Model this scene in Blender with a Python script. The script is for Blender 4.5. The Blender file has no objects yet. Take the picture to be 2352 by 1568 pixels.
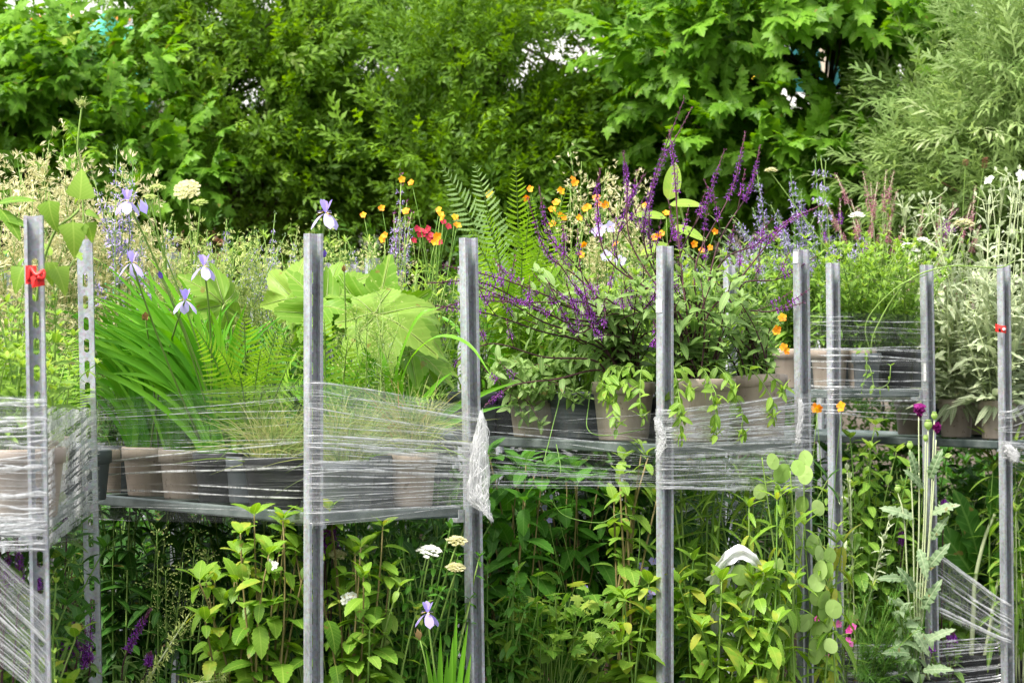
import bpy, math, random
import numpy as np
from mathutils import Vector, Matrix

C = bpy.context.scene.collection
R = math.radians
random.seed(7)
rng = np.random.default_rng(11)

# ------------------------------------------------------------------ camera
FPX = 6650.0            # focal length in pixels of a 2352 px wide picture
EYE = 1.64
def P(u, v, Y):
    """point of the place seen at picture position u,v at distance Y"""
    return np.array([(u - 1176.0) / FPX * Y, Y, EYE - (v - 784.0) / FPX * Y])
def gx(u, Y):
    return (u - 1176.0) / FPX * Y
cd = bpy.data.cameras.new('camera'); cam = bpy.data.objects.new('camera', cd); C.objects.link(cam)
cam.location = (0, 0, EYE); cam.rotation_euler = (R(90), 0, 0)
cd.sensor_width = 36.0; cd.lens = 36.0 * FPX / 2352.0
cd.clip_start = 0.1; cd.clip_end = 2000
cd.dof.use_dof = True; cd.dof.focus_distance = 7.9; cd.dof.aperture_fstop = 8.5
bpy.context.scene.camera = cam

# ------------------------------------------------------------------ materials
def new_mat(name):
    m = bpy.data.materials.new(name); m.use_nodes = True
    nt = m.node_tree; nt.nodes.clear()
    out = nt.nodes.new('ShaderNodeOutputMaterial')
    return m, nt, out
def ramp(nt, stops):
    r = nt.nodes.new('ShaderNodeValToRGB')
    el = r.color_ramp.elements
    el[0].position, el[0].color = stops[0][0], (*stops[0][1], 1)
    el[1].position, el[1].color = stops[-1][0], (*stops[-1][1], 1)
    for p, c in stops[1:-1]:
        e = el.new(p); e.color = (*c, 1)
    return r
def leaf_mat(name, c1, c2, rough=.5, trans=.40, spec=.22, noise=30., c3=None, veins=False):
    """tint (a number per leaf) picks the leaf's own green; a fine mottling runs inside the blade"""
    m, nt, out = new_mat(name); L = nt.links
    at = nt.nodes.new('ShaderNodeAttribute'); at.attribute_name = 'tint'
    stops = [(0.0, c1), (1.0, c2)] if c3 is None else [(0.0, c1), (.90, c2), (1.0, c3)]
    rp = ramp(nt, stops)
    tc = nt.nodes.new('ShaderNodeTexCoord'); nz = nt.nodes.new('ShaderNodeTexNoise')
    nz.inputs['Scale'].default_value = noise; nz.inputs['Detail'].default_value = 2
    L.new(tc.outputs['Object'], nz.inputs['Vector'])
    ma = nt.nodes.new('ShaderNodeMath'); ma.operation = 'MULTIPLY_ADD'
    ma.inputs[1].default_value = .35; ma.inputs[2].default_value = -.175
    L.new(nz.outputs['Fac'], ma.inputs[0])
    ad = nt.nodes.new('ShaderNodeMath'); ad.operation = 'ADD'; ad.use_clamp = True
    L.new(at.outputs['Fac'], ad.inputs[0]); L.new(ma.outputs[0], ad.inputs[1]); L.new(ad.outputs[0], rp.inputs['Fac'])
    col = rp.outputs['Color']
    def math_(op, a, b=None, c=None, clamp=False):
        n = nt.nodes.new('ShaderNodeMath'); n.operation = op; n.use_clamp = clamp
        for i, q in enumerate((a, b, c)):
            if q is None: continue
            if hasattr(q, 'links'): L.new(q, n.inputs[i])
            else: n.inputs[i].default_value = q
        return n.outputs[0]
    if veins:
        ab = nt.nodes.new('ShaderNodeAttribute'); ab.attribute_name = 'blade'; sx = nt.nodes.new('ShaderNodeSeparateXYZ'); L.new(ab.outputs['Vector'], sx.inputs[0])
        ax = math_('ABSOLUTE', sx.outputs['X']); rib = math_('LESS_THAN', ax, .016)
        ph = math_('SINE', math_('MULTIPLY', math_('SUBTRACT', sx.outputs['Y'], math_('MULTIPLY', ax, .8)), 62.))
        lat = math_('MULTIPLY', math_('GREATER_THAN', ph, .80), math_('LESS_THAN', ax, 1.))
        vv = math_('MAXIMUM', math_('MULTIPLY', rib, .55), math_('MULTIPLY', lat, .22))
        lt = nt.nodes.new('ShaderNodeMixRGB'); L.new(vv, lt.inputs[0]); L.new(col, lt.inputs[1]); lt.inputs[2].default_value = (min(1, c2[0] * 1.35 + .06), min(1, c2[1] * 1.2 + .05), min(1, c2[2] * 1.3 + .03), 1); col = lt.outputs[0]
        n2 = nt.nodes.new('ShaderNodeTexNoise'); n2.inputs['Scale'].default_value = 26; n2.inputs['Detail'].default_value = 4; L.new(tc.outputs['Object'], n2.inputs['Vector'])
        sp = math_('MULTIPLY', math_('GREATER_THAN', n2.outputs['Fac'], .69), .65)
        bl = nt.nodes.new('ShaderNodeMixRGB'); L.new(sp, bl.inputs[0]); L.new(col, bl.inputs[1]); bl.inputs[2].default_value = (.26, .17, .05, 1); col = bl.outputs[0]
    pb = nt.nodes.new('ShaderNodeBsdfPrincipled')
    pb.inputs['Roughness'].default_value = rough; pb.inputs['Specular IOR Level'].default_value = spec
    L.new(col, pb.inputs['Base Color'])
    tr = nt.nodes.new('ShaderNodeBsdfTranslucent')
    hs = nt.nodes.new('ShaderNodeHueSaturation'); hs.inputs['Hue'].default_value = .49
    hs.inputs['Saturation'].default_value = 1.1; hs.inputs['Value'].default_value = 1.5
    L.new(col, hs.inputs['Color']); L.new(hs.outputs[0], tr.inputs['Color'])
    mx = nt.nodes.new('ShaderNodeMixShader'); mx.inputs[0].default_value = trans
    L.new(pb.outputs[0], mx.inputs[1]); L.new(tr.outputs[0], mx.inputs[2]); L.new(mx.outputs[0], out.inputs['Surface'])
    return m
def add_bump(m, scale, strength, dist=.004):
    nt = m.node_tree; L = nt.links; tc = nt.nodes.new('ShaderNodeTexCoord'); v = nt.nodes.new('ShaderNodeTexVoronoi'); v.feature = 'DISTANCE_TO_EDGE'; v.inputs['Scale'].default_value = scale
    n = nt.nodes.new('ShaderNodeTexNoise'); n.inputs['Scale'].default_value = 9; mx = nt.nodes.new('ShaderNodeMixRGB'); mx.inputs[0].default_value = .12
    L.new(tc.outputs['Object'], mx.inputs[1]); L.new(tc.outputs['Object'], n.inputs['Vector']); L.new(n.outputs['Color'], mx.inputs[2]); L.new(mx.outputs[0], v.inputs['Vector'])
    mr = nt.nodes.new('ShaderNodeMath'); mr.operation = 'MINIMUM'; mr.inputs[1].default_value = .25; L.new(v.outputs['Distance'], mr.inputs[0])
    b = nt.nodes.new('ShaderNodeBump'); b.inputs['Strength'].default_value = strength; b.inputs['Distance'].default_value = dist; L.new(mr.outputs[0], b.inputs['Height'])
    for q in nt.nodes:
        if q.type in ('BSDF_PRINCIPLED', 'BSDF_TRANSLUCENT'): L.new(b.outputs[0], q.inputs['Normal'])
def solid_mat(name, c1, c2=None, rough=.5, metal=0., scale=20., bump=0., spec=.4, detail=4, lo=.35, hi=.65):
    m, nt, out = new_mat(name); L = nt.links
    pb = nt.nodes.new('ShaderNodeBsdfPrincipled')
    pb.inputs['Roughness'].default_value = rough; pb.inputs['Metallic'].default_value = metal
    pb.inputs['Specular IOR Level'].default_value = spec
    tc = nt.nodes.new('ShaderNodeTexCoord'); nz = nt.nodes.new('ShaderNodeTexNoise')
    nz.inputs['Scale'].default_value = scale; nz.inputs['Detail'].default_value = detail
    L.new(tc.outputs['Object'], nz.inputs['Vector'])
    rp = ramp(nt, [(lo, c1), (hi, c2 or c1)]); L.new(nz.outputs['Fac'], rp.inputs['Fac'])
    L.new(rp.outputs['Color'], pb.inputs['Base Color'])
    if bump:
        b = nt.nodes.new('ShaderNodeBump'); b.inputs['Strength'].default_value = bump; b.inputs['Distance'].default_value = .01
        L.new(nz.outputs['Fac'], b.inputs['Height']); L.new(b.outputs[0], pb.inputs['Normal'])
    L.new(pb.outputs[0], out.inputs['Surface'])
    return m

def steel_mat():
    m, nt, out = new_mat('galvanised_steel'); L = nt.links
    pb = nt.nodes.new('ShaderNodeBsdfPrincipled'); pb.inputs['Metallic'].default_value = .35
    tc = nt.nodes.new('ShaderNodeTexCoord')
    mp = nt.nodes.new('ShaderNodeMapping'); mp.inputs['Scale'].default_value = (40, 40, 7)
    L.new(tc.outputs['Object'], mp.inputs['Vector'])
    n1 = nt.nodes.new('ShaderNodeTexNoise'); n1.inputs['Scale'].default_value = 1.; n1.inputs['Detail'].default_value = 6
    L.new(mp.outputs[0], n1.inputs['Vector'])
    r1 = ramp(nt, [(.28, (.20, .235, .26)), (.5, (.31, .355, .39)), (.75, (.43, .475, .51))]); L.new(n1.outputs['Fac'], r1.inputs['Fac'])
    v = nt.nodes.new('ShaderNodeTexVoronoi'); v.inputs['Scale'].default_value = 160
    L.new(tc.outputs['Object'], v.inputs['Vector'])
    sp = nt.nodes.new('ShaderNodeMixRGB'); sp.blend_type = 'OVERLAY'; sp.inputs[0].default_value = .25
    L.new(r1.outputs[0], sp.inputs[1]); L.new(v.outputs['Color'], sp.inputs[2])
    hs = nt.nodes.new('ShaderNodeHueSaturation'); hs.inputs['Saturation'].default_value = .45; L.new(sp.outputs[0], hs.inputs['Color'])
    # rust and dirt in streaks with a shape of their own
    n2 = nt.nodes.new('ShaderNodeTexNoise'); n2.inputs['Scale'].default_value = 9; n2.inputs['Detail'].default_value = 8; n2.inputs['Roughness'].default_value = .75
    L.new(tc.outputs['Object'], n2.inputs['Vector'])
    r2 = ramp(nt, [(.60, (0, 0, 0)), (.72, (1, 1, 1))]); L.new(n2.outputs['Fac'], r2.inputs['Fac'])
    m2 = nt.nodes.new('ShaderNodeMixRGB'); m2.inputs[2].default_value = (.22, .16, .11, 1)
    f2 = nt.nodes.new('ShaderNodeMath'); f2.operation = 'MULTIPLY'; f2.inputs[1].default_value = .6
    L.new(r2.outputs[0], f2.inputs[0]); L.new(f2.outputs[0], m2.inputs[0]); L.new(hs.outputs[0], m2.inputs[1])
    # scraps of old white label
    n3 = nt.nodes.new('ShaderNodeTexNoise'); n3.inputs['Scale'].default_value = 5.3; n3.inputs['Detail'].default_value = 10
    mp3 = nt.nodes.new('ShaderNodeMapping'); mp3.inputs['Location'].default_value = (3.1, 7.7, 1.9); L.new(tc.outputs['Object'], mp3.inputs['Vector']); L.new(mp3.outputs[0], n3.inputs['Vector'])
    r3 = ramp(nt, [(.70, (0, 0, 0)), (.715, (1, 1, 1))]); L.new(n3.outputs['Fac'], r3.inputs['Fac'])
    m3 = nt.nodes.new('ShaderNodeMixRGB'); m3.inputs[2].default_value = (.72, .70, .66, 1)
    L.new(r3.outputs[0], m3.inputs[0]); L.new(m2.outputs[0], m3.inputs[1])
    L.new(m3.outputs[0], pb.inputs['Base Color'])
    rr = nt.nodes.new('ShaderNodeMath'); rr.operation = 'MULTIPLY_ADD'; rr.inputs[1].default_value = .25; rr.inputs[2].default_value = .38
    L.new(n1.outputs['Fac'], rr.inputs[0]); L.new(rr.outputs[0], pb.inputs['Roughness'])
    b = nt.nodes.new('ShaderNodeBump'); b.inputs['Strength'].default_value = .25; b.inputs['Distance'].default_value = .003
    L.new(n2.outputs['Fac'], b.inputs['Height']); L.new(b.outputs[0], pb.inputs['Normal'])
    L.new(pb.outputs[0], out.inputs['Surface'])
    return m

def film_mat(name, haze, glossy, scale):
    m, nt, out = new_mat(name); L = nt.links
    tb = nt.nodes.new('ShaderNodeBsdfTransparent')
    df = nt.nodes.new('ShaderNodeBsdfDiffuse'); df.inputs['Color'].default_value = (.93, .93, .93, 1)
    tl = nt.nodes.new('ShaderNodeBsdfTranslucent'); tl.inputs['Color'].default_value = (.93, .93, .93, 1)
    gl = nt.nodes.new('ShaderNodeBsdfGlossy'); gl.inputs['Roughness'].default_value = .16; gl.inputs['Color'].default_value = (.95, .95, .95, 1)
    a = nt.nodes.new('ShaderNodeMixShader'); a.inputs[0].default_value = .5
    L.new(df.outputs[0], a.inputs[1]); L.new(tl.outputs[0], a.inputs[2])
    b = nt.nodes.new('ShaderNodeMixShader'); b.inputs[0].default_value = glossy
    L.new(a.outputs[0], b.inputs[1]); L.new(gl.outputs[0], b.inputs[2])
    uv = nt.nodes.new('ShaderNodeUVMap'); uv.uv_map = 'UVMap'
    mp = nt.nodes.new('ShaderNodeMapping'); mp.inputs['Scale'].default_value = scale; L.new(uv.outputs[0], mp.inputs['Vector'])
    nz = nt.nodes.new('ShaderNodeTexNoise'); nz.inputs['Scale'].default_value = 1.; nz.inputs['Detail'].default_value = 5; nz.inputs['Roughness'].default_value = .6
    L.new(mp.outputs[0], nz.inputs['Vector'])
    rp = ramp(nt, [(.40, (haze[0],) * 3), (.56, (haze[1],) * 3), (.72, (haze[2],) * 3)]); L.new(nz.outputs['Fac'], rp.inputs['Fac'])
    mx = nt.nodes.new('ShaderNodeMixShader'); L.new(rp.outputs[0], mx.inputs[0])
    L.new(tb.outputs[0], mx.inputs[1]); L.new(b.outputs[0], mx.inputs[2]); L.new(mx.outputs[0], out.inputs['Surface'])
    bp = nt.nodes.new('ShaderNodeBump'); bp.inputs['Strength'].default_value = .5; bp.inputs['Distance'].default_value = .004
    L.new(nz.outputs['Fac'], bp.inputs['Height']); L.new(bp.outputs[0], gl.inputs['Normal']); L.new(bp.outputs[0], df.inputs['Normal'])
    return m

M = {}; LEAFY = set()
M['steel'] = steel_mat()
M['shelf'] = solid_mat('shelf_metal', (.09, .12, .115), (.21, .245, .235), rough=.38, metal=.4, scale=14, bump=.1)
M['film'] = film_mat('stretch_film', (.015, .045, .36), .5, (1.2, 95, 1))
M['film_heavy'] = film_mat('stretch_film_layers', (.10, .22, .72), .3, (1.0, 60, 1))
M['fold'] = film_mat('film_fold', (.25, .75, 1.), .35, (7, 1, 1))
M['wad'] = film_mat('film_wad', (.22, .50, .95), .15, (3, 30, 1))
M['strip'] = film_mat('white_plastic_strip', (.80, .95, 1.), .15, (6, 14, 1))
M['film_mid'] = film_mat('stretch_film_double', (.05, .12, .55), .45, (1.0, 70, 1))
def pot_mat(name, c1, c2, dirt):
    m, nt, out = new_mat(name); L = nt.links; tc = nt.nodes.new('ShaderNodeTexCoord'); oi = nt.nodes.new('ShaderNodeObjectInfo')
    pb = nt.nodes.new('ShaderNodeBsdfPrincipled'); pb.inputs['Roughness'].default_value = .58
    off_ = nt.nodes.new('ShaderNodeVectorMath'); off_.operation = 'MULTIPLY_ADD'; off_.inputs[1].default_value = (1, 1, 1)
    sc_ = nt.nodes.new('ShaderNodeVectorMath'); sc_.operation = 'SCALE'; sc_.inputs[0].default_value = (31, 17, 23); L.new(oi.outputs['Random'], sc_.inputs['Scale'])
    L.new(tc.outputs['Object'], off_.inputs[0]); L.new(sc_.outputs[0], off_.inputs[2])
    def noise(scale, det, mapscale=(1, 1, 1)):
        mp = nt.nodes.new('ShaderNodeMapping'); mp.inputs['Scale'].default_value = mapscale; L.new(off_.outputs[0], mp.inputs['Vector'])
        n = nt.nodes.new('ShaderNodeTexNoise'); n.inputs['Scale'].default_value = scale; n.inputs['Detail'].default_value = det; L.new(mp.outputs[0], n.inputs['Vector']); return n
    r1 = ramp(nt, [(.35, c1), (.65, c2)]); L.new(noise(9, 3).outputs['Fac'], r1.inputs['Fac'])
    col = r1.outputs[0]
    for sc2, ms, lo, hi, cc, k in ((30, (1, 1, .16), .54, .72, dirt, .5), (60, (1, 1, 1), .64, .70, dirt, .7), (24, (1, 1, .3), .62, .75, (.55, .52, .47), .35)):
        rr = ramp(nt, [(lo, (0, 0, 0)), (hi, (k, k, k))]); L.new(noise(sc2, 6, ms).outputs['Fac'], rr.inputs['Fac'])
        mx = nt.nodes.new('ShaderNodeMixRGB'); L.new(rr.outputs[0], mx.inputs[0]); L.new(col, mx.inputs[1]); mx.inputs[2].default_value = (*cc, 1); col = mx.outputs[0]
    L.new(col, pb.inputs['Base Color']); L.new(pb.outputs[0], out.inputs['Surface']); return m
M['pot_taupe'] = pot_mat('taupe_pot_plastic', (.36, .29, .235), (.45, .37, .30), (.16, .115, .08))
M['pot_black'] = solid_mat('black_pot_plastic', (.018, .019, .021), (.035, .036, .038), rough=.35, scale=8, bump=.1)
M['pot_slate'] = pot_mat('slate_pot_plastic', (.07, .085, .095), (.11, .125, .135), (.13, .10, .08))
M['soil'] = solid_mat('compost', (.025, .014, .008), (.09, .05, .025), rough=.95, scale=70, bump=1., spec=.1)
M['red'] = solid_mat('red_tag_plastic', (.62, .02, .02), (.78, .04, .03), rough=.35, scale=20)
M['ink'] = solid_mat('black_ink', (.02, .01, .01), rough=.6)
M['white'] = solid_mat('white_label_paper', (.74, .74, .73), (.84, .84, .83), rough=.6, scale=30)
M['bark'] = solid_mat('bark', (.035, .026, .018), (.12, .095, .07), rough=.9, scale=24, bump=1.)
M['twig'] = solid_mat('brown_twig', (.12, .06, .03), (.25, .14, .08), rough=.8, scale=24)
def LM(key, *a, **k):
    v = key.endswith('leaf') and key.split()[0] in ('rodgersia', 'lime', 'bay', 'deep', 'shade', 'salvia', 'poppy', 'silver', 'maple')
    if v: LEAFY.add(key)
    M[key] = leaf_mat(key.replace(' ', '_'), *a, veins=v, **k)
LM('hedge leaf', (.055, .135, .007), (.205, .365, .032), c3=(.33, .42, .11), rough=.5, spec=.3)
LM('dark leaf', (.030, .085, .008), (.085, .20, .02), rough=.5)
LM('maple leaf', (.055, .16, .009), (.18, .37, .03), c3=(.34, .42, .07), rough=.45)
LM('willow leaf', (.13, .22, .05), (.31, .42, .15), c3=(.50, .54, .32), rough=.5)
LM('iris leaf', (.06, .25, .015), (.20, .46, .04), rough=.38, noise=8)
LM('rodgersia leaf', (.12, .27, .02), (.27, .41, .075), rough=.42, noise=14)
add_bump(M['rodgersia leaf'], 40, .35, .004)
LM('rodgersia rib', (.34, .42, .14), (.42, .50, .22), rough=.5)
LM('fern leaf', (.15, .34, .025), (.32, .50, .07), rough=.5)
LM('blue fern leaf', (.24, .43, .12), (.38, .54, .24), rough=.5)
LM('lime leaf', (.085, .22, .022), (.25, .40, .06), c3=(.36, .44, .08), rough=.45)
LM('bay leaf', (.06, .18, .016), (.21, .37, .04), c3=(.40, .42, .06), rough=.42)
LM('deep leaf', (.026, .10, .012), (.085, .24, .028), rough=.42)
LM('shade leaf', (.018, .070, .010), (.055, .165, .02), rough=.42)  # dark green leaf, darkened further to paint in the shade of the bays
LM('salvia leaf', (.12, .24, .05), (.25, .38, .12), rough=.5)
LM('silver leaf', (.30, .38, .20), (.49, .56, .37), rough=.7, trans=.22)
LM('grey leaf', (.16, .25, .12), (.28, .38, .20), rough=.6)
LM('poppy leaf', (.20, .31, .15), (.33, .44, .25), rough=.5)
LM('straw blade', (.14, .27, .05), (.42, .42, .16), c3=(.50, .30, .12), rough=.5)
LM('cream flower', (.46, .45, .20), (.74, .70, .45), rough=.7, trans=.3)
LM('seed green', (.30, .42, .10), (.58, .62, .26), rough=.6, trans=.3)
LM('honesty pod', (.32, .48, .12), (.50, .63, .26), rough=.45, trans=.5, noise=60)
LM('green stem', (.10, .22, .03), (.26, .38, .09), rough=.5, trans=.05)
LM('pale stem', (.42, .50, .24), (.60, .66, .40), rough=.5, trans=.05)
LM('dark stem', (.045, .02, .025), (.11, .05, .055), rough=.5, trans=.0)
LM('tan stem', (.17, .14, .05), (.30, .24, .10), rough=.6, trans=.0)
LM('violet flower', (.20, .03, .34), (.42, .12, .54), rough=.6, trans=.3)
LM('plum calyx', (.11, .02, .09), (.30, .08, .20), rough=.6, trans=.1)
LM('lavender flower', (.34, .25, .55), (.60, .52, .80), rough=.6, trans=.3)
LM('pink flower', (.36, .13, .19), (.56, .30, .34), rough=.6, trans=.3)
LM('hot pink flower', (.70, .08, .38), (.85, .25, .55), rough=.6, trans=.3)
LM('red flower', (.45, .03, .07), (.68, .08, .12), rough=.6, trans=.3)
LM('crimson flower', (.22, .03, .05), (.42, .07, .10), rough=.7, trans=.1)
LM('orange flower', (.85, .24, .02), (.90, .50, .03), c3=(.90, .62, .06), rough=.5, trans=.35)
LM('yellow flower', (.75, .50, .03), (.85, .65, .08), rough=.6, trans=.3)
LM('white flower', (.74, .74, .66), (.86, .86, .82), rough=.6, trans=.3)
LM('lilac petal', (.40, .33, .74), (.66, .60, .88), rough=.5, trans=.4)
LM('iris petal', (.38, .28, .74), (.68, .60, .90), c3=(.86, .82, .88), rough=.5, trans=.4)
LM('dark iris petal', (.08, .05, .25), (.20, .13, .42), rough=.5, trans=.3)
LM('magenta petal', (.24, .02, .16), (.45, .05, .32), rough=.5, trans=.3)
LM('brown seed', (.22, .15, .06), (.40, .28, .12), rough=.8, trans=.1)

# ------------------------------------------------------------------ mesh builder
class MB:
    def __init__(s):
        s.V = []; s.L = []; s.T = []; s.MI = []; s.TI = []; s.UV = []; s.Q = []; s.n = 0
    def add(s, verts, loops, totals, mat=0, tint=.5, uv=None, lq=None):
        verts = np.asarray(verts, dtype=np.float64).reshape(-1, 3); loops = np.asarray(loops, dtype=np.int64); totals = np.asarray(totals, dtype=np.int64)
        s.V.append(verts); s.L.append(loops + s.n); s.T.append(totals); s.n += len(verts)
        s.MI.append(np.full(len(totals), mat)); s.Q.append(np.full((len(verts), 2), 9.) if lq is None else lq)
        s.TI.append(np.full(len(totals), tint) if np.isscalar(tint) else np.asarray(tint))
        s.UV.append(np.zeros((len(loops), 2)) if uv is None else np.asarray(uv))
    def faces(s, verts, fs, mat=0, tint=.5, uv=None):
        s.add(verts, [i for f in fs for i in f], [len(f) for f in fs], mat, tint, uv)
    def inst(s, tpl, pos, dirs, ups, size, mat=0, tint=None, width=None):
        pos = np.asarray(pos, float).reshape(-1, 3); n = len(pos)
        if n == 0: return
        F = frames(np.broadcast_to(np.asarray(dirs, float), (n, 3)), np.broadcast_to(np.asarray(ups, float), (n, 3)))
        size = np.broadcast_to(np.asarray(size, float), (n,))
        tv, tl, tt, tq = tpl
        sv = tv[None] * size[:, None, None]
        if width is not None:
            sv = sv.copy(); sv[:, :, 0] *= np.broadcast_to(width, (n,))[:, None]
        v = np.einsum('nij,nmj->nmi', F, sv) + pos[:, None, :]
        m = len(tv)
        lo = (tl[None] + (np.arange(n) * m)[:, None]).ravel()
        if tint is None: tint = rng.random(n)
        tint = np.broadcast_to(np.asarray(tint, float), (n,))
        s.add(v.reshape(-1, 3), lo, np.tile(tt, n), mat, np.repeat(tint, len(tt)), lq=np.tile(tq, (n, 1)))
    def empty(s): return s.n == 0
    def build(s, name, mats, parent=None, origin=None, smooth=True, uv=False):
        me = bpy.data.meshes.new(name)
        V = np.concatenate(s.V); L = np.concatenate(s.L); T = np.concatenate(s.T)
        if origin is not None: V = V - np.asarray(origin)[None]
        me.vertices.add(len(V)); me.vertices.foreach_set('co', V.astype(np.float32).ravel())
        me.loops.add(len(L)); me.loops.foreach_set('vertex_index', L.astype(np.int32))
        me.polygons.add(len(T)); st = np.concatenate([[0], np.cumsum(T)[:-1]])
        me.polygons.foreach_set('loop_start', st.astype(np.int32)); me.polygons.foreach_set('loop_total', T.astype(np.int32))
        me.polygons.foreach_set('material_index', np.concatenate(s.MI).astype(np.int32))
        me.polygons.foreach_set('use_smooth', np.full(len(T), smooth))
        a = me.attributes.new('tint', 'FLOAT', 'FACE'); a.data.foreach_set('value', np.concatenate(s.TI).astype(np.float32))
        if any(m in LEAFY for m in (mats if isinstance(mats, (list, tuple)) else [mats]) if isinstance(m, str)):
            b = me.attributes.new('blade', 'FLOAT2', 'POINT'); b.data.foreach_set('vector', np.concatenate(s.Q).astype(np.float32).ravel())
        if uv:
            u = me.uv_layers.new(name='UVMap'); u.data.foreach_set('uv', np.concatenate(s.UV).astype(np.float32).ravel())
        me.update(calc_edges=True); me.validate()
        for m in (mats if isinstance(mats, (list, tuple)) else [mats]):
            me.materials.append(M[m] if isinstance(m, str) else m)
        o = bpy.data.objects.new(name, me); C.objects.link(o)
        if parent is not None: o.parent = parent
        elif origin is not None: o.location = origin
        return o
def nrm(a):
    a = np.asarray(a, float); return a / np.maximum(np.linalg.norm(a, axis=-1, keepdims=True), 1e-9)
def frames(d, up):
    y = nrm(d); z = up - (up * y).sum(-1, keepdims=True) * y
    bad = np.linalg.norm(z, axis=-1) < 1e-4
    if bad.any():
        z = z.copy(); alt = np.array([.3, .7, .2]); z[bad] = alt - (alt * y[bad]).sum(-1, keepdims=True) * y[bad]
    z = nrm(z); x = np.cross(y, z)
    return np.stack([x, y, z], axis=-1)
def rdir(n, up=0., h=1.):
    a = rng.random(n) * 2 * np.pi
    return nrm(np.stack([np.cos(a) * h, np.sin(a) * h, np.full(n, up) if np.isscalar(up) else up], -1))

# ------------------------------------------------------------------ leaf templates (base at 0, tip at +Y, face up +Z)
def leaf_tpl(w=.5, n=5, fold=.18, curl=.25, teeth=0., shape='ovate', wave=0., stalk=0.):
    V = []; F = []
    for i in range(n + 1):
        t = i / n
        if shape == 'ovate': p = (t ** .55) * ((1 - t) ** .75) * 1.75
        elif shape == 'lance': p = (t ** .6) * ((1 - t) ** .8) * 1.85
        elif shape == 'obov': p = (t ** 1.0) * ((1 - t) ** .42) * 1.9
        elif shape == 'heart': p = (min(1, t * 7) ** .5) * ((1 - t) ** .8) * 1.05
        else: p = min(1, t * 4) ** .5 * (1 - t) ** .35
        hw = max(.004, w * .5 * min(p, 1.05))
        if teeth and 0 < i < n and i % 2: hw *= (1 - teeth)
        ytip = (teeth * .6 / n if teeth and i % 2 == 0 and 0 < i < n else 0)
        y = stalk + t * (1 - stalk); z = -curl * t * t
        wv = wave * math.sin(i * 2.2) * hw
        V += [(-hw, y + ytip, z + fold * hw + wv), (0, y, z), (hw, y + ytip, z + fold * hw - wv)]
    for i in range(n):
        a = i * 3; F += [(a, a + 1, a + 4, a + 3), (a + 1, a + 2, a + 5, a + 4)]
    if stalk:
        k = len(V); s = .012
        V += [(-s, 0, 0), (s, 0, 0), (s, stalk, 0), (-s, stalk, 0)]; F.append((k, k + 1, k + 2, k + 3))
    return mk(V, F)
def mk(V, F):
    V = np.array(V, float); return (V, np.array([i for f in F for i in f]), np.array([len(f) for f in F]), V[:, :2].copy())
def combo(parts):
    V = []; L = []; T = []; Q = []; n = 0
    for (v, l, t, q) in parts:
        V.append(v); L.append(l + n); T.append(t); Q.append(q); n += len(v)
    return (np.concatenate(V), np.concatenate(L), np.concatenate(T), np.concatenate(Q))
def xf(tpl, pos, d, up, s):
    v, l, t, q = tpl
    F = frames(np.array([d], float), np.array([up], float))[0]
    return (np.einsum('ij,mj->mi', F, v * s) + np.array(pos, float), l, t, q)
TINY = leaf_tpl(.55, 2, .2, .15)
SMALL = leaf_tpl(.5, 3, .2, .3)
OVAL = leaf_tpl(.52, 6, .2, .3)
NARROW = leaf_tpl(.24, 5, .2, .35, shape='lance')
NEEDLE = leaf_tpl(.10, 2, .1, .15, shape='lance')
WILLOW = leaf_tpl(.22, 7, .22, .4, shape='lance')
SERR = leaf_tpl(.72, 14, .16, .38, teeth=.14, stalk=.12)
SERRL = leaf_tpl(.36, 16, .18, .5, teeth=.25, shape='lance')
HEART = leaf_tpl(.82, 12, .12, .35, teeth=.06, shape='heart', stalk=.2)
FELT = leaf_tpl(.37, 8, .28, .5, shape='lance', wave=.35)
POPPY = leaf_tpl(.55, 16, .1, .45, teeth=.3, wave=.5)
PINNA = leaf_tpl(.23, 14, .05, .18, teeth=.5, shape='lance')
PETAL = leaf_tpl(.85, 4, .25, .1, shape='obov')
FALL = leaf_tpl(.82, 6, -.12, .85, shape='obov')
STAND = leaf_tpl(.60, 5, .35, -.15, shape='obov')
LIP = combo([xf(leaf_tpl(.45, 2, .4, -.25), (0, 0, 0), (0, 1, .35), (0, 0, 1), 1.), xf(leaf_tpl(.6, 2, .2, .5), (0, 0, 0), (0, 1, -.3), (0, 0, 1), .9)])
TRUMPET = combo([xf(leaf_tpl(.35, 2, .3, .1), (0, 0, 0), (math.cos(a) * .45, 1, math.sin(a) * .45), (math.cos(a), 0, math.sin(a)), 1.) for a in (0, 2.1, 4.2)])
STAR5 = combo([xf(leaf_tpl(.6, 2, .1, .1), (0, 0, 0), (math.cos(a), math.sin(a), .25), (0, 0, 1), 1.) for a in np.arange(5) * 1.2566])
BLOB = combo([xf(leaf_tpl(.8, 2, .3, .2), (0, 0, 0), (math.cos(a) * .5, 1, math.sin(a) * .5), (math.cos(a), 0, math.sin(a)), 1.) for a in (0, 1.57, 3.14, 4.71)])
def maple_tpl():
    half = [(.05, .0), (.28, -.07), (.24, .08), (.50, .13), (.45, .24), (.60, .43), (.40, .40), (.22, .44), (.33, .64), (.19, .66), (.13, .82), (0, 1.)]
    pts = [(x, y) for x, y in half] + [(-x, y) for x, y in half[-2::-1]]
    V = [(0, .28, .05)] + [(x, y, -.28 * (x * x + (y - .28) ** 2) + .10 * abs(x)) for x, y in pts]
    n = len(pts); F = [(0, i + 1, i + 2) for i in range(n - 1)] + [(0, n, 1)]
    return mk(V, F)
MAPLE = maple_tpl()
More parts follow.
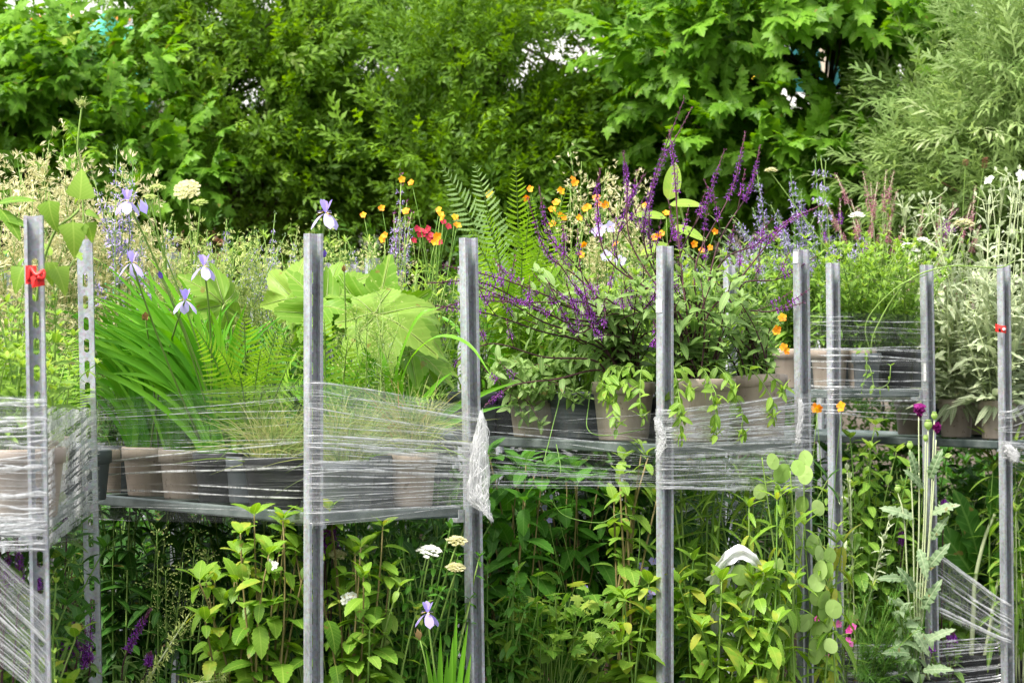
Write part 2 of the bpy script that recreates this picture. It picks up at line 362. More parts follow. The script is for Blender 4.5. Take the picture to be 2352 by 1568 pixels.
def bigleaf_tpl(lobes=5, nth=112, rings=6, cut=.36, droop=.35):
    V = [(0, .3, 0)]; F = []
    for k in range(1, rings + 1):
        rho = k / rings
        for i in range(nth):
            th = (i / nth * 2 - 1) * math.pi
            a = abs(th) / math.pi
            ph = (th / (2 * math.pi)) * (lobes + 2)
            d = abs((ph + .5) % 1 - .5) * 2
            r = .66 * (1 - cut * d ** .85) * (1 - .45 * a ** 1.5)
            if k == rings: r *= 1 + .03 * (1 if i % 2 else -1) + .03 * math.sin(i * .9)
            z = .10 * rho * (d - .5) * (1 - .4 * a) + .025 * math.sin(th * 3 + rho * 5) - droop * (rho * r) ** 2 * 1.6
            V.append((math.sin(th) * r * rho, .3 + math.cos(th) * r * rho, z))
    for i in range(nth):
        F.append((0, 1 + i, 1 + (i + 1) % nth))
        for k in range(rings - 1):
            a = 1 + k * nth; b = a + nth; j = (i + 1) % nth
            F.append((a + i, b + i, b + j, a + j))
    return mk(V, F)
BIG = bigleaf_tpl()
def bigribs(lobes=5):
    out = []
    for k in range(-3, 4):
        th = k * 2 * math.pi / (lobes + 2)
        a = abs(th) / math.pi; r = .64 * (1 - .45 * a ** 1.5)
        pts = [(math.sin(th) * r * s, .3 + math.cos(th) * r * s, -.10 * .5 * s * (1 - .4 * a) + .025 * math.sin(th * 3 + s * .97 * 5) - .35 * (s * r) ** 2 * 1.6 + .008) for s in (0, .35, .7, .97)]
        out.append(pts)
    return out

# ------------------------------------------------------------------ strands
def bez(a, b, c, n=8):
    t = np.linspace(0, 1, n)[:, None]; a, b, c = (np.asarray(q, float) for q in (a, b, c))
    return (1 - t) ** 2 * a + 2 * t * (1 - t) * b + t * t * c
def arc(a, c, bulge=(0, 0, .1), n=8):
    a = np.asarray(a, float); c = np.asarray(c, float)
    return bez(a, (a + c) / 2 + np.asarray(bulge, float), c, n)
def poly(pts, n=24):
    """smooth curve through points (Catmull-Rom)"""
    p = [np.asarray(q, float) for q in pts]; p = [2 * p[0] - p[1]] + p + [2 * p[-1] - p[-2]]
    out = []; k = len(p) - 3; m = max(2, n // k)
    for i in range(k):
        for t in np.linspace(0, 1, m, endpoint=False):
            a, b, c, d = p[i:i + 4]
            out.append(.5 * (2 * b + (c - a) * t + (2 * a - 5 * b + 4 * c - d) * t ** 2 + (3 * b - a - 3 * c + d) * t ** 3))
    out.append(p[-2]); return np.array(out)
def tube(mb, pts, r0, r1=None, sides=5, mat=0, tint=.5, cap=True):
    pts = np.asarray(pts, float); n = len(pts); r1 = r0 if r1 is None else r1
    tg = nrm(np.gradient(pts, axis=0)); ref = np.array([.31, -.9, .22])
    F = frames(tg, np.broadcast_to(ref, (n, 3)))
    rad = np.linspace(r0, r1, n) if np.isscalar(r0) else np.asarray(r0)
    a = np.arange(sides) * 2 * np.pi / sides
    ring = np.stack([np.cos(a), np.zeros(sides), np.sin(a)], -1)
    V = pts[:, None] + np.einsum('nij,sj->nsi', F, ring) * rad[:, None, None]
    fs = []
    for i in range(n - 1):
        for k in range(sides):
            j = (k + 1) % sides; fs.append((i * sides + k, i * sides + j, (i + 1) * sides + j, (i + 1) * sides + k))
    if cap: fs.append(tuple(range(sides - 1, -1, -1))); fs.append(tuple((n - 1) * sides + k for k in range(sides)))
    mb.faces(V.reshape(-1, 3), fs, mat, tint)
def ribbon(mb, pts, w, up=(0, -1, .3), fold=.25, mat=0, tint=.5, taper='blade'):
    pts = np.asarray(pts, float); n = len(pts); tg = nrm(np.gradient(pts, axis=0))
    F = frames(tg, np.broadcast_to(np.asarray(up, float), (n, 3)))
    t = np.linspace(0, 1, n)
    pr = (np.minimum(1, .75 + t * 2) * np.clip((1 - t) * 2.6, 0.02, 1) ** .8) if taper == 'blade' else np.ones(n)
    hw = w * .5 * pr
    x, z = F[:, :, 0], F[:, :, 2]
    V = np.stack([pts - x * hw[:, None] + z * (fold * hw)[:, None], pts, pts + x * hw[:, None] + z * (fold * hw)[:, None]], 1).reshape(-1, 3)
    fs = []
    for i in range(n - 1):
        a = i * 3; fs += [(a, a + 1, a + 4, a + 3), (a + 1, a + 2, a + 5, a + 4)]
    mb.faces(V, fs, mat, tint)
def lathe(mb, prof, c, sides=28, mat=0, tint=.5, tilt=None):
    a = np.arange(sides) * 2 * np.pi / sides
    V = np.array([[(r * math.cos(q), r * math.sin(q), z) for q in a] for r, z in prof]).reshape(-1, 3)
    if tilt is not None: V = V @ np.array(Matrix.Rotation(tilt[0], 3, 'X') @ Matrix.Rotation(tilt[1], 3, 'Y')).T
    fs = []
    for i in range(len(prof) - 1):
        for k in range(sides):
            j = (k + 1) % sides; fs.append((i * sides + k, i * sides + j, (i + 1) * sides + j, (i + 1) * sides + k))
    mb.faces(V + np.asarray(c, float), fs, mat, tint)
def box(mb, lo, hi, mat=0, rot=None, c=(0, 0, 0), tint=.5):
    x0, y0, z0 = lo; x1, y1, z1 = hi
    V = np.array([(x0, y0, z0), (x1, y0, z0), (x1, y1, z0), (x0, y1, z0), (x0, y0, z1), (x1, y0, z1), (x1, y1, z1), (x0, y1, z1)], float)
    if rot is not None: V = V @ np.asarray(rot).T
    mb.faces(V + np.asarray(c, float), [(3, 2, 1, 0), (4, 5, 6, 7), (0, 1, 5, 4), (1, 2, 6, 5), (2, 3, 7, 6), (3, 0, 4, 7)], mat, tint)

def tag(o, label=None, cat=None, group=None, kind=None):
    if label: o['label'] = label
    if cat: o['category'] = cat
    if group: o['group'] = group
    if kind: o['kind'] = kind
    return o
def thing(name, label, cat, loc, group=None):
    o = bpy.data.objects.new(name, None); C.objects.link(o); o.location = tuple(float(q) for q in loc); o.empty_display_size = .1
    return tag(o, label, cat, group)
# ------------------------------------------------------------------ ground
def ground():
    m, nt, out = new_mat('asphalt'); L = nt.links
    pb = nt.nodes.new('ShaderNodeBsdfPrincipled'); pb.inputs['Roughness'].default_value = .9
    tc = nt.nodes.new('ShaderNodeTexCoord')
    n1 = nt.nodes.new('ShaderNodeTexNoise'); n1.inputs['Scale'].default_value = 140; n1.inputs['Detail'].default_value = 3
    n2 = nt.nodes.new('ShaderNodeTexNoise'); n2.inputs['Scale'].default_value = .7; n2.inputs['Detail'].default_value = 6
    L.new(tc.outputs['Object'], n1.inputs['Vector']); L.new(tc.outputs['Object'], n2.inputs['Vector'])
    mx = nt.nodes.new('ShaderNodeMath'); mx.operation = 'MULTIPLY'; L.new(n1.outputs['Fac'], mx.inputs[0]); L.new(n2.outputs['Fac'], mx.inputs[1])
    rp = ramp(nt, [(.12, (.03, .03, .03)), (.4, (.09, .088, .084))]); L.new(mx.outputs[0], rp.inputs['Fac']); L.new(rp.outputs[0], pb.inputs['Base Color'])
    b = nt.nodes.new('ShaderNodeBump'); b.inputs['Strength'].default_value = .5; L.new(n1.outputs['Fac'], b.inputs['Height']); L.new(b.outputs[0], pb.inputs['Normal'])
    L.new(pb.outputs[0], out.inputs['Surface'])
    mb = MB(); mb.faces([(-300, -60, 0), (300, -60, 0), (300, 600, 0), (-300, 600, 0)], [(0, 1, 2, 3)])
    tag(mb.build('ground', m), kind='structure')
    v = MB(); n = 40
    ys = np.linspace(11.6, 18.5, 14); xs = np.linspace(-9, 9, n)
    V = np.array([(x, y, .012 + .05 * math.sin(x * 2.1 + y) * math.sin(y * 1.7) + (.05 if 0 < i < 13 else -.03)) for i, y in enumerate(ys) for x in xs])
    F = [(i * n + k, i * n + k + 1, (i + 1) * n + k + 1, (i + 1) * n + k) for i in range(13) for k in range(n - 1)]
    v.faces(V, F); tag(v.build('planting_bed', 'soil'), kind='structure')
ground()

# ------------------------------------------------------------------ trolleys
POST_H = 1.90
def post_mb():
    mb = MB(); w, d, lip, t = .0195, .027, .007, .0025; z0, z1 = .14, POST_H
    def prism(poly):
        n = len(poly); V = [(x, y, z0) for x, y in poly] + [(x, y, z1) for x, y in poly]
        F = [(i, (i + 1) % n, n + (i + 1) % n, n + i) for i in range(n)] + [tuple(range(n - 1, -1, -1)), tuple(range(n, 2 * n))]
        mb.faces(V, F)
    for s in (-1, 1):   # flange with its returned lip
        p = [(s * w, .0), (s * w, d), (s * (w - lip), d), (s * (w - lip), d - t), (s * (w - t), d - t), (s * (w - t), .0)]
        prism(p if s > 0 else p[::-1])
    # slotted web
    sw, sh, pitch, xw = .0065, .017, .055, w - t
    zs = np.arange(z0 + .06, z1 - .05, pitch)
    for y, flip in ((0., 1), (t, 0)):
        V = []; F = []
        prev = z0
        for z in zs:
            k = len(V); c = sw * .6
            V += [(-xw, y, prev), (xw, y, prev), (-xw, y, z - sh), (xw, y, z - sh), (-xw, y, z + sh), (xw, y, z + sh),
                  (-sw + c, y, z - sh), (sw - c, y, z - sh), (sw, y, z - sh + c), (sw, y, z + sh - c), (sw - c, y, z + sh), (-sw + c, y, z + sh), (-sw, y, z + sh - c), (-sw, y, z - sh + c)]
            F += [(k, k + 1, k + 3, k + 7, k + 6, k + 2), (k + 3, k + 5, k + 9, k + 8), (k + 3, k + 8, k + 7), (k + 5, k + 10, k + 9), (k + 4, k + 2, k + 13, k + 12), (k + 2, k + 6, k + 13), (k + 4, k + 12, k + 11), (k + 5, k + 4, k + 11, k + 10)]
            prev = z + sh
        k = len(V); V += [(-xw, y, prev), (xw, y, prev), (xw, y, z1), (-xw, y, z1)]; F.append((k, k + 1, k + 2, k + 3))
        mb.faces(V, [f[::-1] for f in F] if flip else F)
    for z in zs:        # slot walls
        c = sw * .6
        o = [(-sw + c, z - sh), (sw - c, z - sh), (sw, z - sh + c), (sw, z + sh - c), (sw - c, z + sh), (-sw + c, z + sh), (-sw, z + sh - c), (-sw, z - sh + c)]
        V = [(x, 0, q) for x, q in o] + [(x, t, q) for x, q in o]
        mb.faces(V, [(i, (i + 1) % 8, 8 + (i + 1) % 8, 8 + i) for i in range(8)])
    return mb
post_proto = None
def slab_mb(x0, x1, y0, y1, z, th=.028, r=.007):
    """pressed tray: rounded rolled rim, sunk deck"""
    mb = MB(); prof = [(0.0, z - th), (-.002, z - th + .004), (-.002, z - .004), (.002, z), (.010, z), (.013, z - .009)]
    rings = []
    for dd, q in prof: rings.append([(x0 + dd, y0 + dd, q), (x1 - dd, y0 + dd, q), (x1 - dd, y1 - dd, q), (x0 + dd, y1 - dd, q)])
    V = [p for rg in rings for p in rg]; F = []
    for i in range(len(prof) - 1):
        for k in range(4):
            j = (k + 1) % 4; F.append((i * 4 + k, i * 4 + j, i * 4 + 4 + j, i * 4 + 4 + k))
    n = len(prof) * 4; F.append((n - 4, n - 3, n - 2, n - 1)); F.append((3, 2, 1, 0))
    mb.faces(V, F); return mb
TRO = {}
def trolley(key, label, N, a, b, W, Ln, shelves, tilts, extra_z=0):
    """N near corner; a,b unit vectors along short and long side"""
    global post_proto
    a = np.array(a); b = np.array(b)
    root = thing('plant_trolley', label, 'trolley', (N[0], N[1], 0), 'steel plant trolleys standing in a row')
    ang = math.atan2(b[1], b[0]) - math.pi / 2
    cr = a[0] * b[1] - a[1] * b[0]
    for i, (s, t) in enumerate(((0, 0), (0, W), (Ln, 0), (Ln, W))):
        p = b * s + a * t
        if post_proto is None:
            o = post_mb().build('post', 'steel', root, smooth=False); post_proto = o
        else:
            o = post_proto.copy(); C.objects.link(o); o.parent = root
        o.location = (p[0], p[1], 0)
        face = ang + math.pi if s == 0 else ang        # channel opens outward along the long side
        ti = tilts[i] if i < len(tilts) else 0.
        o.rotation_euler = (Matrix.Rotation(ti, 3, 'Y') @ Matrix.Rotation(face, 3, 'Z')).to_euler()
        o.location.x -= ti * 1.4
    Rm = np.array([[a[0], b[0], 0], [a[1], b[1], 0], [0, 0, 1]])
    for z in shelves:
        mb = slab_mb(.006 if cr > 0 else .006, W - .006, .030, Ln - .030, z)
        mb.V = [v @ Rm.T for v in mb.V]
        if cr < 0: pass
        sh = mb.build('shelf', 'shelf', root, smooth=False)
        for s in (.012, Ln - .012):
            for t in (.024, W - .024):
                hb = MB(); box(hb, (t - .016, s - .021, z - .038), (t + .016, s + .021, z - .0285)); box(hb, (t - .012, s - .021, z - .0285), (t + .012, s - .0175, z - .006))
                hb.V = [v @ Rm.T for v in hb.V]; hb.build('hook', 'steel', sh, smooth=False)
    bm_ = MB()
    for (x0, x1, y0, y1) in ((0, W, -.02, .02), (0, W, Ln - .02, Ln + .02), (-.018, .018, .02, Ln - .02), (W - .018, W + .018, .02, Ln - .02)):
        box(bm_, (x0, y0, .14), (x1, y1, .175))
    bm_.V = [v @ Rm.T for v in bm_.V]; bm_.build('base_frame', 'steel', root, smooth=False)
    for s in (.08, Ln - .08):
        for t in (.06, W - .06):
            wb = MB(); lathe(wb, [(.012, -.016), (.05, -.016), (.055, -.008), (.055, .008), (.05, .016), (.012, .016)], (0, 0, 0), 20, tilt=(math.pi / 2, 0))
            box(wb, (-.014, -.022, .0), (.014, -.017, .085)); box(wb, (-.014, .017, .0), (.014, .022, .085))
            q = b * s + a * t; wb.V = [v + np.array([q[0], q[1], .056]) for v in wb.V]; wb.build('caster', 'pot_black', root)
    TRO[key] = (np.array(N), a, b, W, Ln)
    return root
def NP(u, Y): return np.array([gx(u, Y), Y])
A2 = np.array([.804, .594]); B2 = np.array([-.594, .804])
d1 = NP(197, 7.35) - NP(80, 6.0); L1 = np.linalg.norm(d1); b1 = d1 / L1; a1 = np.array([-b1[1], b1[0]])
def tl(ut, ub, vt): return -(ub - ut) / (1568. - vt)
def tbase(ut, ub, vt, Y):
    """world x of the post foot so that its top is at ut"""
    return ub
T1 = trolley('t1', 'plant trolley at the left edge, wrapped in the thickest film, red tag on its post', NP(88, 6.0) , a1, b1, .5, L1, (1.262, .30), [-.017, -.022, -.022, -.02])
T2 = trolley('t2', 'plant trolley with iris clump, big pale leaves and a film wad on its right post', NP(713, 7.0), A2, B2, .47, 1.45, (1.225, .42), [0, -.016, -.01, -.01])
T3 = trolley('t3', 'plant trolley in the middle carrying the purple salvia in large taupe pots', NP(1520, 7.9), A2, B2, .505, 1.40, (1.36, .40), [0, -.01, -.01, -.01])
T4 = trolley('t4', 'plant trolley with film band below light green herbs, purple poppy growing up its right post', NP(1910, 9.6), A2, B2, .435, 1.35, (1.480, .35), [-.010, -.015, -.01, -.01])
T5 = trolley('t5', 'plant trolley at the right edge with silver felted plants and red ribbon on its post', NP(2302, 9.9), A2, B2, .47, 1.4, (1.300, .30), [-.010, -.01, -.01, -.01])
r7 = NP(1674, 9.9)
T7 = trolley('t7', 'plant trolley mostly hidden behind the purple salvia, only one far post showing', r7 - A2 * .47, A2, B2, .47, 1.3, (1.33, .35), [-.01] * 4)
T8 = trolley('t8', 'plant trolley added in the second row behind the iris trolley to darken the bays', np.array([-1.0, 9.3]), A2, B2, .47, 1.35, (1.22, .42), [0] * 4)  # unseen trolley, added so its shelf blocks sky light behind the bays
T9 = trolley('t9', 'plant trolley added in the second row behind the big pale lobed leaves, darkening the bays', np.array([-.55, 9.75]), A2, B2, .47, 1.35, (1.24, .42), [0] * 4)  # second added trolley, keeps sky light out of the lower bays
def on(key, s, t, z):
    N, a, b, W, Ln = TRO[key]; p = N + b * s + a * t
    return np.array([p[0], p[1], z])

# ------------------------------------------------------------------ stretch film
def film(label, path, vs, seg=10, nf=40, fw=.0022, slant=0., bias=1., seed=1, cross=.05, dense=None, sheet=True, partial=.25, name='stretch_film', sag=.012, heavy=False, mid=False):
    """path: ground points the film runs over; vs: (z_top, z_bottom) at each. folds run along it"""
    r = np.random.default_rng(seed)
    mb = MB(); path = [np.asarray(p, float) for p in path]
    segl = [np.linalg.norm(path[i + 1] - path[i]) for i in range(len(path) - 1)]; cum = np.concatenate([[0], np.cumsum(segl)]); tot = cum[-1]
    def at(s, q):
        """point at path share s, height share q (0 top, 1 bottom)"""
        x = s * tot; i = min(len(segl) - 1, max(0, int(np.searchsorted(cum, x, side='right')) - 1)); f = (x - cum[i]) / segl[i]
        p = path[i] * (1 - f) + path[i + 1] * f
        zt = vs[i][0] * (1 - f) + vs[i + 1][0] * f; zb = vs[i][1] * (1 - f) + vs[i + 1][1] * f
        return np.array([p[0], p[1], zt * (1 - q) + zb * q])
    def nrmat(s):
        x = s * tot; i = min(len(segl) - 1, max(0, int(np.searchsorted(cum, x, side='right')) - 1)); d = path[i + 1] - path[i]
        n = np.array([d[1], -d[0], 0]); n /= np.linalg.norm(n); return n if n[1] < 0 else -n
    if sheet:
        ss = sorted(set(list(np.linspace(0, 1, seg * len(segl) + 1)) + list(cum / tot))); nq = 14
        V = []; UV = []
        for s in ss:
            n = nrmat(s)
            for k in range(nq + 1):
                q = k / nq; p = at(s, q) + n * (sag * .5 * math.sin(q * 19 + s * 7 + seed) * math.sin(s * 23 + q * 5) * .5)
                V.append(p); UV.append((s * tot, q))
        F = []; fuv = []
        for i in range(len(ss) - 1):
            for k in range(nq):
                f = (i * (nq + 1) + k, (i + 1) * (nq + 1) + k, (i + 1) * (nq + 1) + k + 1, i * (nq + 1) + k + 1); F.append(f); fuv += [UV[j] for j in f]
        mb.faces(V, F, 0, .5, fuv)
    for j in range(nf):
        q0 = r.random() ** bias if dense is None or r.random() > .45 else dense[0] + (dense[1] - dense[0]) * r.random()
        q1 = q0 + slant + r.normal() * cross
        s0, s1 = 0., 1.
        if r.random() < partial:
            if r.random() < .5: s0 = r.random() * .7
            else: s1 = .3 + r.random() * .7
        n = 26 if len(segl) > 1 else 16; wob = r.random() * 6
        pts = []
        for s in np.linspace(s0, s1, n):
            q = q0 + (q1 - q0) * s + .004 * math.sin(s * 9 + wob); 
            if q < 0 or q > 1:
                continue
            pts.append(at(s, q) + nrmat(s) * (.003 + .003 * r.random()))
        if len(pts) < 4: continue
        pts = np.array(pts); w = fw * (.22 + 2.3 * r.random() ** 3)
        wv = w * (.5 + .9 * r.random(len(pts))); wv = np.convolve(np.pad(wv, 1, mode='edge'), [.25, .5, .25], 'valid')
        wv *= np.clip(np.minimum(np.arange(len(pts)) + .3, len(pts) - .7 - np.arange(len(pts))) / 2.5, .1, 1)
        up = np.array([0, 0, 1.])
        V = np.stack([pts + up * wv[:, None] * .5, pts + np.array([0, -.0018, 0]), pts - up * wv[:, None] * .5], 1).reshape(-1, 3)
        F = []; fuv = []; u0 = r.random() * 50
        for i in range(len(pts) - 1):
            for k in (0, 1):
                f = (i * 3 + k, i * 3 + 3 + k, i * 3 + 4 + k, i * 3 + 1 + k); F.append(f); fuv += [(u0 + (i + (1 if m in (1, 2) else 0)) / n * tot * 3, u0) for m in range(4)]
        mb.faces(V, F, 1, .5, fuv)
    o = mb.build(name, ['film_heavy' if heavy else 'film_mid' if mid else 'film', 'fold'], origin=np.array([path[0][0], path[0][1], vs[0][1]]), uv=True)
    return tag(o, label, 'plastic film')
def off(key, s, t, out=.032):
    """ground point on the outside of a trolley, near faces"""
    N, a, b, W, Ln = TRO[key]; return N + b * s + a * t
def Z(v, Y): return EYE - (v - 784.) / FPX * Y
N1, N2, N3, N4, N5 = NP(88, 5.955), NP(720, 6.96), NP(1525, 7.86), NP(1918, 9.56), NP(2308, 9.86)
R1, R2, R3, R4 = NP(212, 7.30), NP(1094, 7.24), NP(1856, 8.16), NP(2128, 9.83)
Lf1 = NP(-90, 5.92)
film('thick streaked white film wound round the left edge trolley between its two posts', [Lf1, NP(52, 5.945), NP(108, 5.96)], [(Z(905, 5.92), Z(1266, 5.92)), (Z(910, 5.95), Z(1266, 5.95)), (Z(906, 5.96), Z(1264, 5.96))], nf=70, seed=3, dense=(.76, .97), fw=.0042, cross=.03, heavy=True)
film('slanting streaked film stretched from the red tagged post to the slotted post beside it', [NP(108, 5.96), R1, NP(226, 7.33)], [(Z(930, 5.96), Z(1262, 5.96)), (Z(936, 7.30), Z(1240, 7.30)), (Z(936, 7.33), Z(1236, 7.33))], nf=120, seed=4, slant=-.26, fw=.0050, cross=.05, mid=True)
film('sparse diagonal film strands below the thick band on the left edge trolley', [Lf1, NP(60, 5.945), NP(112, 5.96)], [(Z(1190, 5.92), Z(1450, 5.92)), (Z(1335, 5.95), Z(1575, 5.95)), (Z(1380, 5.96), Z(1640, 5.96))], nf=40, seed=5, fw=.0036, cross=.03, heavy=True)
film('clear film across the iris pots with a few bright streaks', [NP(140, 7.86), NP(690, 7.0), NP(702, 6.965)], [(Z(922, 7.86), Z(1192, 7.86)), (Z(876, 7.0), Z(1206, 7.0)), (Z(874, 6.96), Z(1206, 6.96))], nf=24, seed=6, partial=.7, fw=.0028, cross=.06, bias=1.1)
film('fanned streaks of film over the grass pots and pale shelf edge', [NP(700, 6.965), NP(740, 6.965), R2, NP(1104, 7.26)], [(Z(872, 6.96), Z(1206, 6.96)), (Z(874, 6.96), Z(1206, 6.96)), (Z(934, 7.24), Z(1178, 7.24)), (Z(936, 7.26), Z(1178, 7.26))], nf=50, seed=8, fw=.0036, cross=.04, heavy=True)
film('thin film strands between the crumpled wad and the post with the white label', [NP(1112, 7.30), NP(1505, 7.86)], [(Z(1052, 7.30), Z(1120, 7.30)), (Z(1082, 7.86), Z(1122, 7.86))], nf=26, seed=9, fw=.0022, cross=.12, sheet=True)
film('clear film in front of the slate and taupe pots beside the white labelled post', [NP(1112, 7.30), NP(1505, 7.86)], [(Z(926, 7.30), Z(1050, 7.30)), (Z(948, 7.86), Z(1085, 7.86))], nf=12, seed=10, fw=.0020, cross=.2, partial=.6)
film('broad fan of streaked film round the two large taupe pots', [NP(1505, 7.865), NP(1548, 7.865), R3, NP(1868, 8.18)], [(Z(940, 7.86), Z(1124, 7.86)), (Z(940, 7.86), Z(1124, 7.86)), (Z(902, 8.16), Z(1128, 8.16)), (Z(902, 8.18), Z(1128, 8.18))], nf=95, seed=12, fw=.0036, cross=.08, heavy=True)
film('far side film seen through the plants below the taupe pots', [NP(1540, 8.95), NP(1800, 9.15)], [(Z(1128, 8.95), Z(1225, 8.95)), (Z(1120, 9.15), Z(1180, 9.15))], nf=36, seed=13, fw=.003, cross=.12)
film('nearly clear film hung under the light green herbs', [NP(1846, 9.75), NP(1902, 9.565), NP(1934, 9.565), R4, NP(2140, 9.86)], [(Z(716, 9.75), Z(958, 9.75)), (Z(718, 9.56), Z(962, 9.56)), (Z(716, 9.56), Z(962, 9.56)), (Z(724, 9.86), Z(966, 9.86)), (Z(724, 9.88), Z(966, 9.88))], nf=34, seed=14, fw=.0034, cross=.04, partial=.5, dense=(.62, .92))
film('diagonal film strands fanning down to the right edge post', [NP(2148, 9.88), NP(2296, 9.87), NP(2326, 9.87)], [(Z(1262, 9.88), Z(1410, 9.88)), (Z(1372, 9.87), Z(1480, 9.87)), (Z(1390, 9.87), Z(1490, 9.87))], nf=30, seed=15, fw=.0034, cross=.08, mid=True)
film('film fan on the far right edge beside the silver plants', [NP(2292, 9.865), NP(2326, 9.865), NP(2460, 10.02)], [(Z(935, 9.86), Z(1075, 9.86)), (Z(935, 9.86), Z(1075, 9.86)), (Z(855, 10.0), Z(1140, 10.0))], nf=40, seed=16, fw=.003, cross=.12)
film('low film band across the fine needle plants at the bottom of the picture', [NP(1926, 9.57), NP(2150, 9.88), NP(2300, 9.90), NP(2326, 9.87)], [(Z(1476, 9.57), Z(1620, 9.57)), (Z(1470, 9.88), Z(1620, 9.88)), (Z(1460, 9.9), Z(1600, 9.9)), (Z(1420, 9.87), Z(1600, 9.87))], nf=34, seed=17, fw=.003, cross=.05, partial=.5)

def wad(label, stations, seed, name='film_wad', flat=.016):
    """crumpled film: stations (u, v, half width px, Y); torn strands lie over it"""
    r = np.random.default_rng(seed); mb = MB(); n = 44; k = 22
    st = np.array(stations, float); tt = np.linspace(0, 1, len(st)); V = []; UV = []
    for i in range(n):
        t = i / (n - 1); u, v, hw, Y = (np.interp(t, tt, st[:, c]) for c in range(4))
        c = P(u, v, Y); w = hw / FPX * Y * (1 + .05 * r.normal())
        for j in range(k):
            a = j / k * 2 * math.pi; q = 1 + .12 * math.sin(a * 3 + i * .5 + seed) + .05 * r.normal()
            V.append(c + np.array([math.cos(a) * w * q, math.sin(a) * flat * q * min(1, w / .008), r.normal() * .004])); UV.append((t * 4, j / k))
    F = []; fu = []
    for i in range(n - 1):
        for j in range(k):
            f = (i * k + j, i * k + (j + 1) % k, (i + 1) * k + (j + 1) % k, (i + 1) * k + j); F.append(f); fu += [UV[q] for q in f]
    mb.faces(V, F, 0, .5, fu)
    for _ in range(120):
        t = r.random() * .9; u, v, hw, Y = (np.interp(t, tt, st[:, c]) for c in range(4))
        a = P(u + r.uniform(-1, 1) * hw, v, Y) + [0, -flat - .004, 0]; t2 = min(1, t + .08 + .12 * r.random()); u2, v2, h2, Y2 = (np.interp(t2, tt, st[:, c]) for c in range(4))
        b = P(u2 + r.uniform(-1, 1) * h2, v2, Y2) + [0, -flat - .004, 0]
        tube(mb, arc(a, b, (r.normal() * .008, -.006, 0), 6), .0006 + .0010 * r.random(), .0004, 4, 0)
    o = mb.build(name, ['wad'], origin=P(st[0][0], st[-1][1], st[0][3]), uv=True)
    return tag(o, label, 'plastic film')
wad('crumpled white wad of torn film clinging to the slotted post', [(1106, 940, 3, 7.22), (1106, 985, 13, 7.22), (1102, 1030, 20, 7.22), (1100, 1070, 22, 7.22), (1099, 1110, 25, 7.22), (1098, 1150, 25, 7.22), (1110, 1166, 15, 7.22), (1122, 1180, 5, 7.22), (1132, 1196, 2, 7.22)], 5)
wad('small twisted knot of film with a torn leaf on the white labelled post', [(1508, 960, 6.2, 7.84), (1515, 985, 11.2, 7.84), (1522, 1005, 8.7, 7.84), (1518, 1030, 7.4, 7.84), (1508, 1058, 1.9, 7.84)], 6, flat=.008)
wad('crumpled film bunched on the post above the honesty pods', [(1836, 915, 5.0, 8.13), (1838, 960, 7.4, 8.13), (1832, 1000, 5.0, 8.13), (1830, 1020, 2.5, 8.13)], 7, flat=.008)
wad('ragged knot of film tied round the right edge post', [(2312, 1020, 6.2, 9.84), (2325, 1040, 16.1, 9.84), (2330, 1060, 8.7, 9.84)], 8)
def sheet_strip(label, pts, w, seed):
    """broad torn band of white film, crumpled across its width"""
    r = np.random.default_rng(seed); path = poly(pts, 40); n = len(path); k = 8; V = []; F = []; fu = []
    tg = nrm(np.gradient(path, axis=0)); F3 = frames(tg, np.broadcast_to(np.array([0, -1., .2]), (n, 3)))
    for i in range(n):
        for j in range(k + 1):
            f = j / k - .5; ww = w * (.8 + .25 * math.sin(i * .5 + seed))
            V.append(path[i] + F3[i][:, 0] * f * ww * (1 + .25 * r.normal() * abs(f)) + F3[i][:, 2] * (.005 * math.sin(f * 9 + i * .3) + .0025 * r.normal()))
    for i in range(n - 1):
        for j in range(k):
            f = (i * (k + 1) + j, i * (k + 1) + j + 1, (i + 1) * (k + 1) + j + 1, (i + 1) * (k + 1) + j); F.append(f)
            fu += [(i / n * 2, j / k), (i / n * 2, (j + 1) / k), ((i + 1) / n * 2, (j + 1) / k), ((i + 1) / n * 2, j / k)]
    mb = MB(); mb.faces(V, F, 0, .5, fu)
    return tag(mb.build('plastic_strip', ['strip'], origin=path[-1], uv=True), label, 'plastic film')
sheet_strip('torn white plastic band arched among the stems below the taupe pots', [P(1632, 1338, 7.99), P(1660, 1292, 7.94), P(1698, 1268, 7.94), P(1735, 1290, 7.94), P(1752, 1330, 7.99), P(1738, 1392, 8.04), P(1716, 1450, 8.09), P(1700, 1530, 8.14), P(1690, 1600, 8.14)], .040, 3)
sheet_strip('white plastic strip hanging down beside the torn arched band', [P(1690, 1300, 8.02), P(1655, 1350, 8.04), P(1645, 1420, 8.09), P(1652, 1500, 8.14), P(1640, 1600, 8.14)], .034, 4)

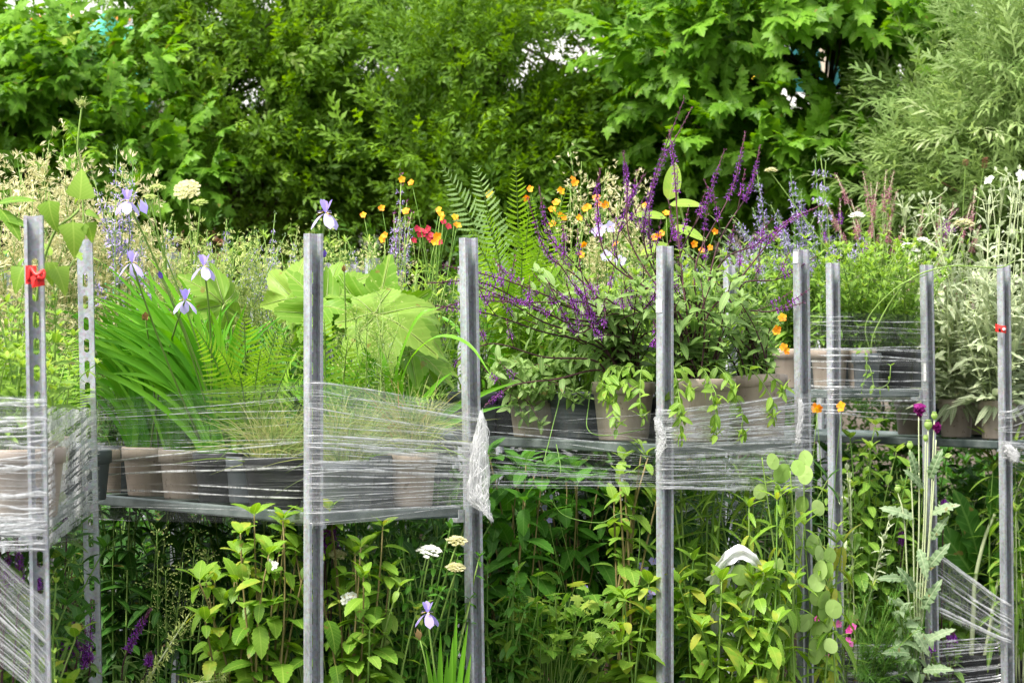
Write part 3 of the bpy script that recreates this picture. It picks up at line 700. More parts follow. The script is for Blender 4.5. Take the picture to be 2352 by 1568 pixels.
# ------------------------------------------------------------------ tags and labels
def red_tag():
    Y = 5.93; root = thing('tag', 'red plastic tag marked with black pen, tied to the slotted left post', 'tag', P(85, 660, Y))
    b = P(85, 660, Y)
    def quad(pts, th=.0008):
        mb = MB(); p = np.array([P(u, v, y) for u, v, y in pts]); q = p + np.array([0, th, 0]); n = len(p)
        mb.faces(np.concatenate([p, q]), [tuple(range(n)), tuple(range(2 * n - 1, n - 1, -1))] + [(i, (i + 1) % n, n + (i + 1) % n, n + i) for i in range(n)][::1]); return mb
    mb = quad([(70, 636, Y), (86, 629, Y - .006), (101, 634, Y), (103, 655, Y), (74, 661, Y - .003)]); mb.build('flap', 'red', root, b, smooth=False)
    lb = MB(); tube(lb, poly([P(66, 645, Y + .012), P(70, 615, Y + .01), P(84, 632, Y - .006), P(100, 622, Y), P(99, 640, Y - .003), P(86, 636, Y - .008)], 24), .0042, .0042, 6); lb.build('loop', 'red', root, b)
    lb2 = MB(); box(lb2, (-.012, 0, -.020), (.010, .001, .018), c=P(72, 630, Y + .014)); lb2.build('strip', 'red', root, b, smooth=False)
    ib = MB()
    for pts in ([(79, 647), (84, 637)], [(86, 638), (90, 640), (87, 645), (91, 648), (87, 654)]):
        tube(ib, [P(u, v, Y - .0075) for u, v in pts], .0006, .0006, 4)
    ib.build('pen_mark', 'ink', root, b)
red_tag()
def red_ribbon():
    Y = 9.845; b = P(2296, 756, Y); root = thing('tag', 'red ribbon with a white spot wrapped round the right edge post', 'tag', b)
    mb = MB(); path = [P(2286, 752, Y + .012), P(2290, 753, Y - .004), P(2298, 755, Y - .008), P(2306, 756, Y - .008), P(2311, 757, Y)]; k = len(path); V = []
    for i, p in enumerate(path):
        h = .0125 * (1 + .1 * math.sin(i * 2)); V += [p + [0, 0, h], p + [0, -.002, 0], p - [0, 0, h], p + [0, .003, 0]]
    F = [(i * 4 + j, (i + 1) * 4 + j, (i + 1) * 4 + (j + 1) % 4, i * 4 + (j + 1) % 4) for i in range(k - 1) for j in range(4)] + [(0, 1, 2, 3), (k * 4 - 1, k * 4 - 2, k * 4 - 3, k * 4 - 4)]
    mb.faces(V, F); mb.build('ribbon', 'red', root, b, smooth=False)
    s = MB(); lathe(s, [(0, .0), (.0055, .0), (.0055, .002), (0, .002)], P(2306, 756, Y - .0105), 14, tilt=(math.pi / 2, 0)); s.build('spot', 'white', root, b)
    s = MB(); box(s, (-.004, -.001, -.006), (.003, .0, .006), c=P(2296, 757, Y - .0105)); s.build('pen_mark', 'ink', root, b)
red_ribbon()
def sticker(key, t, root, z, w, h, face, shift=0.):
    """paper label stuck on a front post of a trolley: on its outer flange ('side') or across its open front ('front')"""
    N, a, b, W, Ln = TRO[key]; c = N + a * (W * t); r = np.random.default_rng(int(z * 1000))
    if face == 'side': n2 = -a; tg = -b; c = c - a * .0208 - b * (.0135 + shift)
    else: n2 = -b; tg = a; c = c - b * .0285 + a * shift
    lean = {('t3', 0): 0, ('t3', 1): .01, ('t1', 1): .022, ('t4', 1): .015}.get((key, t), 0)
    b0 = np.array([c[0] - lean * (z - 1.4), c[1], z]); n = np.array([tg[0], tg[1], 0]); o_ = np.array([n2[0], n2[1], 0]) * .0006
    q = [(-.5, -.5), (0, -.53), (.5, -.48), (.5, .5), (.1, .53), (-.5, .5)]; mb = MB()
    p = np.array([b0 + n * x * w + np.array([0, 0, 1]) * y * h for x, y in q]); p2 = p + o_
    mb.faces(np.concatenate([p, p2]), [tuple(range(6)), tuple(range(11, 5, -1))] + [(k, 6 + k, 6 + (k + 1) % 6, (k + 1) % 6) for k in range(6)])
    return mb.build('label_sticker', 'white', root, np.array(root.location), smooth=False)
sticker('t3', 0, T3, Z(703, 7.88), .025, .034, 'side')
sticker('t1', 1, T1, Z(998, 7.33), .014, .085, 'front', -.014)
sticker('t1', 1, T1, Z(985, 7.33), .013, .070, 'front', .012)
sticker('t4', 1, T4, Z(855, 9.84), .012, .060, 'side', .006)
sticker('t3', 1, T3, Z(592, 8.19), .022, .030, 'side')
# ------------------------------------------------------------------ hedge trees behind
def sprig(tpl, n, ln, lsize, seed, spread=.9, droop=0.):
    r = np.random.default_rng(seed); parts = []
    for i in range(n):
        t = .15 + .85 * i / (n - 1); a = i * 2.4
        d = np.array([math.cos(a) * spread, .55 + .6 * t, math.sin(a) * spread * .6 - droop])
        parts.append(xf(tpl, (0, t * ln, 0), d, (math.cos(a) * -.2, -.25, 1.), lsize * (.75 + .45 * r.random()) * (1.05 - .35 * t)))
    s = .02 * ln
    parts.append(mk([(-s, 0, 0), (s, 0, 0), (s * .3, ln, 0), (-s * .3, ln, 0)], [(0, 1, 2, 3)]))
    return combo(parts)
LEAF2 = leaf_tpl(.56, 2, .2, .25, shape='obov')
NARR2 = leaf_tpl(.27, 3, .2, .3, shape='lance')
SPRIG_H = [sprig(LEAF2, 9, .105, .046, s) for s in range(3)]
SPRIG_W = [sprig(NARR2, 11, .15, .060, s, .8) for s in range(3)]
SPRIG_M = [sprig(MAPLE, 7, .15, .086, s, 1.0, .5 + .1 * s) for s in range(5)]
SPRIG_N = [sprig(MAPLE, 7, .13, .072, s + 9, 1.0, .5 + .1 * s) for s in range(5)]
class Crown:
    pass
def tree(name, label, cat, u, Y, crown, sprigs, leaf, trunk_r, n_clump, n_sprig, seed, clump_r=(.22, .42), group=None, nlimb=9, up=.5, gaps=(), bark='bark', face_dark=None, depth=.55):
    """crown: list of (u, v, du, dv) ellipses in which leaf clumps sit, each at its own distance round Y"""
    r = np.random.default_rng(seed); base = np.array([gx(u, Y), Y, 0.]); gaps = [(g[0], g[1], g[2] + 32, g[3] + 26) for g in gaps]
    root = thing(name, label, cat, base, group)
    C0 = []; tot = sum(c[2] * c[3] for c in crown)
    for (cu, cv, du, dv) in crown:
        k = max(1, int(n_clump * du * dv / tot)); i = 0; guard = 0
        while i < k and guard < 4000:
            guard += 1
            a, b = r.uniform(-1, 1), r.uniform(-1, 1)
            if a * a + b * b > 1: continue
            uu, vv = cu + a * du, cv + b * dv
            if any(((uu - g[0]) / g[2]) ** 2 + ((vv - g[1]) / g[3]) ** 2 < 1 for g in gaps): continue
            y = Y + r.uniform(-depth, depth)
            p = P(uu, vv, Y); p[1] = y; p[2] = max(.15, p[2])
            C0.append(p); i += 1
    C0 = np.array(C0); rad = r.uniform(clump_r[0], clump_r[1], len(C0))
    wb = MB(); top = C0[:, 2].max(); tp = poly([base, base + [r.normal() * .06, r.normal() * .05, top * .3], base + [r.normal() * .14, r.normal() * .1, top * .65], base + [r.normal() * .2, r.normal() * .12, top * .95]], 18)
    tube(wb, tp, trunk_r, trunk_r * .3, 9); wb.build('trunk', bark, root, base)
    lb = MB()
    for c in C0[r.permutation(len(C0))[:max(nlimb, len(C0) // 2)]]:
        s = tp[min(len(tp) - 1, int(len(tp) * max(.12, min(.9, (c[2] - .35) / top))))]
        tube(lb, arc(s, c, (r.normal() * .08, r.normal() * .08, .08), 7), trunk_r * .28, trunk_r * .05, 5)
    lb.build('limbs', bark, root, base)
    mb = MB()
    for ci, (c, q) in enumerate(zip(C0, rad)):
        d = nrm(r.normal(size=(n_sprig, 3)) * [1, 1, .85] + [0, -.12, .22]); rr = q * (.45 + .6 * r.random(n_sprig) ** .6)
        pos = c + d * rr[:, None] * [1.15, 1., .8]
        dirs = nrm(d + np.array([0, 0, up]) + r.normal(size=(n_sprig, 3)) * .45); ups = nrm(np.array([0, -.35, 1.]) + r.normal(size=(n_sprig, 3)) * .35 + d * .5)
        keep = np.ones(n_sprig, bool)
        if len(gaps):
            pu = 1176 + pos[:, 0] / pos[:, 1] * FPX; pv = 784 - (pos[:, 2] - EYE) / pos[:, 1] * FPX
            for g in gaps: keep &= (((pu - g[0]) / g[2]) ** 2 + ((pv - g[1]) / g[3]) ** 2 > 1 - .3 * r.random(n_sprig)) | (r.random(n_sprig) < .13)
        pos, dirs, ups = pos[keep], dirs[keep], ups[keep]; k_ = len(pos)
        if k_ == 0: continue
        tb = np.clip(r.random() ** 1.3 * .62 + r.random(k_) * .38, 0, 1)
        which = r.integers(0, len(sprigs), k_)
        for k in range(len(sprigs)):
            m = which == k
            mb.inst(sprigs[k], pos[m], dirs[m], ups[m], .6 + .7 * r.random(m.sum()), 0, tb[m])
    mb.build('crown', leaf, root, base)
    return root
HG = 'shrubs of the hedge behind the trolleys'
GAPS = [(250, 60, 60, 50), (360, 245, 34, 26), (560, 215, 34, 22), (585, 270, 20, 20), (1180, 205, 22, 18), (870, 172, 30, 12), (1330, 135, 160, 26), (1330, 168, 60, 14), (620, 22, 24, 16), (500, 45, 12, 12), (520, 425, 44, 12), (1000, 205, 30, 14)]
tree('hawthorn_shrub', 'small leaved green hedge shrub beside the left maple, brick showing at its foot', 'hedge shrub', 520, 14.0, [(480, 150, 190, 230), (640, 320, 160, 200), (440, 30, 190, 110), (720, 90, 110, 130), (540, 420, 170, 90)], SPRIG_H, 'hedge leaf', .05, 84, 112, 21, group=HG, gaps=GAPS)
tree('hawthorn_shrub', 'dark hollow hedge shrub with black trunks showing, above the red and orange flowers', 'hedge shrub', 930, 14.6, [(860, 60, 170, 130), (950, 300, 190, 160), (830, 430, 150, 150), (1040, 80, 110, 120)], SPRIG_H, 'hedge leaf', .065, 54, 108, 22, group=HG, gaps=GAPS + [(960, 70, 60, 60), (890, 130, 60, 45), (860, 190, 70, 22)])
tree('hawthorn_shrub', 'bright hedge shrub behind the two tall fern fronds', 'hedge shrub', 1160, 13.8, [(1130, 340, 170, 190), (1180, 120, 150, 130), (1210, 480, 190, 120), (1010, 420, 90, 130)], SPRIG_H, 'hedge leaf', .05, 66, 112, 23, group=HG, gaps=GAPS)
tree('hawthorn_shrub', 'pale tipped hedge shrub behind the purple salvia spikes, white gaps above it', 'hedge shrub', 1420, 14.2, [(1390, 320, 150, 130), (1420, 60, 170, 80), (1500, 250, 90, 60), (1400, 500, 190, 110)], SPRIG_H, 'hedge leaf', .045, 54, 106, 24, group=HG, gaps=GAPS)
tree('maple_tree', 'maple with drooping lobed leaves at the upper left, teal netting showing through', 'tree', 95, 13.4, [(110, 170, 150, 110), (60, 290, 120, 90), (230, 330, 130, 110), (120, 30, 80, 36), (300, 420, 90, 60), (60, 430, 110, 60)], SPRIG_N, 'maple leaf', .05, 62, 34, 25, clump_r=(.2, .36), up=.1, gaps=[(62, 20, 50, 26), (230, 60, 50, 36), (170, 250, 22, 30), (100, 268, 20, 16), (30, 330, 20, 40), (330, 270, 26, 22)], group='maples behind the trolleys')
tree('maple_tree', 'large maple with yellow green lobed leaves right of the purple salvia, slim trunk in gap', 'tree', 1965, 13.2, [(1720, 120, 200, 110), (1960, 60, 190, 70), (1690, 270, 160, 80), (1950, 320, 170, 110), (1800, 390, 170, 70), (2060, 150, 90, 80)], SPRIG_M, 'maple leaf', .034, 80, 32, 26, clump_r=(.2, .36), up=.1, gaps=[(1885, 160, 34, 80), (1800, 250, 60, 40), (1390 + 300, 160, 40, 22), (1870, 140, 50, 60), (2110, 175, 70, 55), (1990, 175, 45, 60)], group='maples behind the trolleys')
tree('butterfly_bush', 'grey green narrow leaved bush arching in at the upper right corner', 'bush', 2360, 12.4, [(2280, 300, 170, 130), (2330, 140, 90, 120), (2220, 420, 130, 90), (2390, 430, 140, 110), (2160, 220, 60, 40)], SPRIG_W, 'willow leaf', .035, 84, 70, 27, clump_r=(.18, .34), up=.3, bark='twig', gaps=[(2120, 130, 80, 50)])
# darker growth further back
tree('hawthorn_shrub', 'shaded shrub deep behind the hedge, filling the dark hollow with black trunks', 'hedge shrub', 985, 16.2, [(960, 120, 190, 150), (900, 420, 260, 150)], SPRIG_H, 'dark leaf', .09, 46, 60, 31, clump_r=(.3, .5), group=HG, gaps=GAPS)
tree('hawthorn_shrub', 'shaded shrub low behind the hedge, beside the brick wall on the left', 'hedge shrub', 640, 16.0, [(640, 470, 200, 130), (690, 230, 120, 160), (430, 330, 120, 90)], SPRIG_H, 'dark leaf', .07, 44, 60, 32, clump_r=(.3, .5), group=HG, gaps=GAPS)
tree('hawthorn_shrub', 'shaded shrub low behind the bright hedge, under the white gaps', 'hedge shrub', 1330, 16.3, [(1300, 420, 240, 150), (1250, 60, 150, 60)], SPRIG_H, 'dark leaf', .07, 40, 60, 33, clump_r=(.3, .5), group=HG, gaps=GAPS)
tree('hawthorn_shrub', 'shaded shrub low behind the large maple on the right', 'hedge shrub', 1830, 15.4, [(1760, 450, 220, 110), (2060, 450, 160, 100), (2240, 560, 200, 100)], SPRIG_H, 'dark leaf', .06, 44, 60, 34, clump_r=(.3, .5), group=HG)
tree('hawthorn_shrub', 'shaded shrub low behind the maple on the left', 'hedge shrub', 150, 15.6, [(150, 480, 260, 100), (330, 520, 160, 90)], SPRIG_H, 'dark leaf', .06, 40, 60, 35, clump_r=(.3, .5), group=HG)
# growth at the foot of the hedge, seen between the shelves
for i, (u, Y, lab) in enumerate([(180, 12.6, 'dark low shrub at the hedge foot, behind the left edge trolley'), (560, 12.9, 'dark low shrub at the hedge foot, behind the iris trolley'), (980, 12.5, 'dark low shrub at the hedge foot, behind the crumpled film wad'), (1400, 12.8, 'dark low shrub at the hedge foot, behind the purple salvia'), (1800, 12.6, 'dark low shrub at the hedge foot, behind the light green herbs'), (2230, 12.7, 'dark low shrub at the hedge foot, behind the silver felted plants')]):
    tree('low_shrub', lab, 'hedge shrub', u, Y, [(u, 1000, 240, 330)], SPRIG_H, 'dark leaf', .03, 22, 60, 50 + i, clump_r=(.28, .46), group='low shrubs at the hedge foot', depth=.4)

# ------------------------------------------------------------------ what stands beyond the hedge
def brick_mat():
    m, nt, out = new_mat('red_brick'); L = nt.links
    pb = nt.nodes.new('ShaderNodeBsdfPrincipled'); pb.inputs['Roughness'].default_value = .9
    tc = nt.nodes.new('ShaderNodeTexCoord'); mp = nt.nodes.new('ShaderNodeMapping'); mp.inputs['Rotation'].default_value = (R(90), 0, 0)
    L.new(tc.outputs['Object'], mp.inputs['Vector'])
    b = nt.nodes.new('ShaderNodeTexBrick'); b.inputs['Scale'].default_value = 4.4; b.inputs['Color1'].default_value = (.22, .075, .045, 1); b.inputs['Color2'].default_value = (.32, .12, .07, 1); b.inputs['Mortar'].default_value = (.30, .27, .23, 1)
    b.inputs['Mortar Size'].default_value = .015
    L.new(mp.outputs[0], b.inputs['Vector']); L.new(b.outputs['Color'], pb.inputs['Base Color']); L.new(pb.outputs[0], out.inputs['Surface']); return m
M['brick'] = brick_mat()
M['coping'] = solid_mat('stone_coping', (.24, .20, .16), (.34, .29, .24), rough=.9)
M['cabin_white'] = solid_mat('white_cabin_paint', (.74, .74, .72), (.82, .82, .80), rough=.5, scale=3)
M['dark_glass'] = solid_mat('dark_window_glass', (.015, .018, .022), (.03, .035, .04), rough=.1)
M['teal'] = solid_mat('teal_netting', (.06, .50, .36), (.13, .66, .50), rough=.7, scale=5, bump=.4)
M['teal_dark'] = solid_mat('dark_teal_board', (.005, .085, .09), (.01, .12, .125), rough=.5, scale=4)
M['timber'] = solid_mat('pale_timber', (.36, .30, .22), (.52, .44, .34), rough=.8, scale=12)
M['yellow'] = solid_mat('yellow_paint', (.82, .56, .02), (.88, .64, .03), rough=.45, scale=6)
M['orange_paint'] = solid_mat('orange_band', (.78, .24, .05), (.85, .35, .08), rough=.6, scale=6)
def wall():
    Y = 17.6; b = np.array([gx(330, Y), Y, 0]); root = thing('brick_wall', 'low red brick wall seen through the hedge on the left', 'wall', b)
    x1 = gx(760, Y); mb = MB(); box(mb, (b[0], Y, 0), (x1, Y + .22, Z(432, Y))); mb.build('wall', 'brick', root, b, smooth=False)
    mb = MB(); box(mb, (b[0] - .03, Y - .05, Z(432, Y) + .002), (x1 + .03, Y + .27, Z(421, Y))); mb.build('coping', 'coping', root, b, smooth=False)
    Y = 17.0; b = np.array([gx(1600, Y), Y, 0]); root = thing('brick_wall', 'weathered wall with stone coping low behind the large maple', 'wall', b)
    x1 = gx(2420, Y); mb = MB(); box(mb, (b[0], Y, 0), (x1, Y + .22, Z(335, Y))); mb.build('wall', 'coping', root, b, smooth=False)
    mb = MB(); box(mb, (b[0] - .03, Y - .05, Z(335, Y) + .002), (x1 + .03, Y + .27, Z(312, Y))); mb.build('coping', 'timber', root, b, smooth=False)
wall()
def cabin(label, u0, u1, Y, vtop, vbot, wins, stripe=None):
    """site cabin on legs: body, roof lip, windows"""
    x0, x1 = gx(u0, Y), gx(u1, Y); z0, z1 = Z(vbot, Y), Z(vtop, Y); b = np.array([(x0 + x1) / 2, Y, 0.])
    root = thing('site_cabin', label, 'cabin', b, 'white cabins beyond the hedge')
    mb = MB(); box(mb, (x0, Y, z0), (x1, Y + 2.6, z1))
    mb.build('body', 'cabin_white', root, b, smooth=False)
    mb = MB(); box(mb, (x0 - .08, Y - .08, z1 + .002), (x1 + .08, Y + 2.68, z1 + .12)); mb.build('roof', 'cabin_white', root, b, smooth=False)
    for x in (x0 + .1, x1 - .1):
        for y in (Y + .1, Y + 2.5): mb = MB(); box(mb, (x - .06, y - .06, 0), (x + .06, y + .06, z0 - .002)); mb.build('leg', 'timber', root, b, smooth=False)
    for (a, c, va, vb) in wins:
        mb = MB(); box(mb, (gx(a, Y), Y - .03, Z(vb, Y)), (gx(c, Y), Y - .003, Z(va, Y))); f = mb.build('window', 'cabin_white', root, b, smooth=False)
        g = MB(); box(g, (gx(a, Y) + .04, Y - .04, Z(vb, Y) + .04), (gx(c, Y) - .04, Y - .0305, Z(va, Y) - .04)); g.build('pane', 'dark_glass', f, b, smooth=False)
    if stripe: mb = MB(); box(mb, (x0, Y - .02, Z(stripe[1], Y)), (x1, Y - .002, Z(stripe[0], Y))); mb.build('stripe', stripe[2], root, b, smooth=False)
cabin('long white cabin glimpsed through gaps in the middle of the hedge', 430, 1560, 23.0, -60, 330, [(860, 1050, 40, 165), (620, 760, 60, 180)])
cabin('white cabin glimpsed between the large maple and the grey green bush', 1590, 2500, 22.0, 60, 300, [(2090, 2200, 66, 120)])
cabin('white cabin with an orange stripe at the far upper left', -260, 300, 24.0, -120, 62, [], stripe=(36, 48, 'orange_paint'))
def hoarding():
    Y = 19.0; b = np.array([gx(100, Y), Y, 0]); root = thing('site_screen', 'teal netting screen behind the maple at the upper left', 'screen', b)
    mb = MB(); n = 60; m = 20; V = []; x0, x1 = gx(-250, Y), gx(345, Y); zt = Z(30, Y)
    for i in range(n + 1):
        for j in range(m + 1):
            x = x0 + (x1 - x0) * i / n; V.append((x, Y + .05 * math.sin(i * 1.1) * math.sin(j * .9 + i * .3), 1.95 + (zt - 1.95) * j / m - (.05 * (1 - math.cos(i * .63)) if j == m else 0)))
    F = [(i * (m + 1) + j, (i + 1) * (m + 1) + j, (i + 1) * (m + 1) + j + 1, i * (m + 1) + j + 1) for i in range(n) for j in range(m)]
    mb.faces(V, F); mb.build('netting', 'teal', root, b)
    for x in np.linspace(x0, x1, 6):
        mb = MB(); tube(mb, [(x, Y + .12, 0), (x, Y + .12, zt + .15)], .025, .025, 8); mb.build('pole', 'steel', root, b)
    Y = 18.6; b = np.array([gx(1850, Y), Y, 0]); root = thing('sign_board', 'dark teal board on pale timber posts behind the large maple', 'sign board', b)
    mb = MB(); box(mb, (gx(1815, Y), Y, Z(212, Y)), (gx(1985, Y), Y + .03, Z(90, Y))); mb.build('board', 'teal_dark', root, b, smooth=False)
    for u in (1897, 1965):
        mb = MB(); tube(mb, [P(u + 8, 225, Y - .04), P(u - 14, 60, Y - .04)], .028, .028, 4); q = mb.build('post', 'timber', root, b, smooth=False)
        mb = MB(); x = P(u + 8, 225, Y - .04); tube(mb, [x, (x[0], x[1], 0)], .028, .028, 4); mb.build('post', 'timber', root, b, smooth=False)
    Y = 20.6; b = np.array([gx(1850, Y), Y, 0]); root = thing('digger_boom', 'yellow machine arm glimpsed at the top edge above the large maple', 'digger', b)
    mb = MB(); tube(mb, [(gx(1640, Y), Y, .6), P(1760, 60, Y), P(1850, -60, Y)], .16, .13, 4); mb.build('boom', 'yellow', root, b, smooth=False)
    mb = MB(); tube(mb, [P(1850, -60, Y - .2), P(1862, 46, Y - .2)], .11, .08, 4); mb.build('stick', 'yellow', root, b, smooth=False)
    mb = MB(); box(mb, (gx(1560, Y), Y - .3, .5), (gx(1700, Y), Y + 1.2, 1.5)); mb.build('body', 'yellow', root, b, smooth=False)
    mb = MB(); box(mb, (gx(1550, Y), Y - .5, .02), (gx(1710, Y), Y + 1.4, .48)); mb.build('track', 'pot_black', root, b, smooth=False)
hoarding()
# ------------------------------------------------------------------ plants
class Plant:
    """a potted plant: Empty at the foot of the pot; pot, compost and every part of the plant are its children"""
    def __init__(s, name, label, cat, u, Y, z, seed, pot='pot_taupe', pr=.075, ph=.125, group=None, tilt=None):
        s.r = np.random.default_rng(seed); s.b = np.array([gx(u, Y), Y, z + .0005]); s.root = thing(name, label, cat, s.b, group); s.Y = Y; s.n = {}
        s.ph = ph; s.pr = pr; s.top = s.b + [0, 0, ph - .015]
        mb = MB(); q = pr * .76; e = .014
        lathe(mb, [(0, .0), (q, .0), (q + .002, .004), (pr - .006, ph - .036), (pr - .004, ph - .034), (pr, ph - .033), (pr + .001, ph - .003), (pr - .001, ph), (pr - .005, ph), (pr - .007, ph - .004), (pr - .008, ph - .03)], s.b, 40, tilt=tilt)
        mb.build('pot', pot, s.root, s.b)
        mb = MB(); k = 26; V = [(0, 0, ph - .013)]; F = []
        for j, rr in enumerate((.4, .75, .99)):
            for i in range(k):
                a = i / k * 2 * math.pi; V.append((math.cos(a) * rr * (pr - .008), math.sin(a) * rr * (pr - .008), ph - .016 + .006 * s.r.normal() * (1 if j < 2 else .3)))
        for i in range(k):
            F.append((0, 1 + i, 1 + (i + 1) % k))
            for j in range(2): F.append((1 + j * k + i, 1 + (j + 1) * k + i, 1 + (j + 1) * k + (i + 1) % k, 1 + j * k + (i + 1) % k))
        V = np.array(V, float)
        if tilt is not None: V = V @ np.array(Matrix.Rotation(tilt[0], 3, 'X') @ Matrix.Rotation(tilt[1], 3, 'Y')).T
        mb.faces(V + s.b, F); mb.build('compost', 'soil', s.root, s.b)
        s.P = {}
    def mb(s, key):
        if key not in s.P: s.P[key] = MB()
        return s.P[key]
    def part(s, name, mb, mats): return mb.build(name, mats, s.root, s.b) if not mb.empty() else None
    def done(s, mats):
        for k, m in s.P.items():
            if not m.empty(): m.build(k, mats[k], s.root, s.b)
        s.P = {}
    def foot(s, k=.55):
        a = s.r.random() * 2 * math.pi; q = s.pr * k * math.sqrt(s.r.random()); return s.top + [math.cos(a) * q, math.sin(a) * q, -.01]
    def tips(s, n, h, spread, lean=(0, 0), hv=.22):
        out = []
        for i in range(n):
            a = i * 2.4 + s.r.random(); q = spread * math.sqrt((i + .6) / n)
            out.append(s.top + [math.cos(a) * q + lean[0], math.sin(a) * q * .8 + lean[1], h * (1 - hv * s.r.random()) * (1 - .15 * (q / max(spread, .01)) ** 2)])
        return out
    def stem(s, tip, key='stems', r0=.0028, r1=.0013, bulge=None, foot=None, n=10, sides=5):
        f = s.foot() if foot is None else np.asarray(foot); tip = np.asarray(tip, float)
        if bulge is None:
            d = tip - f; bulge = np.array([d[0] * -.18, d[1] * -.18, .12 * np.linalg.norm(d[:2])]) + s.r.normal(size=3) * (.012 + .035 * np.linalg.norm(d))
        pts = arc(f, tip, bulge, n); tube(s.mb(key), pts, r0, r1, sides, 0, s.r.random()); return pts
def along(pts, t):
    x = np.clip(t, 0, 1) * (len(pts) - 1); i = np.minimum(x.astype(int), len(pts) - 2); f = (x - i)[:, None]
    return pts[i] * (1 - f) + pts[i + 1] * f, nrm(pts[i + 1] - pts[i])
def leaf_pairs(pl, mb, pts, tpl, size, nodes, t0=.15, t1=1., spread=.85, rise=.45, taper=.4, per=2, mat=0, tint=(.15, .9), droop=.15, jit=.34, young=0.):
    """pairs of leaves standing crosswise up a stem"""
    r = pl.r; t = np.linspace(t0, t1, nodes); p, tg = along(pts, t)
    for k in range(per):
        ang = np.arange(nodes) * (math.pi / 2 if per == 2 else 2.4) + k * 2 * math.pi / per + r.normal(size=nodes) * .3 + r.random() * .6
        ref = np.array([1., .13, 0]); s1 = nrm(np.cross(tg, ref)); s2 = np.cross(tg, s1)
        out = s1 * np.cos(ang)[:, None] + s2 * np.sin(ang)[:, None]
        d = nrm(out * spread + tg * rise + [0, 0, -droop] + r.normal(size=(nodes, 3)) * jit)
        up = nrm(np.array([0, -.25, 1.]) + tg * .6 + r.normal(size=(nodes, 3)) * .2)
        sz = size * (1 - taper * (t - t0) / max(1e-6, t1 - t0)) * (.55 + .75 * r.random(nodes)) * np.where(r.random(nodes) < .06, .35, 1); sz *= np.where(t < t0 + .06, .7, 1)
        ti = np.clip(tint[0] + (tint[1] - tint[0]) * (r.random(nodes) * .7 + .3 * t) + young * t, 0, 1)
        mb.inst(tpl, p, d, up, sz, mat, ti)
def tuft(pl, mb, p, tpl, size, n=5, mat=0, tint=(.5, 1.), up=1.):
    a = np.arange(n) * 2 * math.pi / n + pl.r.random() * 6; d = np.stack([np.cos(a) * .7, np.sin(a) * .7, np.full(n, up)], -1) + pl.r.normal(size=(n, 3)) * .2
    mb.inst(tpl, np.repeat(np.asarray(p)[None], n, 0), d, np.broadcast_to(np.array([0, -.2, 1.]), (n, 3)) - d * .3, size * (.7 + .5 * pl.r.random(n)), mat, tint[0] + (tint[1] - tint[0]) * pl.r.random(n))
def spike(pl, pts, t0, whorls, per, size, floret='violet flower', calyx='plum calyx', budtip=.25, name='flower_spike', gapw=1., tpl=None, loose=1.):
    """flowers in whorls up the end of a stem, small buds at the tip"""
    r = pl.r; mb = MB(); t = np.linspace(t0, 1, whorls); p, tg = along(pts, t)
    ref = np.array([.2, .9, .1]); s1 = nrm(np.cross(tg, ref)); s2 = np.cross(tg, s1)
    for i in range(whorls):
        f = i / max(1, whorls - 1); bud = f > 1 - budtip
        n = per if not bud else max(3, per - 1); a = np.arange(n) * 2 * math.pi / n + r.random() * 6
        out = s1[i] * np.cos(a)[:, None] + s2[i] * np.sin(a)[:, None]
        d = nrm(out + tg[i] * (.5 if not bud else 1.4) + r.normal(size=(n, 3)) * .2)
        sz = size * (1.1 - .55 * f) * (.7 + .5 * r.random(n))
        q = p[i] + out * size * .15 + r.normal(size=(n, 3)) * size * .12 * loose
        mb.inst(TINY, q, d, out + [0, 0, .3], sz * .8, 1, r.random(n))
        if not bud: mb.inst(tpl or LIP, q + d * size * .3, d, nrm(out * .3 + [0, -.3, 1.]), sz, 0, np.clip(r.random(n), 0, 1))
        else: mb.inst(TINY, q, d, out, sz * 1.15, 1, r.random(n) * .6 + .4)
    mb.build(name, [floret, calyx], pl.root, pl.b)

def grass_fan(pl, n, L, W, cu, lean, key='leaves', mat_t=(.1, .9), arch=.35, up=None, foot_k=.7, seg=11, lv=.35, fold=.35, spread=.25):
    mb = pl.mb(key)
    for i in range(n):
        f = pl.foot(foot_k); l = L * (1 - lv * pl.r.random()); dx = lean[0] + pl.r.normal() * spread; dy = lean[1] + pl.r.normal() * spread * .7
        h = math.sqrt(max(.05, 1 - min(.9, dx * dx + dy * dy))); tip = f + np.array([dx, dy, h]) * l
        ar = arch * l * (.5 + pl.r.random()); mid = f + np.array([dx * .35, dy * .35, h * .72]) * l
        tip2 = tip + [dx * ar * .8, dy * ar * .8, -ar * pl.r.random()]
        ribbon(mb, bez(f, mid, tip2, seg), W * (.7 + .5 * pl.r.random()), (pl.r.normal() * .5, -1, .25), fold, 0, mat_t[0] + (mat_t[1] - mat_t[0]) * pl.r.random())

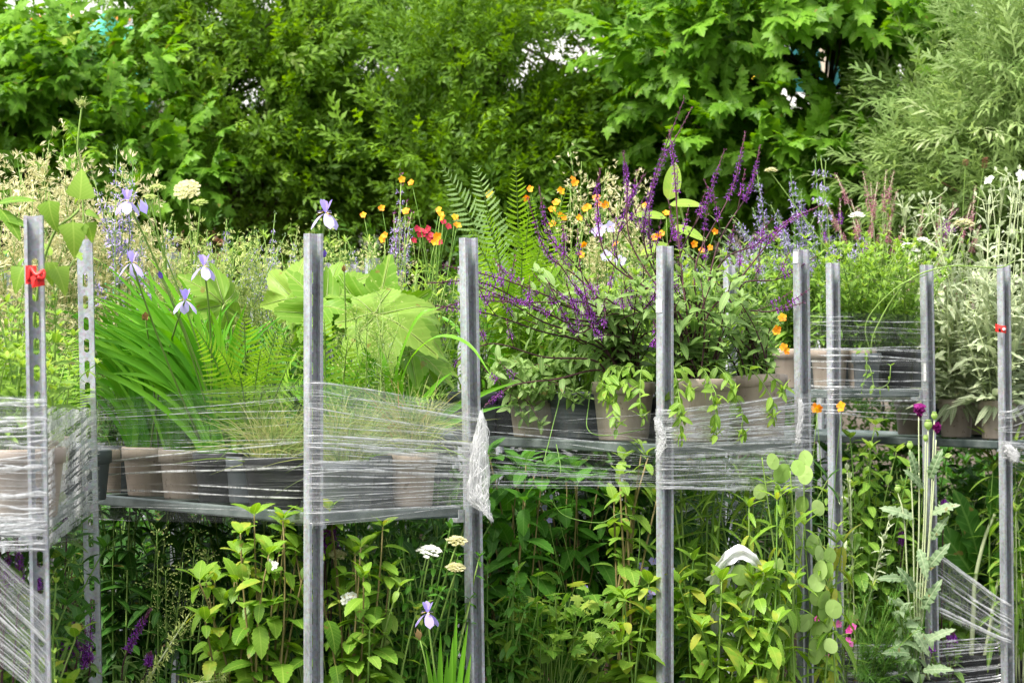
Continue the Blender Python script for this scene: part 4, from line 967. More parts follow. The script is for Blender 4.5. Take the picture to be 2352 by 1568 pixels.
def iris_flower(pl, u, v, Y, s=.045, face=0., mat='iris petal', tint=None, foot=None, bulge=None, name='flower'):
    p = P(u, v, Y); mb = MB(); a0 = face
    for k in range(3):
        a = a0 + k * 2.094 + math.pi * 1.5; d = np.array([math.cos(a), math.sin(a) * .9, -.12])
        mb.inst(FALL, [p], [d], [(0, 0, 1)], s * 1.0, 0, .5 + .3 * pl.r.random() if tint is None else tint)
        mb.inst(PETAL, [p + d * s * .18 + [0, 0, .003]], [d + [0, 0, .1]], [(0, 0, 1)], s * .30, 0, 1.)
        b = a + 1.047; e = np.array([math.cos(b) * .7, math.sin(b) * .6, 1.])
        mb.inst(STAND, [p], [e], [(-math.cos(b), -math.sin(b), .2)], s * .9, 0, .12 + .3 * pl.r.random() if tint is None else tint)
        mb.inst(NARROW, [p + [0, 0, .004]], [d + [0, 0, .5]], [(0, 0, 1)], s * .5, 0, .3); mb.inst(NARROW, [p + d * s * .10 + [0, -.001, .004]], [d], [(0, -.4, 1)], s * .42, 1, .7)
    fl = mb.build(name, [mat, 'yellow flower'], pl.root, pl.b)
    f = pl.foot() if foot is None else foot
    pts = arc(f, p, bulge if bulge is not None else (pl.r.normal() * .02, 0, .05), 12); tube(pl.mb('stems'), pts, .0030, .0024, 6, 0, .5)
    sb = pl.mb('stems'); sb.inst(leaf_tpl(.3, 4, .6, .05, shape='lance'), [p - (pts[-1] - pts[-2]) * .9], [pts[-1] - pts[-2]], [(0, -1, .2)], s * .9, 0, .9)
    return fl
def bud(pl, u, v, Y, mat, L=.03, foot=None, tint=.5):
    p = P(u, v, Y); f = pl.foot() if foot is None else foot; pts = arc(f, p, (pl.r.normal() * .02, 0, .04), 10); tube(pl.mb('stems'), pts, .0026, .002, 5, 0, .5)
    mb = MB(); mb.inst(BLOB, [p], [pts[-1] - pts[-2]], [(0, -1, .1)], L, 0, tint); mb.build('bud', mat, pl.root, pl.b)

def frond(pl, pts, width, mat, pairs=26, normal=(0, -1, .35), tipk=.8, t0=.16, name='frond', rib='green stem', tint=(.25, .85), size_jit=.1):
    mb = MB(); tube(mb, pts, .0032, .0008, 5, 1, .6)
    t = np.linspace(t0, .985, pairs); p, tg = along(pts, t); n = np.broadcast_to(np.asarray(normal, float), (pairs, 3))
    F = frames(tg, n); x, z = F[:, :, 0], F[:, :, 2]; f = (t - t0) / (1 - t0)
    L = width * np.minimum(1, (.55 + f * 2.2)) * (1 - f) ** .72 + .004
    base_t = pl.r.random()
    for sgn in (-1, 1):
        d = nrm(x * sgn + tg * (.32 + .25 * f[:, None]) + pl.r.normal(size=(pairs, 3)) * size_jit * .5 - z * .10)
        mb.inst(PINNA, p, d, z + pl.r.normal(size=(pairs, 3)) * .16, L * (1 + size_jit * pl.r.normal(size=pairs)), 0, np.clip(tint[0] + (tint[1] - tint[0]) * (base_t * .6 + .4 * pl.r.random(pairs)), 0, 1), width=np.clip(.78 * np.linalg.norm(np.diff(pts, axis=0), axis=1).sum() * (1 - t0) / pairs / (.23 * np.maximum(L, .008)), .7, 1.7))
    mb.build(name, [mat, rib], pl.root, pl.b)

def geum(pl, u, v, Y, s=.017, mat='orange flower', foot=None, cup=.35, tint=None, face=None, bulge=None, r0=.0014, stem=True):
    p = P(u, v, Y); mb = MB(); ax = nrm(np.array([pl.r.normal() * .5, -1, .3 + pl.r.normal() * .35]) if face is None else np.array(face, float)); F = frames(ax[None], np.array([[0, 0, 1.]]))[0]
    for k in range(5):
        a = k * 1.2566 + pl.r.random() * .3; o = F[:, 0] * math.cos(a) + F[:, 2] * math.sin(a)
        mb.inst(PETAL, [p], [o + ax * cup], [ax], s * (.9 + .2 * pl.r.random()), 0, pl.r.random() if tint is None else tint, width=1.15)
    for k in range(9):
        a = k * .7; o = F[:, 0] * math.cos(a) + F[:, 2] * math.sin(a); mb.inst(TINY, [p + ax * .001], [o * .4 + ax], [o], s * .35, 1, pl.r.random())
    mb.build('flower', [mat, 'yellow flower'], pl.root, pl.b)
    if stem:
        f = pl.foot() if foot is None else foot; tube(pl.mb('stems'), arc(f, p - ax * .002, bulge if bulge is not None else (pl.r.normal() * .03, pl.r.normal() * .02, .04), 10), r0, r0 * .7, 4, 0, pl.r.random())

def umbel(pl, u, v, Y, rad, mat='white flower', foot=None, rays=26, dome=.35, tilt=(0, -.25, 1), dot=.0042, per=12, name='flower_head', bulge=None, raymat='green stem', r0=.0030):
    p = P(u, v, Y); mb = MB(); ax = nrm(np.array(tilt, float)); F = frames(ax[None], np.array([[0, 1., .1]]))[0]; hub = p - ax * rad * .75
    for i in range(rays):
        a = i * 2.39996; q = math.sqrt((i + .5) / rays) * rad * (.93 + .12 * pl.r.random()); e = p + F[:, 0] * math.cos(a) * q + F[:, 2] * math.sin(a) * q - ax * dome * q * q / rad
        tube(mb, arc(hub, e, -ax * rad * .12, 4), .0007, .0006, 3, 1, .6)
        n = per; b = np.arange(n) * 2.4; w = np.sqrt((np.arange(n) + .5) / n) * rad * 1.05 / math.sqrt(rays)
        c = e + F[:, 0] * (np.cos(b) * w)[:, None] + F[:, 2] * (np.sin(b) * w)[:, None] + ax * (.003 - (w * w)[:, None] * 30) + pl.r.normal(size=(n, 3)) * .0008
        mb.inst(STAR5, c, np.broadcast_to(F[:, 0], (n, 3)) + pl.r.normal(size=(n, 3)) * .3, np.broadcast_to(ax, (n, 3)) + pl.r.normal(size=(n, 3)) * .2, dot * (.7 + .6 * pl.r.random(n)), 0, pl.r.random(n))
    mb.build(name, [mat, raymat], pl.root, pl.b)
    f = pl.foot() if foot is None else foot; pts = arc(f, hub, bulge if bulge is not None else (pl.r.normal() * .02, 0, .05), 10); tube(pl.mb('stems'), pts, r0, r0 * .7, 6, 0, .6); return pts

def cloud(pl, n, h, spread, lean, flo_tpl, flo_size, flo_mat, twigs=9, per=4, t0=.4, stemkey='stems', leaf=None, leaf_size=.03, leaf_mat=None, rise=.9, twl=.07, name='flowers', tint=(0, 1), stem_mat='green stem', hv=.3, nodes=6):
    """many thin branching stems ending in tiny flowers or seeds (one airy mass per stem)"""
    fm = MB()
    for tip in pl.tips(n, h, spread, lean, hv):
        pts = pl.stem(tip, stemkey, .0018, .0009, n=10, sides=4)
        if leaf is not None: leaf_pairs(pl, pl.mb('leaves'), pts, leaf, leaf_size, nodes, .08, .85, taper=.55)
        t = t0 + (1 - t0) * pl.r.random(twigs) ** .8; p, tg = along(pts, t)
        for i in range(twigs):
            d = nrm(np.array([pl.r.normal(), pl.r.normal() * .8, rise * abs(pl.r.normal()) + .3])); l = twl * (.5 + pl.r.random()) * (1.2 - .6 * t[i]); e = p[i] + d * l
            tube(pl.mb(stemkey), arc(p[i], e, (0, 0, .12 * l), 4), .0007, .0005, 3, 0, .6)
            q = p[i] + (e - p[i]) * (.35 + .65 * pl.r.random(per))[:, None] + pl.r.normal(size=(per, 3)) * .010
            fd = nrm(d + pl.r.normal(size=(per, 3)) * .7); fm.inst(flo_tpl, q, fd, pl.r.normal(size=(per, 3)) * .5 + [0, -.4, 1], flo_size * (.6 + .8 * pl.r.random(per)), 0, tint[0] + (tint[1] - tint[0]) * pl.r.random(per))
    pl.part(name, fm, flo_mat)

def herb(pl, n, h, spread, lean, tpl, size, nodes, lmat, smat='green stem', taper=.45, spike_n=0, spike_args=None, hv=.25, r0=.0026, t0=.08, per=2, top=5, rise=.45, spread_l=.85, tips=None, tint=(.15, .9), droop=.15, young=.1):
    tp = tips if tips is not None else pl.tips(n, h, spread, lean, hv)
    for i, tip in enumerate(tp):
        pts = pl.stem(tip, 'stems', r0, r0 * .5, n=10)
        leaf_pairs(pl, pl.mb('leaves'), pts, tpl, size, nodes, t0, .98 if spike_n == 0 else .8, spread_l, rise, taper, per, tint=tint, droop=droop, young=young)
        if i < spike_n: spike(pl, pts, **spike_args)
        elif top: tuft(pl, pl.mb('leaves'), pts[-1], tpl, size * .55, top)
    pl.done({'stems': smat, 'leaves': lmat})

def bigleaf(pl, c, d, up, s, mat='rodgersia leaf', rib='rodgersia rib', stalk=True, tint=None, foot=None):
    """one broad lobed leaf: c where stalk meets blade, d towards its tip"""
    mb = MB(); mb.inst(BIG, [c], [d], [up], s, 0, pl.r.random() if tint is None else tint)
    F = frames(np.array([d], float), np.array([up], float))[0]
    for rp in bigribs(): 
        for sg in (1, -1):
            tube(mb, [np.asarray(c) + F @ (np.array(q) * s + [0, 0, sg * .0012]) for q in rp], s * .006, s * .0015, 4, 1, .6)
    if stalk: tube(mb, arc(pl.foot() if foot is None else foot, np.asarray(c) + F @ np.array([0, .3 * s, -.002]), (0, .03, .06), 9), .005, .004, 6, 1, .4)
    mb.build('leaf', [mat, rib], pl.root, pl.b)
Z1, Z2, Z3, Z4, Z5, Z7 = 1.262, 1.225, 1.36, 1.48, 1.30, 1.33
sd = iter(range(1000, 9000, 7))
VIO = dict(t0=.55, whorls=16, per=6, size=.013)
# ================= trolley 2, upper shelf
p = Plant('potted_iris', 'clump of bright green sword leaves in the dented black pot, pale lilac iris flowers above', 'iris plant', 512, 7.50, Z2, next(sd), 'pot_black', .078, .128)
grass_fan(p, 80, .60, .017, 0, (-.42, -.08), arch=.28, spread=.16, mat_t=(.2, 1.))
grass_fan(p, 40, .46, .014, 0, (-.12, -.1), arch=.2, spread=.22)
for (u, v, f, m, t) in [(292, 462, .1, 'iris petal', None), (303, 604, .9, 'iris petal', None), (468, 612, .3, 'iris petal', None)]:
    iris_flower(p, u, v, 7.2, .037, f, m, t)
bud(p, 372, 640, 7.2, 'dark iris petal', .022); bud(p, 337, 492, 7.3, 'lilac petal', .04)
p.done({'leaves': 'iris leaf', 'stems': 'green stem'})
p = Plant('potted_iris', 'clump of darker sword leaves in the left taupe pot of the iris trolley', 'iris plant', 345, 7.80, Z2, next(sd), 'pot_taupe', .076, .132)
grass_fan(p, 60, .54, .016, 0, (-.2, -.08), arch=.30, spread=.18, mat_t=(0., .9))
iris_flower(p, 425, 690, 7.25, .036, 1.2); bud(p, 335, 735, 7.3, 'brown seed', .03)
p.done({'leaves': 'iris leaf', 'stems': 'green stem'})
p = Plant('potted_iris', 'thin leaved iris in the second taupe pot, lilac flower standing beside the plain near post', 'iris plant', 425, 7.66, Z2, next(sd), 'pot_taupe', .07, .130)
grass_fan(p, 40, .50, .013, 0, (.0, -.05), arch=.25, spread=.25, mat_t=(.1, .9))
p.done({'leaves': 'iris leaf', 'stems': 'green stem'})
p = Plant('potted_herb', 'shaded small leaved plant in the taupe pot beside the slotted post', 'herb', 262, 7.97, Z2, next(sd), 'pot_taupe', .07, .12)
herb(p, 12, .26, .10, (-.01, -.03), OVAL, .045, 7, 'deep leaf')
p = Plant('potted_grass', 'fine yellowing tuft grass arching over the dented black pot left of the near post', 'grass plant', 632, 7.31, Z2, next(sd), 'pot_black', .082, .125)
grass_fan(p, 260, .22, .0024, 0, (.0, -.10), arch=.55, spread=.36, fold=.1, seg=7); p.done({'leaves': 'straw blade'})
p = Plant('potted_grass', 'fine green tuft grass in the slate pot behind the film fan', 'grass plant', 795, 7.18, Z2, next(sd), 'pot_slate', .076, .120)
grass_fan(p, 260, .23, .0024, 0, (.0, -.06), arch=.5, spread=.34, fold=.1, seg=7, mat_t=(0., .8)); p.done({'leaves': 'straw blade'})
p = Plant('potted_grass', 'straw tipped tuft grass drooping over the pale taupe pot near the crumpled film', 'grass plant', 948, 7.29, Z2, next(sd), 'pot_taupe', .062, .135)
grass_fan(p, 340, .25, .0024, 0, (-.12, -.06), arch=.6, spread=.34, fold=.1, seg=8, mat_t=(.1, 1.)); p.done({'leaves': 'straw blade'})
p = Plant('potted_grass', 'broad strap leaved plant, one blade arching past the post with the film wad', 'grass plant', 905, 7.42, Z2, next(sd), 'pot_slate', .06, .12)
grass_fan(p, 24, .40, .015, 0, (.05, 0), arch=.35, spread=.33, mat_t=(.3, 1.))
for pts, w in [([P(915, 960, 7.4), P(935, 840, 7.3), P(1000, 775, 7.15), P(1075, 790, 7.05), P(1132, 868, 7.0)], .013), ([P(900, 960, 7.4), P(915, 840, 7.3), P(960, 730, 7.2), P(1012, 705, 7.2)], .013), ([P(895, 960, 7.4), P(888, 860, 7.3), P(870, 790, 7.3)], .017)]: ribbon(p.mb('leaves'), poly(pts, 18), w, (0, -.7, .7), .3, 0, .8)
p.done({'leaves': 'iris leaf'})
p = Plant('potted_fern', 'fern with toothed light green fronds in front of the plain near post', 'fern', 575, 7.46, Z2, next(sd), 'pot_slate', .07, .12)
for tip, w, nm in [((560, 722), .058, (0, -1, .2)), ((448, 752), .050, (.2, -1, .4)), ((660, 770), .058, (-.1, -1, .3)), ((690, 800), .055, (0, -.8, .6)), ((600, 800), .05, (.2, -1, .3)), ((720, 850), .05, (.1, -.8, .6)), ((500, 800), .05, (.3, -1, .3)), ((640, 745), .05, (-.2, -1, 0)), ((545, 850), .045, (0, -1, .5))]:
    frond(p, arc(p.foot(.3), P(tip[0], tip[1], 7.12 + .1 * p.r.random()), (0, .05, .09), 12), w * 1.45, 'fern leaf', 22, nm)
p = Plant('potted_fern', 'low fern behind the near post, fronds spreading towards the big pale leaves', 'fern', 760, 7.38, Z2, next(sd), 'pot_slate', .07, .12)
for tip, w, nm in [((800, 775), .05, (0, -.9, .5)), ((840, 815), .045, (0, -.9, .5)), ((745, 730), .055, (0, -1, .2)), ((830, 870), .04, (.2, -.8, .6)), ((700, 720), .05, (.2, -1, .3)), ((892, 842), .03, (0, -1, .3)), ((1030, 905), .03, (0, -.8, .6))]:
    frond(p, arc(p.foot(.3), P(tip[0], tip[1], 7.2 + .1 * p.r.random()), (0, .05, .09), 12), w * 1.4, 'fern leaf', 20, nm)
def rodg(label, u, Y, leaves, seed, back=0.):
    q = Plant('potted_rodgersia', label, 'foliage plant', u, Y, Z2, seed, 'pot_black', .075, .13)
    for (lu, lv, lY, d, up, s, t) in leaves: bigleaf(q, P(lu, lv, lY + back), d, up, s, tint=t)
rodg('very large pale lobed leaves right of the near post, one lit leaf pointing right', 830, 7.62, [(800, 700, 7.30, (1.0, -.35, -.35), (.15, -.85, .6), .27, .75), (850, 810, 7.6, (.15, -.3, .75), (.1, -.9, .5), .27, .1), (880, 700, 7.45, (.9, -.1, -.45), (.1, -.6, .8), .21, .4), (905, 720, 7.7, (.95, .2, .25), (-.2, -.9, .6), .14, .95), (775, 770, 7.5, (-.35, -.2, .6), (.2, -.85, .5), .22, .3), (895, 800, 7.4, (.8, -.4, -.2), (.1, -.35, .9), .21, .3), (850, 770, 7.45, (.3, -.6, -.3), (0, -.6, .8), .22, .5), (930, 820, 7.5, (.9, -.2, -.1), (-.1, -.6, .8), .15, .4)], next(sd), .12)
rodg('very large pale lobed leaves left of the near post, cupped upward', 610, 7.85, [(640, 700, 7.4, (.8, -.3, .30), (-.25, -.55, .8), 0.211, .6), (545, 735, 7.5, (-.4, -.3, .45), (.3, -.85, .5), 0.202, .45), (680, 720, 7.35, (.8, -.5, .2), (0, -.6, .8), 0.194, .2), (665, 735, 7.6, (.1, .1, .7), (-.2, -1, .2), .2, .9), (715, 715, 7.5, (.6, -.2, .5), (.1, -.8, .6), 0.194, .55)], next(sd), .27)
# back of trolley 2
def silene(label, u, Y, h, seed, n=24, spread=.17, z=Z2, lean=(0, 0), twigs=14, mat='cream flower', size=.017, twl=.07, grp='cream flowered plants'):
    q = Plant('potted_catchfly', label, 'flowering plant', u, Y, z, seed, 'pot_slate', .075, .13, group=grp)
    cloud(q, n, h, spread, lean, TRUMPET, size, mat, twigs, 5, .35, leaf=NARROW, leaf_size=.045, rise=.9, twl=twl)
    q.done({'stems': 'green stem', 'leaves': 'grey leaf'})
silene('cream flowered airy plant behind the two left iris flowers', 330, 8.3, .74, next(sd), 26, .19)
silene('cream seeded airy plant between the left iris flowers and the pale umbel', 480, 8.1, .66, next(sd), 30, .20, mat='seed green', size=.013)
silene('cream seeded airy plant directly behind the cupped big leaves', 590, 8.2, .58, next(sd), 24, .17, mat='seed green', size=.013)
silene('tall cream flowered airy plant behind the slotted post, under the drooping shoot', 215, 8.2, .86, next(sd), 30, .17, lean=(-.03, 0))
silene('tall cream flowered airy plant behind the red tag', 120, 7.7, .88, next(sd), 28, .15)
silene('cream flowered airy plant at the left edge of the shelf behind the red tag post', 40, 7.4, .78, next(sd), 24, .15)
silene('airy plant of tiny pale seeds floating before the big lobed leaves', 850, 7.3, .46, next(sd), 9, .10, mat='seed green', size=.006, twl=.06)
silene('thin airy plant with pale seeds left of the orange flowers', 800, 8.0, .62, next(sd), 10, .12, mat='seed green', size=.007, lean=(.05, 0))
def nepeta(label, u, Y, z, tips, seed, leafm='grey leaf', flo='lavender flower', cal='grey leaf', n_extra=8, h=.5, size=.013, spread=.15, whorls=9, lsize=.035, per=7, grp='lavender spiked plants'):
    q = Plant('potted_catmint', label, 'flowering plant', u, Y, z, seed, 'pot_slate', .075, .13, group=grp)
    T = [P(a, b, Y - .05 + .1 * q.r.random()) for a, b in tips] + q.tips(n_extra, h, spread)
    for i, tip in enumerate(T):
        pts = q.stem(tip, 'stems', .0026, .0013); leaf_pairs(q, q.mb('leaves'), pts, OVAL, lsize, 11, .08, .80, taper=.5)
        spike(q, pts, t0=.70 if i < len(tips) else .78, whorls=whorls, per=per, size=size, floret=flo, calyx=cal, budtip=.15, loose=2.2)
    q.done({'stems': 'green stem', 'leaves': leafm})
nepeta('tall lavender whorled spikes standing above the left iris flowers', 285, 7.98, Z2, [(268, 342), (306, 372), (212, 402), (292, 400), (250, 470)], next(sd), n_extra=3, h=.6, size=.018, whorls=9)
nepeta('loose lavender spikes left of the iris flower near the post', 610, 8.3, Z2, [(632, 490), (590, 535), (560, 560), (655, 540), (520, 560), (640, 570)], next(sd), n_extra=4, h=.5, size=.012)
p = Plant('potted_umbel', 'white dinner plate umbel with smaller green umbels behind the iris trolley', 'flowering plant', 440, 8.2, Z2, next(sd), 'pot_slate', .075, .13)
umbel(p, 428, 430, 8.1, .037, 'cream flower', rays=34, dome=.35, tilt=(-.1, -.75, .75)); umbel(p, 460, 462, 8.0, .022, 'seed green', rays=16); umbel(p, 362, 428, 8.0, .022, 'seed green', rays=14); umbel(p, 345, 450, 8.1, .02, 'seed green', rays=12)
herb(p, 10, .5, .12, (0, 0), SERRL, .05, 8, 'lime leaf', top=4)
p = Plant('potted_iris', 'iris with the pale flower just right of the near post top and dark bud', 'iris plant', 775, 7.5, Z2, next(sd), 'pot_slate', .07, .13)
iris_flower(p, 748, 490, 7.3, .043, .35); bud(p, 744, 592, 7.2, 'dark iris petal', .022); bud(p, 790, 625, 7.3, 'brown seed', .02)
grass_fan(p, 26, .36, .012, 0, (0, 0), arch=.2, spread=.2); p.done({'leaves': 'iris leaf', 'stems': 'green stem'})
# ================= trolley 1, upper shelf
p = Plant('potted_bell_vine', 'plant whose shoot of large heart shaped leaves leans over the red tagged post', 'foliage plant', 60, 6.25, Z1, next(sd), 'pot_taupe', .085, .15)
vp = poly([p.foot(), P(62, 900, 6.2), P(80, 720, 6.15), P(100, 600, 6.1), P(128, 530, 6.08), P(165, 498, 6.05), P(182, 480, 6.05)], 30); tube(p.mb('stems'), vp, .0042, .0026, 6, 0, .8)
lb = p.mb('leaves')
for (u, v, d, up, s, t) in [(112, 442, (.05, -.1, -.9), (-.5, -.85, .2), .085, .55), (180, 478, (.12, .1, 1.), (.3, -.9, .1), .088, .8), (166, 492, (.12, -.3, -1.), (.2, -.9, .35), .088, .75), (186, 486, (1., .1, -.15), (0, -.5, .9), .045, .6), (196, 500, (.4, .1, -1.), (.4, -.8, .2), .055, .5), (120, 600, (.5, -.3, -.8), (.4, -.8, .4), .075, .8), (60, 600, (-.4, -.3, -.9), (-.2, -.9, .3), .07, .6), (105, 590, (.3, -.2, -.9), (.3, -.9, .3), .06, .7)]:
    lb.inst(HEART, [P(u, v, 6.05)], [d], [up], s, 0, t)
for (u, v, d) in [(-8, 470, (1, -.2, .35)), (-12, 500, (1, -.2, -.05)), (0, 480, (.6, -.4, -.6))]: lb.inst(OVAL, [P(u, v, 6.3)], [d], [(0, -.5, .9)], .085, 0, .35)
for i in range(6):
    pts = p.stem(p.top + [-.14 + .05 * i, .05 * p.r.normal(), .34 + .1 * p.r.random()], r0=.003); leaf_pairs(p, lb, pts, OVAL, .06, 9)
p.done({'stems': 'green stem', 'leaves': 'lime leaf'})
p = Plant('potted_carrot', 'tall wild carrot with a spidery unopened flower head over the maple leaves', 'flowering plant', 195, 7.6, Z2, next(sd), 'pot_slate', .07, .13)
vp = poly([p.foot(), P(192, 600, 7.6), P(186, 400, 7.6), P(178, 340, 7.6), P(186, 260, 7.6), P(189, 247, 7.6)], 26); tube(p.mb('stems'), vp, .003, .0024, 6, 0, .7)
mb = MB(); c = P(189, 244, 7.6)
for i in range(46):
    d = nrm(np.array([p.r.normal(), p.r.normal(), .5 + .8 * abs(p.r.normal())])); tube(mb, arc(c, c + d * (.014 + .020 * p.r.random()), (0, 0, -.004), 4), .0008, .0004, 3, 0, p.r.random())
mb.inst(STAR5, c + p.r.normal(size=(40, 3)) * .006 + [0, 0, .008], p.r.normal(size=(40, 3)), np.broadcast_to([0., -.3, 1.], (40, 3)), .004, 0, .9)
mb.build('flower_head', 'seed green', p.root, p.b)
q2 = arc(P(182, 330, 7.6), P(150, 290, 7.6), (-.01, 0, .01), 6); tube(p.mb('stems'), q2, .0016, .0008, 4, 0, .6)
leaf_pairs(p, p.mb('leaves'), q2, NARROW, .03, 6, .2, 1., per=3); leaf_pairs(p, p.mb('leaves'), vp[:14], SERRL, .06, 8)
p.done({'stems': 'green stem', 'leaves': 'lime leaf'})
FERN1 = [(106, 7.2, [(150, 860), (215, 820), (120, 875), (238, 865), (175, 770)], 'yellowish fern between the two slotted left posts'), (30, 6.5, [(10, 780), (-40, 800), (60, 760), (40, 830)], 'yellowish fern at the left edge below the heart leaves')]
for (u, Y, tips, lab) in FERN1:
    p = Plant('potted_fern', lab, 'fern', u, Y, Z1, next(sd), 'pot_slate', .07, .12)
    for t in tips: frond(p, arc(p.foot(.3), P(t[0], t[1], Y - .12 if u < 100 else 7.45), (0, .03, .10), 12), .065, 'fern leaf', 22, (p.r.normal() * .3, -.8, .6))
    herb(p, 14, .26, .13, (0, 0), OVAL, .04, 8, 'lime leaf')
for (u, Y, h, lab) in [(85, 6.95, .30, 'broad leaved young plant behind the slanting film on the left'), (20, 6.15, .22, 'leafy plant in a taupe pot behind the thick left film'), (-40, 6.3, .26, 'leafy plant at the left edge half hidden by the thick film'), (55, 6.62, .34, 'leafy plant behind the red tagged post')]:
    p = Plant('potted_herb', lab, 'herb', u, Y, Z1, next(sd), 'pot_taupe', .078, .15); herb(p, 13, h, .12, (0, -.02), OVAL, .05, 8, 'lime leaf')
p = Plant('potted_lupin', 'plant with a starburst of narrow bright leaves above the slanting film', 'foliage plant', 108, 7.2, Z1, next(sd), 'pot_slate', .07, .13)
for (u, v) in [(158, 850), (175, 900), (140, 920), (200, 885), (178, 925)]:
    c = P(u, v, 7.42); tube(p.mb('stems'), arc(p.foot(), c, (0, 0, .04), 8), .002, .0015, 5, 0, .5); n = 8; a = np.arange(n) * 2 * math.pi / n
    p.mb('leaves').inst(NARROW, np.repeat(c[None], n, 0), np.stack([np.cos(a), -.2 + np.sin(a) * .7, np.full(n, .0)], -1), np.broadcast_to([0, -.5, 1.], (n, 3)), .065, 0, .7 + .3 * p.r.random(n))
p.done({'stems': 'green stem', 'leaves': 'iris leaf'})
p = Plant('potted_herb', 'round leaved plant pressed flat against the slanting film', 'herb', 92, 7.05, Z1, next(sd), 'pot_taupe', .07, .12)
lb = p.mb('leaves')
for (u, v, s, d) in [(130, 1000, .060, (.1, 0, -1)), (140, 1060, .050, (.2, 0, -1)), (128, 1100, .062, (0, 0, -1)), (112, 1010, .05, (-.2, 0, -1)), (140, 1150, .045, (.1, 0, -1)), (118, 1190, .05, (0, 0, -1))]: lb.inst(leaf_tpl(.7, 8, .1, .1), [P(u, v - 25, 6.72)], [d], [(0, -1, .1)], s, 0, .4 + .5 * p.r.random())
p.stem(P(130, 1000, 6.74)); p.done({'stems': 'green stem', 'leaves': 'silver leaf'})
# ================= between trolleys 2 and 3: fern, orange flowers
p = Plant('potted_fern', 'tall fern with two pale blue green fronds and a shuttlecock of yellow green ones', 'fern', 1190, 8.75, Z3, next(sd), 'pot_black', .07, .12)
for tip, w, m, nm in [((1018, 385), .112, 'blue fern leaf', (.25, -1, .15)), ((1090, 378), .098, 'blue fern leaf', (0, -1, .1)), ((1184, 366), .075, 'fern leaf', (0, -1, 0)), ((1255, 520), .085, 'fern leaf', (-.1, -1, .2)), ((1310, 420), .07, 'fern leaf', (0, -1, .2)), ((1075, 520), .09, 'fern leaf', (.2, -1, .3)), ((1330, 560), .08, 'fern leaf', (-.2, -.9, .4)), ((1110, 480), .085, 'fern leaf', (.2, -1, .1)), ((1220, 450), .08, 'fern leaf', (0, -1, .1)), ((1280, 600), .08, 'fern leaf', (-.2, -.9, .3)), ((1130, 600), .08, 'fern leaf', (.3, -.9, .3)), ((1200, 560), .075, 'fern leaf', (0, -1, .3))]:
    Yt = 8.2 + .12 * p.r.random() - (.1 if tip[1] > 500 else 0)
    frond(p, arc(p.top + [p.r.normal() * .02, p.r.normal() * .02, 0], P(tip[0], tip[1], Yt), ((tip[0] - 1190) * -.00025, .04, .10), 14), w, m, 32, nm, t0=.2, tint=(.0, .8) if m == 'fern leaf' else (.3, .9))
def geumplant(label, u, Y, z, fl, seed, mat='orange flower', s=.0120, n=8, h=.4, grp='orange flowered plants', lean=(0, 0)):
    q = Plant('potted_avens', label, 'flowering plant', u, Y, z, seed, 'pot_slate', .075, .13, group=grp)
    for (a, b) in fl: geum(q, a, b, Y - .05 + .1 * q.r.random(), s * (.85 + .3 * q.r.random()), mat)
    herb(q, n, h, .14, lean, SERRL, .06, 7, 'lime leaf', top=4, hv=.4)
silene('cream seeded airy plant at the back, behind the iris beside the near post', 720, 8.6, .70, next(sd), 24, .2, mat='seed green', size=.011)
silene('thin cream flowered plant among the red and orange flowers', 900, 8.55, .62, next(sd), 14, .18, mat='cream flower', size=.012)
geumplant('orange flowered avens left of the blue green fern fronds', 960, 8.35, Z2, [(835, 494), (877, 478), (922, 412), (932, 486), (1008, 482), (1012, 492), (1018, 500), (1003, 542), (1000, 555), (880, 548), (945, 420), (1050, 518), (1045, 500), (885, 540)], next(sd), n=16, h=.6, s=.0125)
geumplant('apricot flowered avens between the fern and the purple salvia', 1300, 8.6, Z3, [(1218, 434), (1125, 446), (1208, 455), (1278, 466), (1284, 492), (1290, 438), (1268, 482), (1345, 480), (1320, 420), (1315, 412), (1330, 500), (1295, 500), (1270, 515), (1350, 475)], next(sd), n=14, h=.5, s=.0125)
geumplant('orange flowered avens among the purple salvia stems', 1530, 8.75, Z3, [(1482, 472), (1530, 490), (1512, 540), (1505, 545), (1520, 536), (1370, 455), (1390, 470), (1375, 470), (1642, 532), (1595, 560), (1612, 575), (1632, 568), (1340, 560), (1415, 560), (1335, 585)], next(sd), n=12, h=.45, s=.0125)
p = Plant('potted_avens', 'red flowered plant just left of the tall fern', 'flowering plant', 985, 8.5, Z2, next(sd), 'pot_slate', .075, .13)
for (u, v) in [(958, 525), (968, 530), (978, 532), (962, 538), (972, 540), (985, 545), (950, 552), (992, 552), (1010, 555), (1018, 510), (1030, 520), (982, 525), (990, 540)]: geum(p, u, v, 8.4, .0105, 'red flower', tint=p.r.random())
herb(p, 14, .55, .13, (0, 0), NARROW, .055, 9, 'lime leaf')
nepeta('drooping purple spikes above the red flowers', 915, 8.6, Z2, [(922, 402), (918, 480), (935, 465), (945, 488), (905, 492)], next(sd), n_extra=0, size=.014, whorls=9, flo='lavender flower', cal='plum calyx')
silene('cream bell flowered plant standing tall behind the purple salvia', 1370, 8.9, .80, next(sd), 12, .15, z=Z3, twigs=10, size=.016)
silene('cream bell flowered plant behind the apricot avens', 1430, 9.1, .72, next(sd), 14, .12, z=Z3, twigs=9, size=.016)
p = Plant('potted_geranium', 'pale lilac geranium flowers low behind the purple salvia', 'flowering plant', 1390, 8.6, Z3, next(sd), 'pot_slate', .075, .13)
for (u, v) in [(1380, 525), (1400, 522), (1392, 588), (1425, 600), (1372, 532)]: geum(p, u, v, 8.35, .019, 'lilac petal', tint=.95, face=(p.r.normal() * .3, -1, .2))
herb(p, 12, .40, .14, (0, 0), SERRL, .06, 7, 'lime leaf')
